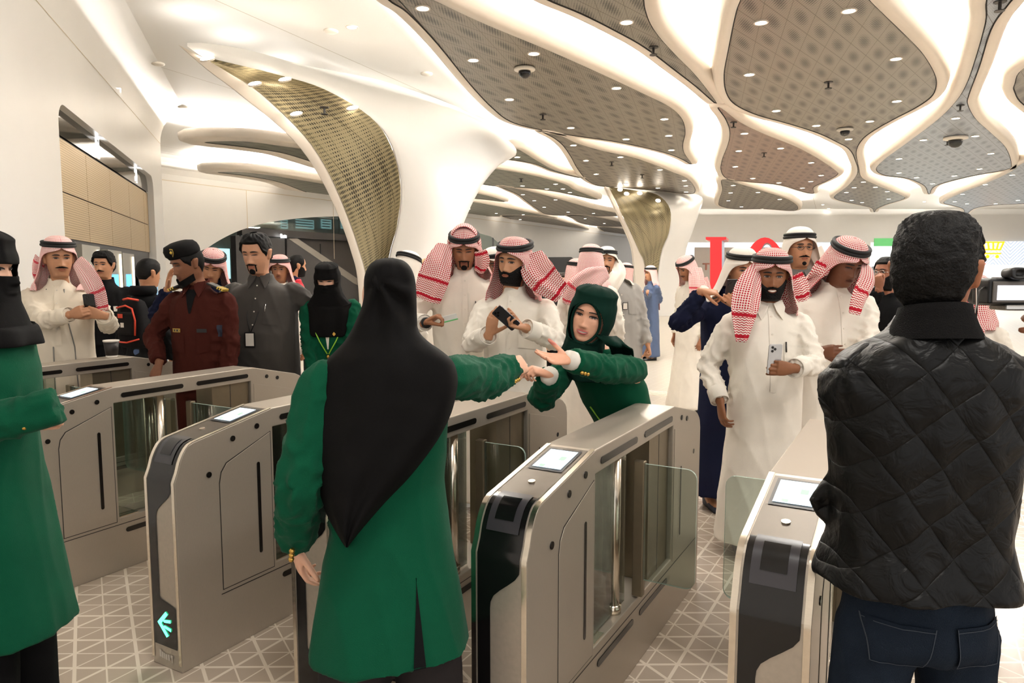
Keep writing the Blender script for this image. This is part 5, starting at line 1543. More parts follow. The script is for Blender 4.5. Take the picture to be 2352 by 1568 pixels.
def hijab(q, m, mode, bust=.26, hem_side=.10, wid=1.0, name='headscarf', off=.014, under=None):
    """closed wrap round head and neck. mode 'slit' leaves the eyes, 'oval' the face, None nothing"""
    hs, K = q.hs, q.K; na = 96; ax = q.R@Vector((1, 0, 0)); ay = q.R@Vector((0, 1, 0)); rows = []
    zs = [.119, .116, .11]+[.104-.0055*i for i in range(54)]
    cut = set(); seed = q.Y*5
    for i, z in enumerate(zs):
        r = []
        for j in range(na):
            a = -PI+2*PI*j/na; c = math.cos(a)
            o = off+(.010 if z > .085 else .004)+.004*noise.noise((math.cos(a)*3+seed, math.sin(a)*3, z*16))
            zz = z
            w = HW(z)+o
            if mode == 'slit':
                p = hpt(a, max(z, -.10), o)
                if z < .0 and c > 0: p.y = min(p.y, -(.094+.012*(-z)/.1)*c**.5); p.x *= 1+.25*max(0, -z-.03)/.1
                if z < -.04: p.x *= 1+.42*max(0, -z-.04)/.1
                p.z = z
            else:
                p = hpt(a, max(z, -.112), o+.004*max(0, -z)/.1)
                if z < -.06: p.x *= 1+.15*(-z-.06)/.1
                p.z = z
            if z > .08: p.z += o*.9
            r.append(q.MH@(p*hs))
        rows.append(r)
    nh = len(rows); base = rows[-1]
    for t in (.12, .25, .4, .55, .7, .85, 1):
        r = []
        for j in range(na):
            a = -PI+2*PI*j/na; s, c = math.sin(a), math.cos(a)
            L_ = lerp(hem_side, bust, sm((abs(c)-.1)/.7))
            T = q.nb+ax*(.172*wid*s*K)+ay*(-(.150 if c > 0 else .150)*math.copysign(abs(c)**.8, c)*K); T.z = q.nb.z+.0-L_*t*K
            p = base[j].lerp(T, min(1, .12+.95*t)); p.z = lerp(base[j].z, T.z, t); p += (ax*s-ay*c)*(.008*t*math.sin(a*8+seed)+.006*noise.noise((a*2, t*4, seed)))
            r.append(p)
        rows.append(r)
    vs = [p-q.loc for r in rows for p in r]; fs = []
    for i in range(len(rows)-1):
        for j in range(na):
            a = -PI+2*PI*(j+.5)/na; z = (zs[i]+zs[i+1])/2 if i+1 < nh else -1
            x = hpt(a, z).x if z > -.19 else 0; front = math.cos(a) > .05
            if mode == 'slit' and front and -.012 < z < .026 and abs(x) < .052: continue
            if mode == 'oval' and front and (x/.060)**2+((z+.020)/.092)**2 < 1: continue
            j2 = (j+1) % na; fs.append((i*na+j, i*na+j2, (i+1)*na+j2, (i+1)*na+j))
    fs.append(tuple(range(na))[::-1])
    o = pobj(name, vs, fs, m, q.root, True)
    so = o.modifiers.new('thick', 'SOLIDIFY'); so.thickness = .005; so.offset = 1
    ss = o.modifiers.new('sub', 'SUBSURF'); ss.levels = 1; ss.render_levels = 1
    return o
def gbuttons(q, s, n=3):
    """gold cuff buttons on sleeve s"""
    d = (q.W[s]-q.E[s]).normalized(); out = Vector((0, -1, 0)); out = (out-d*out.dot(d)).normalized(); lo = Vector((0, 0, -1)); lo = (lo-d*lo.dot(d)).normalized()
    for i in range(n):
        c = q.W[s]-d*(.035+.020*i)+(out*.80+lo*.6)*.056*q.K; bm = bmesh.new(); bmesh.ops.create_uvsphere(bm, u_segments=10, v_segments=6, radius=.0085, matrix=Matrix.Translation(c-q.loc)); bobj('cuff_button', bm, M_goldb, q.root, True)
def shirt_cuff(q, s, m, r=.036):
    d = (q.W[s]-q.E[s]).normalized(); bm = bmesh.new(); tube(bm, [q.W[s]-d*.05-q.loc, q.W[s]+d*.014-q.loc], r, 16); bobj('shirt_cuff', bm, m, q.root, True)
def badge(q, u, z, w=.05, h=.075, lan=None, m=None, s=1):
    bm = bmesh.new(); c = onbody(q, u, z, .012)-q.loc; R = q.R.to_4x4(); M = Matrix.Translation(c)@R
    box(bm, (-w/2, -.003, -h/2), (w/2, .003, h/2), M); o = bobj('badge', bm, M_black, q.root)
    bm = bmesh.new(); box(bm, (-w*.40, -.0042, -h*.42), (w*.40, -.003, h*.42), M); bobj('card', bm, M_fit, o)
    if lan:
        for sg in (-1, 1): rod(q, 'lanyard', [(u+.004*sg, z+h/2), (u+sg*.03*s, z+h/2+.10), (sg*.07*s+u*.3, q.nb.z+.0)], .0028, lan, None, .006)
def glasses(q, m, r=.019):
    for sx in (-1, 1):
        P = [fsurf(sx*.031, .008, 0)+Vector((r*1.1*math.cos(2*PI*i/20), -.016+.004*abs(math.cos(2*PI*i/20)), r*.8*math.sin(2*PI*i/20))) for i in range(21)]
        for p in P: p.y = min(p.y, -.093)
        bm = bmesh.new(); tube(bm, [q.MH@(p*q.hs)-q.loc for p in P], .0018, 6); tube(bm, [q.MH@(Vector(v)*q.hs)-q.loc for v in ((sx*.051, -.092, .010), (sx*.076, -.06, .012), (sx*.080, .005, .008))], .0018, 6)
        if sx > 0: tube(bm, [q.MH@(Vector(v)*q.hs)-q.loc for v in ((-.010, -.098, .012), (0, -.1, .014), (.010, -.098, .012))], .0018, 6)
        bobj('glasses', bm, m, q.root, True)
def watch(q, s):
    d = (q.W[s]-q.E[s]).normalized(); bm = bmesh.new(); tube(bm, [q.W[s]-d*.006-q.loc, q.W[s]+d*.016-q.loc], .0315*q.K, 16); bobj('watch', bm, M_black, q.root, True)

# ---- guests in the middle -------------------------------------------------------------------------
def thobe_man(label, px, top, Y, cm=None, gh=None, tails=(), pocket=True, pen=M_pen, collar='band', gk=None, gak=None, hem=.07, **kw):
    q = person(label, px, top, Y, **kw)
    garment(q, 'thobe', cm or C_white, hem, **(gak or {}))
    thobe_front(q, cm or C_white, pocket, pen, 4, collar)
    if gh is not None: ghutra(q, gh, tails, **(gk or {}))
    return q
# man holding a ticket card
q = thobe_man('man in white thobe and big loose red checked headscarf holding up a small ticket', 1066, 522, 4.85, gh=M_ghR, yaw=4, hy=2, hp=20, skin=BROWN, eyes='down', beard='goatee', bw=1.08, gear=.03,
    arms={'R': dict(w=(978, 741, -.34), dir=(.75, -.25, .42), n=(.3, -.1, -.9), pose='pinch', hint=(-.9, .5, -.7)), 'L': dict(d=(.0, -.02, .02))},
    tails=[[(1022, 562, -.06, .05), (1008, 600, -.16, .085), (996, 640, -.2, .10), (980, 690, -.19, .085)], [(1103, 575, -.05, .04), (1108, 600, -.02, .05), (1100, 625, .02, .03)]],
    gk=dict(back=.2, flareL=1.2, flareR=1.28, topo=1.0, peak=.02, agz=.082, tilt=.006))
watch(q, 'R'); cuffs(q, C_white); shoes(q, M_sand)
# raised crown of the loose scarf, thrown over the head behind the rope
bm = bmesh.new(); rs = []
for i in range(13):
    a = PI*i/12; rs.append([q.MH@(Vector(((.098+.014*math.sin(t*PI))*math.cos(a), -.045+.14*t, .02+(.150-.02*t)*math.sin(a)))*q.hs)-q.loc for t in [k_/8 for k_ in range(9)]])
rr = [[bm.verts.new(p) for p in r] for r in rs]
uvl = bm.loops.layers.uv.new('UVMap')
for i in range(12):
    for j in range(8):
        f = bm.faces.new((rr[i][j], rr[i][j+1], rr[i+1][j+1], rr[i+1][j]))
        for l_, (a, b) in zip(f.loops, ((i, j), (i, j+1), (i+1, j+1), (i+1, j))): l_[uvl].uv = (a*.03, b*.018)
o = bobj('scarf_fold', bm, M_ghR, q.root, True); so = o.modifiers.new('t', 'SOLIDIFY'); so.thickness = .004
def pinch(q, s):
    D, N_ = q.HD[s].normalized(), Vector(q.HN[s]); N_ = (N_-D*N_.dot(D)).normalized(); return q.W[s]+(D*.108+N_*.044)*q.K
card = empty('ticket_card', pinch(q, 'R')+Vector((.038, -.008, .020))); tag(card, 'white ticket card with a green edge held by the man in the loose headscarf', 'card')
Mc = Matrix.Rotation(math.radians(-14), 4, 'Y')@Matrix.Rotation(math.radians(38), 4, 'X'); bm = bmesh.new(); box(bm, (-.044, -.0006, -.026), (.044, .0006, .026), Mc); bobj('card', bm, mat('card_white', (240, 242, 238), .4), card)
bm = bmesh.new(); box(bm, (-.044, -.0009, -.026), (.044, .0009, -.016), Mc); bobj('stripe', bm, mat('card_green', (110, 214, 130), .4), card)
# man with the tilted rope and phone
q = thobe_man('bearded man in white thobe with checked headscarf swept over his shoulder, holding a dark phone', 1180, 543, 4.45, gh=M_ghR, yaw=-14, hy=-30, hp=2, hr=5, skin=TAN, beard='short', bw=1.04, hs=1.1,
    arms={'L': dict(w=(1204, 752, -.42), dir=(-.8, -.3, .22), n=(-.2, -.35, .9), pose='hold', hint=(.9, .3, -.9)), 'R': dict(w=(1124, 768, -.34), dir=(.22, -.1, 1), n=(.55, .75, 0), pose='open', hint=(-.7, .3, -.8))},
    tails=[[(1218, 585, -.04, .075), (1236, 625, -.10, .10), (1262, 652, -.13, .085), (1292, 676, -.12, .06)]], gk=dict(back=.25, tilt=.022, flareL=1.12, agz=.092, face_open=1.0, peak=.006))
cuffs(q, C_white, .054, .075); shoes(q, M_sand)
phone('black smartphone with camera lenses held by the bearded man in the swept headscarf', q.W['L']+q.HD['L']*.085+Vector(q.HN['L']).normalized()*.022+Vector((-.02, -.01, .015)), (.62, -.45, .62), (-.78, 0, .44), None, mat('phone_dark', (44, 44, 48), .25))
# smiling man in front
q = thobe_man('smiling bearded man in white thobe standing by the gates with a silver phone', 1772, 569, 4.0, gh=M_ghR, yaw=-4, hy=-10, hp=7, hr=2, skin=(136, 88, 58), beard='full', smile=1, collar='point', bw=1.06, belly=.05, hs=1.06,
    arms={'R': dict(w=(1655, 925, -.05), dir=(.12, -.12, -1), n=(1, .2, 0), pose='relaxed'), 'L': dict(w=(1822, 846, -.34), dir=(-.96, -.2, .06), n=(-.1, 1, .1), pose='phone', hint=(.8, .4, -.5))},
    tails=[[(1738, 612, -.02, .03), (1722, 655, -.11, .070), (1711, 705, -.16, .075), (1703, 785, -.17, .03)], [(1826, 630, .02, .04), (1838, 660, .02, .05), (1846, 690, .03, .03)]],
    gk=dict(back=.22, peak=.020, flareR=1.0, agz=.086), gak=dict(flare=(.25, .19)), hem=.09)
cuffs(q, C_white, .052, .07); shoes(q, M_sand, .11)
hand_phone(q, 'L', 'silver smartphone with three lenses held by the smiling man', mat('phone_silver', (196, 198, 200), .2, metal=.6), up=(.02, -.12, 1), along=.10, raise_=.042)
# man looking down, right
q = thobe_man('heavy set man in white thobe looking down, between the smiling man and the quilted jacket', 1943, 547, 4.45, gh=M_ghR, yaw=4, hy=12, hp=26, hr=3, skin=DARK, eyes='down', bw=1.2, belly=.04, hs=1.12, pocket=False, pen=None,
    arms={'R': dict(w=(1885, 805, -.22), pose='relaxed'), 'L': dict(w=(1990, 815, -.3))},
    tails=[[(1992, 612, -.05, .045), (1992, 640, -.16, .06), (1974, 680, -.21, .05), (1962, 722, -.22, .035)], [(1893, 605, -.03, .05), (1880, 628, -.02, .055), (1866, 640, .06, .04)]], gk=dict(back=.2, flareL=1.2, flareR=1.25, peak=.026, agz=.09))
shoes(q, M_sand)
# man with glasses behind
q = thobe_man('tall man with glasses in grey thobe and white headscarf behind the smiling man', 1838, 520, 5.2, cm=C_greysh, gh=M_ghW, yaw=2, hp=0, skin=TAN, beard='goat2', collar='point', pocket=False, pen=None, hs=1.08, tails=[[(1872, 570, .02, .05), (1882, 595, .03, .05), (1890, 615, .06, .03)]], gk=dict(back=.22, flareL=1.2, peak=.014, agz=.078))
glasses(q, mat('spectacle_frame', (52, 40, 32), .3)); shoes(q, M_shoe)
# navy man photographing
q = thobe_man('man in navy robe and white headscarf pointing at the phone he films with', 1704, 567, 4.85, cm=C_navy, gh=M_ghW, yaw=8, hy=8, hp=10, skin=TAN, pocket=False, pen=None, smile=.6, body_off=(-.05, 0),
    arms={'R': dict(w=(1612, 668, -.26), dir=(.9, -.3, -.1), n=(.1, .3, -1), pose='point', hint=(-1, .0, -1)), 'L': dict(w=(1702, 705, -.30), dir=(-.75, -.2, .6), n=(.1, 1, .1), pose='phone', hint=(.6, .4, -.9))}, gk=dict(back=.24, flareR=1.15, peak=.018, agz=.084), hem=.10)
shoes(q, M_white_sole, .10)
hand_phone(q, 'L', 'black smartphone held upright by the man in the navy robe', mat('phone_black', (20, 20, 22), .2), along=.085, raise_=.045)
# far man in white, profile
q = thobe_man('man in white thobe walking with bowed head, left of the red letter', 1578, 588, 8.3, gh=M_ghP, yaw=-62, hp=22, skin=BROWN, beard='moustache', pocket=False, pen=None, tails=[[(1597, 615, -.08, .07), (1600, 645, -.12, .09), (1598, 690, -.12, .06)], [(1610, 640, .05, .08), (1618, 670, .08, .08), (1622, 705, .08, .05)]], gk=dict(back=.3, tilt=.012), gak=dict(flare=(.25, .25)))
shoes(q, M_shoe)
# blue thobe far
q = thobe_man('man in slate blue thobe standing in profile far by the second column', 1494, 609, 13.4, cm=C_blue, gh=M_ghP, yaw=-72, hp=0, skin=TAN, pocket=False, pen=None, arms={'R': dict(w=(1487, 672, -.3)), 'L': dict(w=(1489, 674, .1))}, gk=dict(back=.5))
shoes(q, M_shoe)
# grey thobe man
q = thobe_man('man in light grey thobe and white headscarf with a goatee, behind the leaning woman', 1394, 565, 7.1, cm=C_grey, gh=M_ghW, yaw=12, hy=-8, hp=-3, skin=TAN, beard='goatee', body_off=(.10, 0), hips_off=(.06, 0), pen=None, bw=1.06,
    arms={'L': dict(w=(1492, 808, -.02), pose='fist')}, tails=[[(1412, 600, .0, .05), (1422, 625, -.12, .07), (1408, 650, -.17, .075), (1396, 690, -.17, .04)]], gk=dict(back=.3, flareL=1.15, agz=.08, face_open=1.25, flareR=.9))
badge(q, .02, 1.30, .05, .07); shoes(q, M_shoe)
# two men seen from behind
q = thobe_man('man seen from behind in pale checked headscarf with ends thrown over his shoulder', 1358, 560, 6.3, gh=M_ghP, yaw=158, skin=TAN, face=False, pocket=False, pen=None, tails=[[(1395, 625, -.2, .05), (1360, 640, -.25, .10), (1325, 665, -.25, .10), (1306, 700, -.22, .06)]], gk=dict(back=.34, spread=1.05))
q = thobe_man('man in checked headscarf half hidden left of the man seen from behind', 1326, 593, 7.7, gh=M_ghP, yaw=70, skin=TAN, beard='short', pocket=False, pen=None)
q = thobe_man('man in pale checked headscarf far behind, beside the white headscarf', 1438, 603, 11, gh=M_ghP, yaw=120, skin=TAN, face=False, pocket=False, pen=None)
# left of centre
q = thobe_man('man in white headscarf mostly hidden behind the veiled woman, face turned away', 936, 576, 6.2, gh=M_ghW, yaw=140, hp=12, skin=BROWN, face=False, pocket=False, pen=None, gk=dict(back=.36, spread=1.1, tilt=.014))
q = thobe_man('man in cream headscarf, only his head showing beside the loose checked headscarf', 985, 592, 8.2, gh=M_ghC, yaw=-10, hp=12, skin=DARK, pocket=False, pen=None)
q = thobe_man('man in white headscarf with thick black rope hidden behind the swept headscarf', 1138, 566, 5.6, cm=C_greysh, gh=M_ghW, yaw=-20, hy=-30, hp=6, skin=DARK, beard='short', pocket=False, pen=None, gk=dict(tilt=.02, agz=.09))
q = thobe_man('man in checked headscarf peering from behind the man in charcoal', 642, 584, 7.4, gh=M_ghR, yaw=6, hp=6, skin=BROWN, pocket=False, pen=None)
q = thobe_man('man in navy with checked headscarf looking down behind the officer, one hand raised', 486, 572, 5.9, cm=C_navy, gh=M_ghR, yaw=8, hy=16, hp=24, hr=8, skin=TAN, eyes='down', pocket=False, pen=None, arms={'R': dict(w=(385, 662, -.1), dir=(.25, -.1, 1), n=(1, .1, -.2), pose='open', hint=(-1, 0, -1))}, gk=dict(peak=.018))
q = thobe_man('man in checked headscarf behind the camera screen, seen from behind', 2238, 628, 4.8, gh=M_ghR, yaw=140, face=False, pocket=False, pen=None, gk=dict(back=.34))
# phone man at the far gate
q = thobe_man('man in ivory jacket over white thobe filming with a black phone behind the farthest gate', 132, 541, 5.4, cm=C_white2, gh=M_ghP, yaw=22, hy=42, hp=6, skin=TAN, beard='moustache', hs=1.14, bw=1.08, pocket=False, pen=None,
    arms={'R': dict(w=(163, 722, -.28), dir=(.85, -.2, .25), n=(.3, .9, .1), pose='hold', hint=(-.9, .5, -.6)), 'L': dict(w=(238, 724, -.24), dir=(-.85, -.2, .25), n=(-.3, .9, .2), pose='phone', hint=(.4, .4, -1))},
    tails=[[(178, 600, -.1, .05), (200, 630, -.16, .075), (222, 670, -.19, .075), (236, 715, -.2, .05)], [(92, 590, .0, .04), (88, 615, .05, .05), (84, 640, .08, .03)]], gk=dict(back=.24, agz=.088, face_open=1.3, flareR=.95))
M_zip = mat('grey_piping', (120, 116, 110), .5)
zt = q.nb.z
for u0, u1 in ((-.07, -.035), (.045, .10)): rod(q, 'jacket_edge', [(u0, zt-.02), (u0*.8+u1*.2, zt-.2), (u1, zt-.45), (u1*1.1, zt-.75), (u1*1.1, zt-.95)], .0045, M_zip, None, .002)
cuffs(q, C_white2, .054, .06); shoes(q, M_shoe)
hand_phone(q, 'L', 'black smartphone held up by the man in the ivory jacket', mat('phone_black2', (22, 21, 22), .25), raise_=.05)
# ---- bareheaded men -------------------------------------------------------------------------------
JK = [(.050, .062, .064, .064), (.01, .072, .074, .070), (-.015, .105, .085, .086), (-.04, .150, .095, .098), (-.065, .182, .102, .108), (-.11, .196, .112, .114), (-.18, .198, .12, .118), (-.30, .19, .124, .114), (-.42, .184, .124, .112), (-.52, .188, .126, .116), (-.60, .195, .13, .124)]
q = person('stout man in charcoal thobe with an identity badge on a lanyard', 588, 535, 5.4, yaw=-2, hy=-10, hp=14, hs=1.2, bw=1.25, belly=.09, skin=(196, 144, 112), eyes='down', beard='goatee', gear=.012, k=1.06,
    hair=dict(th=.013, front=.074, amp=.5, m=M_hairB), arms={'L': dict(d=(.04, .30, .18), hint=(.8, -.2, -.5)), 'R': dict(d=(-.04, .25, .1), hint=(-.8, -.2, -.4))})
garment(q, 'thobe', C_char, .08, flare=(.24, .2)); thobe_front(q, C_char, True, M_silv, 4, 'point'); badge(q, -.01, q.nb.z-.42, .075, .11, M_black, None, 1.2); shoes(q, M_shoe)
q = person('security officer in maroon uniform and black beret resting a hand on the gate', 428, 556, 5.0, yaw=-10, hy=-38, hp=20, hs=1.1, bw=1.05, skin=(124, 80, 56), eyes='down', beard=None, gear=.02,
    hair=dict(th=.006, front=.06, m=M_hairB, amp=.3), arms={'R': dict(w=(366, 835, -.12), dir=(-.3, -.1, -.9), n=(.3, .9, -.1), pose='relaxed', hint=(-.9, .3, -.2)), 'L': dict(w=(520, 878, -.08))})
def lapel(bm): pass
garment(q, 'uniform_jacket', C_maroon, .80, rows=JK, flare=(.20, .14), amp=.012); ring_collar(q, C_maroon, 'point'); legs(q, C_maroon, .92); shoes(q, M_shoe)
zt = q.nb.z
decal(q, 'undershirt', [(-.045, zt+.005), (.045, zt+.005), (.006, zt-.16), (-.006, zt-.16)], C_blackc, None, .004)
M_ygold = mat('gold_braid', (206, 172, 66), .4); 
for sg in (-1, 1):
    R4 = q.R.to_4x4()@Matrix.Rotation(sg*math.radians(22), 4, 'Y'); c = q.nb+q.R@Vector((sg*.135*q.bw*q.K, -.015, .022)); M = Matrix.Translation(c-q.loc)@R4
    bm = bmesh.new(); box(bm, (-.065, -.04, -.006), (.065, .035, .008), M); ep = bobj('epaulette', bm, M_black, q.root, bevel=.004)
    for i in range(3): bm = bmesh.new(); x = sg*(.02+.018*i); box(bm, (min(x, x+sg*.009), -.0415, -.0065), (max(x, x+sg*.009), .036, .0095), M); bobj('stripe', bm, M_ygold, ep)
nt_ = decal(q, 'name_tag', [(-.145, zt-.265), (-.075, zt-.265), (-.075, zt-.29), (-.145, zt-.29)], M_ygold, None, .005, 3, 2)
decal(q, 'tag_field', [(-.141, zt-.269), (-.079, zt-.269), (-.079, zt-.286), (-.141, zt-.286)], M_black, nt_, .007, 3, 2)
for i, u in enumerate((-.136, -.114, -.09)): decal(q, 'letter', [(u, zt-.272), (u+.007, zt-.272), (u+.007, zt-.283), (u, zt-.283)], M_ygold, nt_, .008, 1, 1)
decal(q, 'pocket_tag', [(.05, zt-.265), (.12, zt-.265), (.12, zt-.29), (.05, zt-.29)], M_black, None, .005, 3, 2)
for sg in (-1, 1): decal(q, 'chest_pocket', [(sg*.045, zt-.30), (sg*.135, zt-.30), (sg*.135, zt-.42), (sg*.045, zt-.44)], C_maroon, None, .007)
decal(q, 'sleeve_patch', [(.178, zt-.24), (.215, zt-.24), (.215, zt-.32), (.178, zt-.32)], mat('patch_blue', (26, 32, 50), .7), None, .004, 4, 4)
bm = bmesh.new(); rs = []   # beret
for (z, w, f, b, sx_) in ((.052, .0815, .093, .104, 0), (.066, .086, .098, .108, 0), (.085, .098, .102, .112, -.010), (.107, .104, .10, .108, -.016), (.127, .09, .086, .094, -.020), (.139, .055, .05, .058, -.018), (.143, .012, .012, .012, -.016)):
    rs.append([q.MH@(Vector((sx_*1.2+w*math.cos(2*PI*i/36), (f if math.sin(2*PI*i/36) < 0 else b)*math.sin(2*PI*i/36), z+(-.030*max(0, -math.cos(2*PI*i/36))*max(0, 1-abs(z-.085)/.04))))*q.hs)-q.loc for i in range(36)])
loft(bm, rs); br = bobj('beret', bm, C_black2, q.root, True)
bm = bmesh.new(); c = Vector((.050, -.092, .100)); sh_ = [(-.020, .022), (0, .027), (.020, .022), (.018, -.004), (0, -.027), (-.018, -.004)]
f = bm.faces.new([bm.verts.new(q.MH@((c+Vector((x, -.004+abs(x)*.3, z)))*q.hs)-q.loc) for x, z in sh_]); bobj('crest', bm, M_ygold, br)
bm = bmesh.new(); f = bm.faces.new([bm.verts.new(q.MH@((c+Vector((x*.8, -.0052+abs(x)*.3, z*.8)))*q.hs)-q.loc) for x, z in sh_]); bobj('crest_field', bm, mat('crest_dark', (60, 52, 26), .5), br)
bm = bmesh.new(); bmesh.ops.create_uvsphere(bm, u_segments=12, v_segments=8, radius=.010, matrix=Matrix.Translation(q.MH@((c+Vector((0, -.004, .002)))*q.hs)-q.loc)); bobj('crest_boss', bm, M_ygold, br, True)
# lowered black mask under the chin
vs = []; fs = []
for i in range(9):
    for j in range(21):
        a = math.radians(-80+8*j); z = -.092-.0055*i; p = hpt(a, max(z, -.112)+.024*abs(a), .009+.006*math.cos(a)); p.z = z+.024*abs(a); vs.append(p)
for i in range(8):
    for j in range(20): fs.append((i*21+j, i*21+j+1, (i+1)*21+j+1, (i+1)*21+j))
hobj(q, 'face_mask', vs, fs, C_black2)
wd_ = q.W['L']; bm = bmesh.new(); tube(bm, [wd_-q.loc, wd_-q.loc+Vector((0, 0, -.02))], .033, 14); bobj('watch', bm, M_silv, q.root, True)
# young man by the machines
q = person('young man in black jacket holding a small gimbal in front of the ticket machines', 237, 575, 7.0, yaw=6, hy=4, hp=2, skin=TAN, beard='moustache', gear=.018, hair=dict(th=.018, front=.066, amp=.4), arms={'R': dict(w=(208, 668, -.3), dir=(.1, -.2, 1), n=(.9, .4, 0), pose='fist', hint=(-.8, .3, -1))})
garment(q, 'jacket', C_blackc, .92, rows=JK, flare=(.2, .14)); legs(q, C_pants, .98); ring_collar(q, C_blackc, 'band'); shoes(q, M_shoe); zt = q.nb.z
decal(q, 'logo', [(.10, zt-.20), (.135, zt-.20), (.13, zt-.25), (.105, zt-.25)], M_fit, None, .005, 3, 3)
decal(q, 'label', [(.11, zt-.30), (.16, zt-.30), (.16, zt-.31), (.11, zt-.31)], mat('label_pink', (220, 150, 130), .6), None, .005, 3, 1)
gm = empty('gimbal', atY(215, 640, 6.62)); tag(gm, 'small dark phone gimbal with red grip held by the young man', 'gimbal')
boxo('arm', (-.05, -.02, -.06), (.035, .02, .05), M_black, gm, .006); boxo('grip', (-.05, -.015, .04), (-.015, .015, .10), mat('grip_red', (170, 50, 46), .5), gm, .004); boxo('label_strip', (-.01, -.0215, -.04), (.004, -.02, .01), M_fit, gm); boxo('light', (-.085, -.012, .02), (-.065, .012, .11), M_fit, gm, .003)
# backpack man
q = person('man seen from behind in black hooded jacket and jeans wearing a backpack', 340, 593, 6.5, yaw=158, hy=150, hp=6, skin=TAN, face=False, gear=.010, bw=1.08, hair=dict(th=.008, front=.07, back=-.06, amp=.25, earcut=1))
garment(q, 'hooded_jacket', C_blackc, .86, rows=JK, flare=(.215, .16), amp=.014); legs(q, C_jeans, .95, r=(.11, .09, .08, .08)); shoes(q, M_shoe)
bm = bmesh.new(); rs = []
for i in range(11):
    a = -PI*.62+PI*1.24*i/10; c = q.nb+q.R@Vector((.095*math.sin(a), .02+.085*math.cos(a), .035)); rs.append([c+Vector((0, 0, .045*math.sin(2*PI*k_/10)))+q.R@Vector((math.sin(a), math.cos(a), 0))*(.035*math.cos(2*PI*k_/10))-q.loc for k_ in range(10)])
loft(bm, rs); bobj('hood', bm, C_blackc, q.root, True)
bpk = empty('backpack', atY(309, 742, 6.5-.30), math.radians(-16)); tag(bpk, 'black backpack with orange trim worn by the man in the hooded jacket', 'backpack')
bm = bmesh.new(); rs = []
for z, w, d in ((-.21, .10, .05), (-.20, .125, .075), (-.12, .135, .085), (0, .13, .08), (.12, .115, .07), (.185, .09, .055), (.205, .06, .035)):
    rs.append([Vector((w*math.copysign(abs(math.cos(2*PI*i/28))**.5, math.cos(2*PI*i/28)), d*math.copysign(abs(math.sin(2*PI*i/28))**.6, math.sin(2*PI*i/28)), z)) for i in range(28)])
loft(bm, rs); bobj('main_bag', bm, cloth('backpack_black', (24, 23, 24), .4), bpk, True)
boxo('front_pocket', (-.095, -.105, -.10), (.075, -.06, .10), cloth('pocket_black', (30, 29, 29), .4), bpk, .02)
M_org = mat('orange_trim', (206, 62, 34), .6)
tubeo('trim', [(-.10, -.085, .135), (0, -.09, .155), (.06, -.085, .13), (.088, -.085, .03), (.085, -.09, -.10)], .008, M_org, bpk, 8); tubeo('trim', [(-.115, -.085, -.155), (0, -.098, -.16), (.115, -.08, -.13)], .007, M_org, bpk, 8); tubeo('handle', [(-.06, -.05, .205), (0, -.06, .215), (.09, -.04, .20)], .009, M_org, bpk, 8)
boxo('logo', (-.07, -.108, .05), (-.02, -.1045, .085), M_org, bpk); boxo('tag', (-.045, -.108, -.03), (-.012, -.1045, .01), M_fit, bpk)
# man in puffer jacket
def puffer():
    m, nt, b = nmat('colour_block_puffer'); N = NT(nt); v = N.coord(); z = N.dot(v, (0, 0, 1))
    c = N.mix(N.m('GREATER_THAN', z, 1.345), lin((34, 38, 58)), lin((228, 216, 208))); c = N.mix(N.m('GREATER_THAN', z, 1.45), c, lin((196, 30, 50)))
    N.l(c, b.inputs['Base Color']); b.inputs['Roughness'].default_value = .45
    s = N.m('ABSOLUTE', N.m('SINE', N.m('MULTIPLY', z, 60))); bp = N.n('ShaderNodeBump'); bp.inputs['Strength'].default_value = .8; bp.inputs['Distance'].default_value = .02; N.l(s, bp.inputs['Height']); N.l(bp.outputs[0], b.inputs['Normal']); return m
q = person('man in red, white and navy puffer jacket turned towards the escalator', 682, 585, 8.4, yaw=118, hy=125, skin=TAN, gear=.006, hair=dict(th=.006, front=.105, amp=.3), beard='short')
garment(q, 'puffer_jacket', puffer(), .90, rows=JK, flare=(.2, .15), amp=.012, sleeve=(.085, .08, .07, .06)); legs(q, C_pants, .96); shoes(q, M_shoe); ring_collar(q, C_navy, 'band')
# bearded man right, hand on mouth
q = person('bearded man with glasses in a black shirt resting his hand on his mouth, in profile', 2040, 589, 5.6, yaw=-62, hy=-68, hp=-4, skin=(150, 96, 70), beard='full', gear=.012, hair=dict(th=.010, front=.068), bw=1.1,
    arms={'R': dict(w=(2020, 662, -.22), dir=(-.2, .1, .9), n=(.8, .6, 0), pose='fist', hint=(-.3, -.4, -1)), 'L': dict(d=(0, 0, 0))})
garment(q, 'shirt', C_blackc, .88, rows=JK, flare=(.2, .15)); legs(q, C_pants, .96); glasses(q, M_silv); shoes(q, M_shoe)
# woman with glasses far
q = person('young woman with long brown hair and glasses, far back between the thobes', 1289, 624, 9.0, yaw=8, skin=PALE, gear=.012, female=True, bw=.85, hair=dict(th=.012, front=.075, m=M_hairD, earcut=0, back=-.075))
garment(q, 'blouse', C_char2, .85, rows=JK, flare=(.19, .14)); legs(q, C_pants, .95); glasses(q, M_silv); shoes(q, M_shoe)
vs = []; fs = []
for i in range(13):
    for j in range(25):
        a = math.radians(-112+9.33*j); t = i/12; s, c = math.sin(a), math.cos(a); r_ = .088+.03*t; p = Vector((r_*1.05*s, (.095+.02*t)*c*(1 if c > 0 else .75), .06-.36*t)); p *= 1+.03*math.sin(a*11); vs.append(p)
for i in range(12):
    for j in range(24): fs.append((i*25+j, i*25+j+1, (i+1)*25+j+1, (i+1)*25+j))
o = hobj(q, 'long_hair', vs, fs, M_hairD); so = o.modifiers.new('t', 'SOLIDIFY'); so.thickness = .02
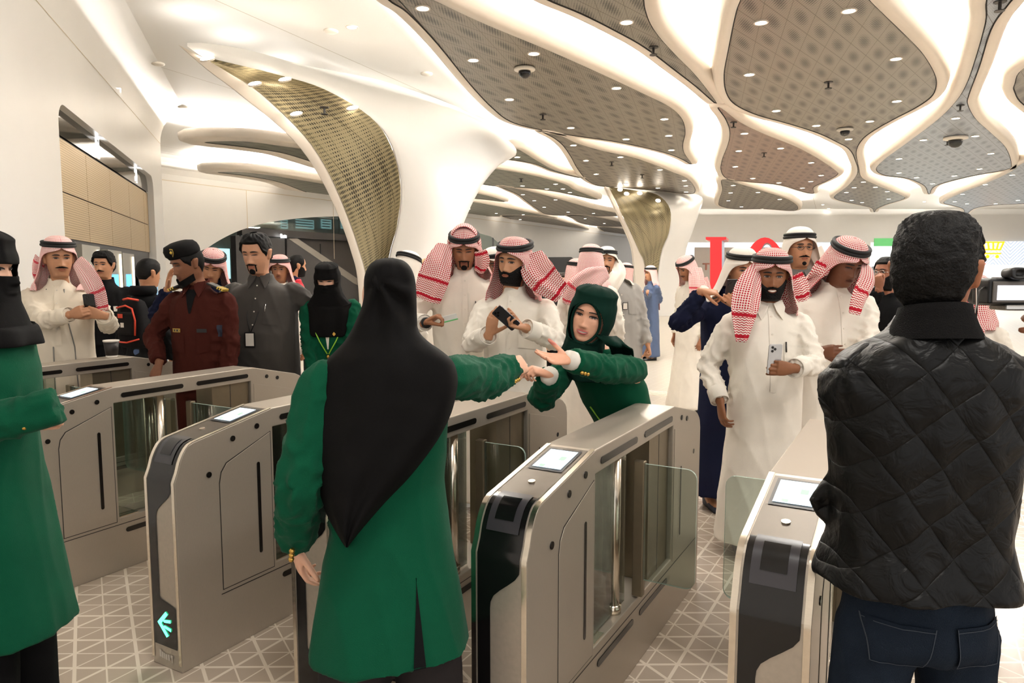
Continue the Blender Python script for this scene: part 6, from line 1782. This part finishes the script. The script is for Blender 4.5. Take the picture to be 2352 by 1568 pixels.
# ---- women of the staff ---------------------------------------------------------------------------
WJ = [(.030, .064, .064, .062), (-.012, .092, .076, .078), (-.035, .136, .088, .092), (-.06, .168, .1, .102), (-.10, .176, .112, .108), (-.18, .176, .130, .112), (-.27, .168, .134, .106), (-.38, .158, .118, .102), (-.50, .170, .122, .114), (-.62, .186, .132, .130)]
M_lan = mat('lanyard_lime', (150, 208, 60), .5)
q = person('veiled woman in green jacket with lime lanyard facing the camera beyond the gates', 752, 601, 5.4, yaw=2, hy=0, hp=16, skin=PALE, female=True, eyes='half', gear=.022, bw=1.0, up=.045, ears=False, hs=.98, arms={'R': dict(w=(722, 905, -.18)), 'L': dict(w=(790, 905, -.18))})
garment(q, 'jacket', C_green, .55, rows=WJ, flare=(.21, .16)); hijab(q, C_black2, 'slit', .30, .07, 1.02); legs(q, C_pants, .95, tw=.8); shoes(q, M_shoe); zt = q.nb.z
decal(q, 'shirt_front', [(-.016, zt-.26), (.016, zt-.26), (.004, zt-.38), (-.004, zt-.38)], M_fit, None, .005, 2, 4)
for sg in (-1, 1): rod(q, 'lanyard', [(sg*.105, zt-.22), (sg*.06, zt-.32), (sg*.006, zt-.415)], .005, M_lan, None, .008)
bm = bmesh.new(); bmesh.ops.create_uvsphere(bm, u_segments=12, v_segments=8, radius=.015, matrix=Matrix.Translation(onbody(q, 0, zt-.435, .006)-q.loc)); bobj('button', bm, M_goldb, q.root, True)
bm = bmesh.new(); c = onbody(q, .05, zt-.265, .008)-q.loc; f = [bm.verts.new(c+Vector(v)) for v in ((0, -.004, .016), (.014, -.004, 0), (0, -.004, -.016), (-.014, -.004, 0))]; bm.faces.new(f); bobj('pin', bm, M_goldb, q.root)
# leaning woman
q = person('smiling woman in dark green headscarf leaning between the gates with an outstretched arm', 1360, 652, 3.35, yaw=-28, hy=-24, hp=2, hr=14, hs=1.08, skin=(226, 168, 138), lips=(186, 84, 84), female=True, smile=.55, gear=.020, body_off=(.06, .03), hips_off=(.10, .28), k=.98,
    arms={'L': dict(w=(1302, 826, -.46), dir=(-.92, -.25, .10), n=(.25, -.5, .9), pose='open', hint=(.8, .5, -.7)), 'R': dict(w=(1262, 862, -.30), dir=(-.8, -.3, .35), n=(0, .3, -1), pose='pinch', hint=(-.6, .6, -.8))}, ears=False)
garment(q, 'jacket', C_green, .58, rows=WJ, flare=(.205, .17), sleeve=(.066, .064, .057, .054), amp=.011)
hijab(q, C_dgreen, 'oval', .12, .05, .92, off=.016); legs(q, C_pants, .92, tw=.8); shoes(q, M_shoe)
gbuttons(q, 'L'); shirt_cuff(q, 'L', M_fit, .040); shirt_cuff(q, 'R', M_fit, .038)
tl = []; vs = []; fs = []   # loose end of the scarf falling behind the shoulder
P_ = [atY(x, y, 3.35+d) for x, y, d in ((1392, 770, -.08), (1418, 790, -.16), (1428, 800, -.05), (1432, 850, .04), (1440, 890, .08))]; P_ = crom(P_, 4, False)
for i, p in enumerate(P_):
    for j in range(7): vs.append(p+Vector((-.05+.1*j/6*(.7 if i > 10 else 1), .03*math.sin(j*1.3+i*.4), -.01*j/6))-q.loc)
for i in range(len(P_)-1):
    for j in range(6): fs.append((i*7+j, i*7+j+1, (i+1)*7+j+1, (i+1)*7+j))
o = pobj('scarf_end', vs, fs, C_dgreen, q.root, True); so = o.modifiers.new('t', 'SOLIDIFY'); so.thickness = .006
vs = []; fs = []   # hairline under the scarf
for i in range(5):
    for j in range(25): a = math.radians(-48+4*j); vs.append(hpt(a, .066+.011*i-.012*abs(a)**2, .006))
for i in range(4):
    for j in range(24): fs.append((i*25+j, i*25+j+1, (i+1)*25+j+1, (i+1)*25+j))
hobj(q, 'hair', vs, fs, M_hairB)
bm = bmesh.new(); pp = []
for i in range(49):
    a = 2*PI*i/48; x, z = .0605*math.cos(a), -.020+.0925*math.sin(a); p = fsurf(max(-.0735, min(.0735, x)), max(z, -.108), .012); p.z = z; pp.append(q.MH@(p*q.hs)-q.loc)
tube(bm, pp, .0065, 8, False); bobj('scarf_edge', bm, C_dgreen, q.root, True)
rod(q, 'lanyard', [(-.10, q.nb.z-.26), (-.06, q.nb.z-.36), (-.02, q.nb.z-.46)], .004, M_lan, None, .006)
# woman cut by the left edge of the frame
q = person('veiled woman in green coat at the very edge of the frame, seen from the side', -56, 518, 2.2, yaw=92, hy=96, hp=4, skin=PALE, female=True, gear=.022, eyes='open', hs=.95, up=.055, ears=False, body_off=(0, -.03), arms={'R': dict(w=(88, 945, -.10), dir=(.2, .9, -.3), n=(-.9, 0, -.4), pose='fist', hint=(-.2, .6, -.9)), 'L': dict(w=(-8, 905, .10), dir=(.8, .5, .2), n=(0, -.3, -1), pose='fist', hint=(.2, .6, -.9))}, k=.98)
garment(q, 'coat', C_green, .49, rows=WJ, flare=(.215, .20), sleeve=(.068, .066, .060, .058), amp=.011, cuff=.055); hijab(q, C_black2, 'slit', .10, .05, 1.06); legs(q, C_pants, .90, r=(.105, .095, .09, .09), tw=.8); shoes(q, M_shoe); gbuttons(q, 'R', 2)
# woman in the foreground holding out the card
q = person('veiled woman in long green coat and black shawl seen from behind, holding out a card', 893, 596, 2.0, yaw=194, hy=165, hp=2, skin=PALE, female=True, gear=.02, face=False, bw=1.0, k=.98, hs=.86, up=.045, ears=False, sdrop=.012,
    arms={'R': dict(w=(1172, 846, .53), dir=(.62, .75, .14), n=(-.6, .5, -.5), pose='pinch', hint=(0, 0, -1)), 'L': dict(w=(678, 1248, .0), dir=(.15, .1, -1), n=(1, .4, 0), pose='relaxed', hint=(.1, 1, 0))})
garment(q, 'coat', C_green, .555, rows=WJ, flare=(.232, .19), sleeve=(.068, .066, .060, .057), amp=.012, seed=3.2)
legs(q, C_char2, .92, r=(.105, .1, .095, .095), spread=.02, tw=.8); shoes(q, M_shoe); gbuttons(q, 'R', 3); gbuttons(q, 'L', 3)
decal(q, 'vent', [(-.062, .80), (-.060, .80), (-.080, .565), (-.046, .565)], C_blackc, None, .003, 2, 6, True)
rows = [(592, 884, 902, .03), (598, 862, 926, .07), (612, 846, 942, .10), (635, 837, 952, .115), (665, 835, 956, .12), (700, 832, 957, .12), (730, 820, 958, .12), (760, 806, 962, .13), (785, 790, 985, .14), (808, 768, 1018, .155), (832, 746, 1042, .165), (868, 732, 1052, .175), (905, 725, 1048, .18), (950, 718, 1036, .185), (1000, 716, 1012, .19), (1050, 716, 978, .195), (1100, 721, 938, .20), (1150, 737, 890, .205), (1200, 759, 846, .21), (1240, 782, 812, .215), (1257, 794, 799, .215)]
RS = crom([Vector((a, b, c)) for a, b, c, d in rows], 4, False); DS = crom([Vector((d, 0, 0)) for a, b, c, d in rows], 4, False)
vs = []; fs = []; na = 64; Yc = 1.985
for i, (r, d_) in enumerate(zip(RS, DS)):
    y, xl, xr = r; d = d_.x; f = sm((y-870)/140)  # lower part hugs the back only
    for j in range(na):
        a = 2*PI*j/na; s, c = math.sin(a), math.cos(a); c = math.copysign(abs(c)**.6, c)
        xm = (xl+xr)/2; hw_ = (xr-xl)/2; ys = 1 if c > 0 else lerp(1.0, -.93, f)
        Yp = Yc-d*c*ys if c > 0 else Yc-d*c*lerp(1, 0, f)-0*ys
        if f > 0: Yp = lerp(Yp, Yc-d*abs(c)**.7+(.012 if c < 0 else 0), f)
        kn = math.exp(-((y-700)/75)**2)*max(0, c)
        xx = xm+hw_*s; dk = math.hypot(xx-868, y-640); fold = .013*math.exp(-((dk-70)/75)**2)*math.cos(math.atan2(xx-868, y-640)*8)*max(0, c)*(1 if y > 645 else .2)+.009*sm((y-660)/120)*math.sin(s*5.5+y*.006+.6*noise.noise((s*2, y*.01, 4)))*max(0, c)+.005*noise.noise((s*3, y*.02, 1.7))
        fold += .011*sm((y-780)/140)*noise.noise((s*3.2+y*.004, y*.0035, 7.7))*max(0, c); vs.append(atY(xm+hw_*s, y, Yp+fold)-q.loc)
for i in range(len(RS)-1):
    for j in range(na): fs.append((i*na+j, i*na+(j+1) % na, (i+1)*na+(j+1) % na, (i+1)*na+j))
fs.append(tuple(range(na))); fs.append(tuple(range((len(RS)-1)*na, len(RS)*na)))
o = pobj('shawl', vs, fs, C_black2, q.root, True)
kn = atY(868, 646, 2.0-.125); bm = bmesh.new(); rs = []
for i in range(9):
    t = i/8; c = kn+Vector((-.008+.02*t, .004, .010-.034*t)); rs.append([c-q.loc+Vector((.013*math.sin(PI*(.15+.8*t))*math.cos(2*PI*k_/10), .007*math.sin(2*PI*k_/10), .012*math.sin(2*PI*k_/10))) for k_ in range(10)])
loft(bm, rs); bobj('knot', bm, C_black2, q.root, True)
rs = []   # niqab band running over the back of the head
bm = bmesh.new()
for i in range(25):
    t = i/24; x = lerp(846, 946, t); a = -PI/2+PI*t; p = atY(x, 654+10*math.sin(PI*t)-12*t, 2.0-(.124*math.cos(a)-.004))-q.loc; rs.append([p+Vector((0, -.004*math.cos(2*PI*k_/8), .020*math.sin(2*PI*k_/8))) for k_ in range(8)])
loft(bm, rs); bobj('veil_tie', bm, C_black2, q.root, True)
card = empty('ticket_card', pinch(q, 'R')+Vector((.012, .01, .004))); tag(card, 'pale ticket card held out at arm length by the veiled woman in front', 'card')
bm = bmesh.new(); box(bm, (-.03, -.02, -.0008), (.014, .022, .0008), Matrix.Rotation(math.radians(-12), 4, 'Y')); bobj('card', bm, mat('card_pale', (232, 230, 222), .4), card)
# ---- the man in the quilted jacket ----------------------------------------------------------------
def quilt():
    m, nt, b = nmat('black_quilted_nylon'); N = NT(nt); v = N.coord(); s = 1/.088
    nz = N.n('ShaderNodeTexNoise'); nz.inputs['Scale'].default_value = 9; N.l(v, nz.inputs['Vector'])
    w = N.m('MULTIPLY', N.m('SUBTRACT', nz.outputs[0], .5), .18)
    ds = []
    for a, b_ in ((.80, .60), (-.62, .78)):
        d = N.m('ADD', N.dot(v, (a*s, 0, b_*s)), w); ds.append(N.m('ABSOLUTE', N.m('SUBTRACT', N.m('FRACT', d), .5)))
    puff = N.m('POWER', N.m('MULTIPLY', N.m('COSINE', N.m('MULTIPLY', ds[0], PI)), N.m('COSINE', N.m('MULTIPLY', ds[1], PI))), .45)
    n2 = N.n('ShaderNodeTexNoise'); n2.inputs['Scale'].default_value = 17; n2.inputs['Detail'].default_value = 3; n2.inputs['Distortion'].default_value = 1.2; N.l(v, n2.inputs['Vector'])
    h = N.m('ADD', puff, N.m('MULTIPLY', n2.outputs[0], .9))
    bp = N.n('ShaderNodeBump'); bp.inputs['Strength'].default_value = .85; bp.inputs['Distance'].default_value = .012; N.l(h, bp.inputs['Height']); N.l(bp.outputs[0], b.inputs['Normal'])
    b.inputs['Base Color'].default_value = (*lin((7, 7, 7)), 1); b.inputs['Roughness'].default_value = .46; b.inputs['Specular IOR Level'].default_value = .2
    return m
M_quilt = quilt()
CJ = [(.04, .064, .066, .068), (.02, .074, .074, .078), (-.0, .092, .084, .09), (-.022, .14, .096, .104), (-.045, .182, .106, .115), (-.075, .205, .115, .125), (-.13, .215, .125, .13), (-.22, .212, .13, .13), (-.34, .2, .13, .125), (-.46, .195, .13, .125), (-.56, .2, .13, .13)]
q = person('man with curly black hair in black quilted jacket, filming with his back turned', 2156, 486, 1.6, yaw=178, hy=141, hp=0, skin=(164, 104, 72), face=False, gear=.016, hs=.98, bw=1.0, k=1.0, vox=.004, up=.07, sdrop=.05,
    arms={'R': dict(w=(2490, 745, .22), dir=(-.35, .45, .25), n=(-.9, -.1, .1), pose='hold', hint=(-.35, .3, -1)), 'L': dict(w=(2150, 930, .30), dir=(.6, .3, .6), n=(-.3, .0, .9), pose='hold', hint=(.5, .2, -1))})
def flap(bm):
    P = [(1935, 1040, .02), (1895, 1095, .03), (1862, 1150, .04), (1878, 1182, .04), (1930, 1240, .02), (1985, 1290, .0)]
    a = [atY(x, y, 1.6+d) for x, y, d in P]; inn = [atY(x+70, y-12, 1.6+d+.05) for x, y, d in P]
    rs = []
    for p, i_ in zip(a, inn): rs.append([p+Vector((0, -.012, 0)), p+Vector((0, .012, 0)), i_+Vector((0, .05, 0)), i_+Vector((0, -.05, 0))])
    loft(bm, rs)
garment(q, 'quilted_jacket', M_quilt, .925, rows=CJ, flare=(.222, .155), amp=.012, sleeve=(.078, .074, .068, .06), extra=flap, seed=5.5, cl=1.2)
jn = legs(q, C_jeansD, .96, r=(.090, .086, .082, .08), amp=.013, spread=.03, name='jeans'); shoes(q, M_shoe, .13)
gb_ = q.gb; q.gb = BVHTree.FromPolygons([v.co+q.loc for v in jn.data.vertices], [tuple(p.vertices) for p in jn.data.polygons])
M_st = mat('jeans_stitch', (48, 56, 66), .8)
for sg in (-1, 1):
    u = sg*.085; a, b = u-.062, u+.062
    pk = decal(q, 'back_pocket', [(a, .87), (b, .87), (b-.012, .775), (a+.012, .775)], C_jeansD, None, .006, 8, 8, True)
    for x0, z0, x1, z1 in ((a, .87, a+.012, .775), (b, .87, b-.012, .775), (a+.012, .775, b-.012, .775), (a, .862, b, .862)):
        d = .0009
        P_ = [(x0, z0+d), (x1, z1+d), (x1, z1-d), (x0, z0-d)] if abs(z0-z1) < .01 else [(x0-d, z0), (x0+d, z0), (x1+d, z1), (x1-d, z1)]
        decal(q, 'stitching', P_, M_st, pk, .0085, 6, 6, True)
q.gb = gb_
hair_cap(q, dict(th=.017, front=.07, back=-.088, amp=.45, sc=120, m=mat('curly_hair', (10, 8, 7), .6, var=.5, scale=120, bump=.8, bscale=160, spec=.2)))
bm = bmesh.new(); ax = q.R@Vector((1, 0, 0)); ay = q.R@Vector((0, 1, 0)); rs = []
for dz, r in ((-.015, .098), (.015, .084), (.04, .074), (.058, .070), (.060, .064), (.03, .064)):
    rs.append([q.nb+ax*(r*1.02*math.cos(2*PI*i/32))+ay*(r*math.sin(2*PI*i/32)+.012)+Vector((0, 0, dz+.012*math.sin(2*PI*i/32)))-q.loc for i in range(32)])
loft(bm, rs, False, False); bobj('knit_collar', bm, cloth('black_knit', (18, 17, 17), .5), q.root, True)
tubeo('earphone_cord', [q.MH@(Vector((-.078, -.01, -.02))*q.hs)-q.loc, q.MH@(Vector((-.080, -.02, -.07))*q.hs)-q.loc, q.MH@(Vector((-.07, -.03, -.14))*q.hs)-q.loc], .0014, M_fit, q.root, 6)
# camera
vc = empty('video_camera', atY(2306, 672, 1.85)); tag(vc, 'black digital camera with a lit rear screen held by the man in the quilted jacket', 'camera')
S_ = 1.85/F
boxo('camera_body', (-46*S_, -.02, -26*S_), (70*S_, .05, 32*S_), M_black, vc, .006)
boxo('screen_frame', (-40*S_, -.026, -22*S_), (36*S_, -.02, 26*S_), mat('screen_frame_grey', (96, 90, 84), .4), vc, .002)
boxo('screen', (-31*S_, -.0275, -16*S_), (30*S_, -.0255, 17*S_), emat('camera_screen', (236, 238, 250), 1.2), vc)
bm = bmesh.new(); loft(bm, [[Vector((10*S_+w*S_*math.copysign(abs(math.cos(2*PI*i/24))**.7, math.cos(2*PI*i/24)), y, 44*S_+h*S_*math.copysign(abs(math.sin(2*PI*i/24))**.7, math.sin(2*PI*i/24)))) for i in range(24)] for y, w, h in ((.0, 20, 12), (-.03, 22, 14), (-.042, 21, 13), (-.042, 12, 8), (-.034, 10, 6))]); bobj('eyepiece', bm, M_black, vc, True)
boxo('hot_shoe', (-10*S_, -.01, 28*S_), (34*S_, .04, 36*S_), M_black, vc, .004)
bm = bmesh.new(); loft(bm, [[Vector((20*S_+w*math.cos(2*PI*i/20), y, w*math.sin(2*PI*i/20))) for i in range(20)] for y, w in ((.05, .036), (.14, .038), (.15, .034))]); bobj('lens', bm, M_black, vc, True)
boxo('mount_plate', (-10*S_, -.03, -40*S_), (60*S_, .04, -27*S_), M_silv, vc, .004)
tubeo('cable', [(-44*S_, 0, 14*S_), (-62*S_, -.01, 5*S_), (-66*S_, -.01, -30*S_), (-60*S_, 0, -70*S_)], .0022, M_dark, vc, 6)
for i in range(3): boxo('dial', (44*S_, -.026, (14-14*i)*S_), (54*S_, -.02, (22-14*i)*S_), M_silv if i == 2 else M_grey, vc, .002)
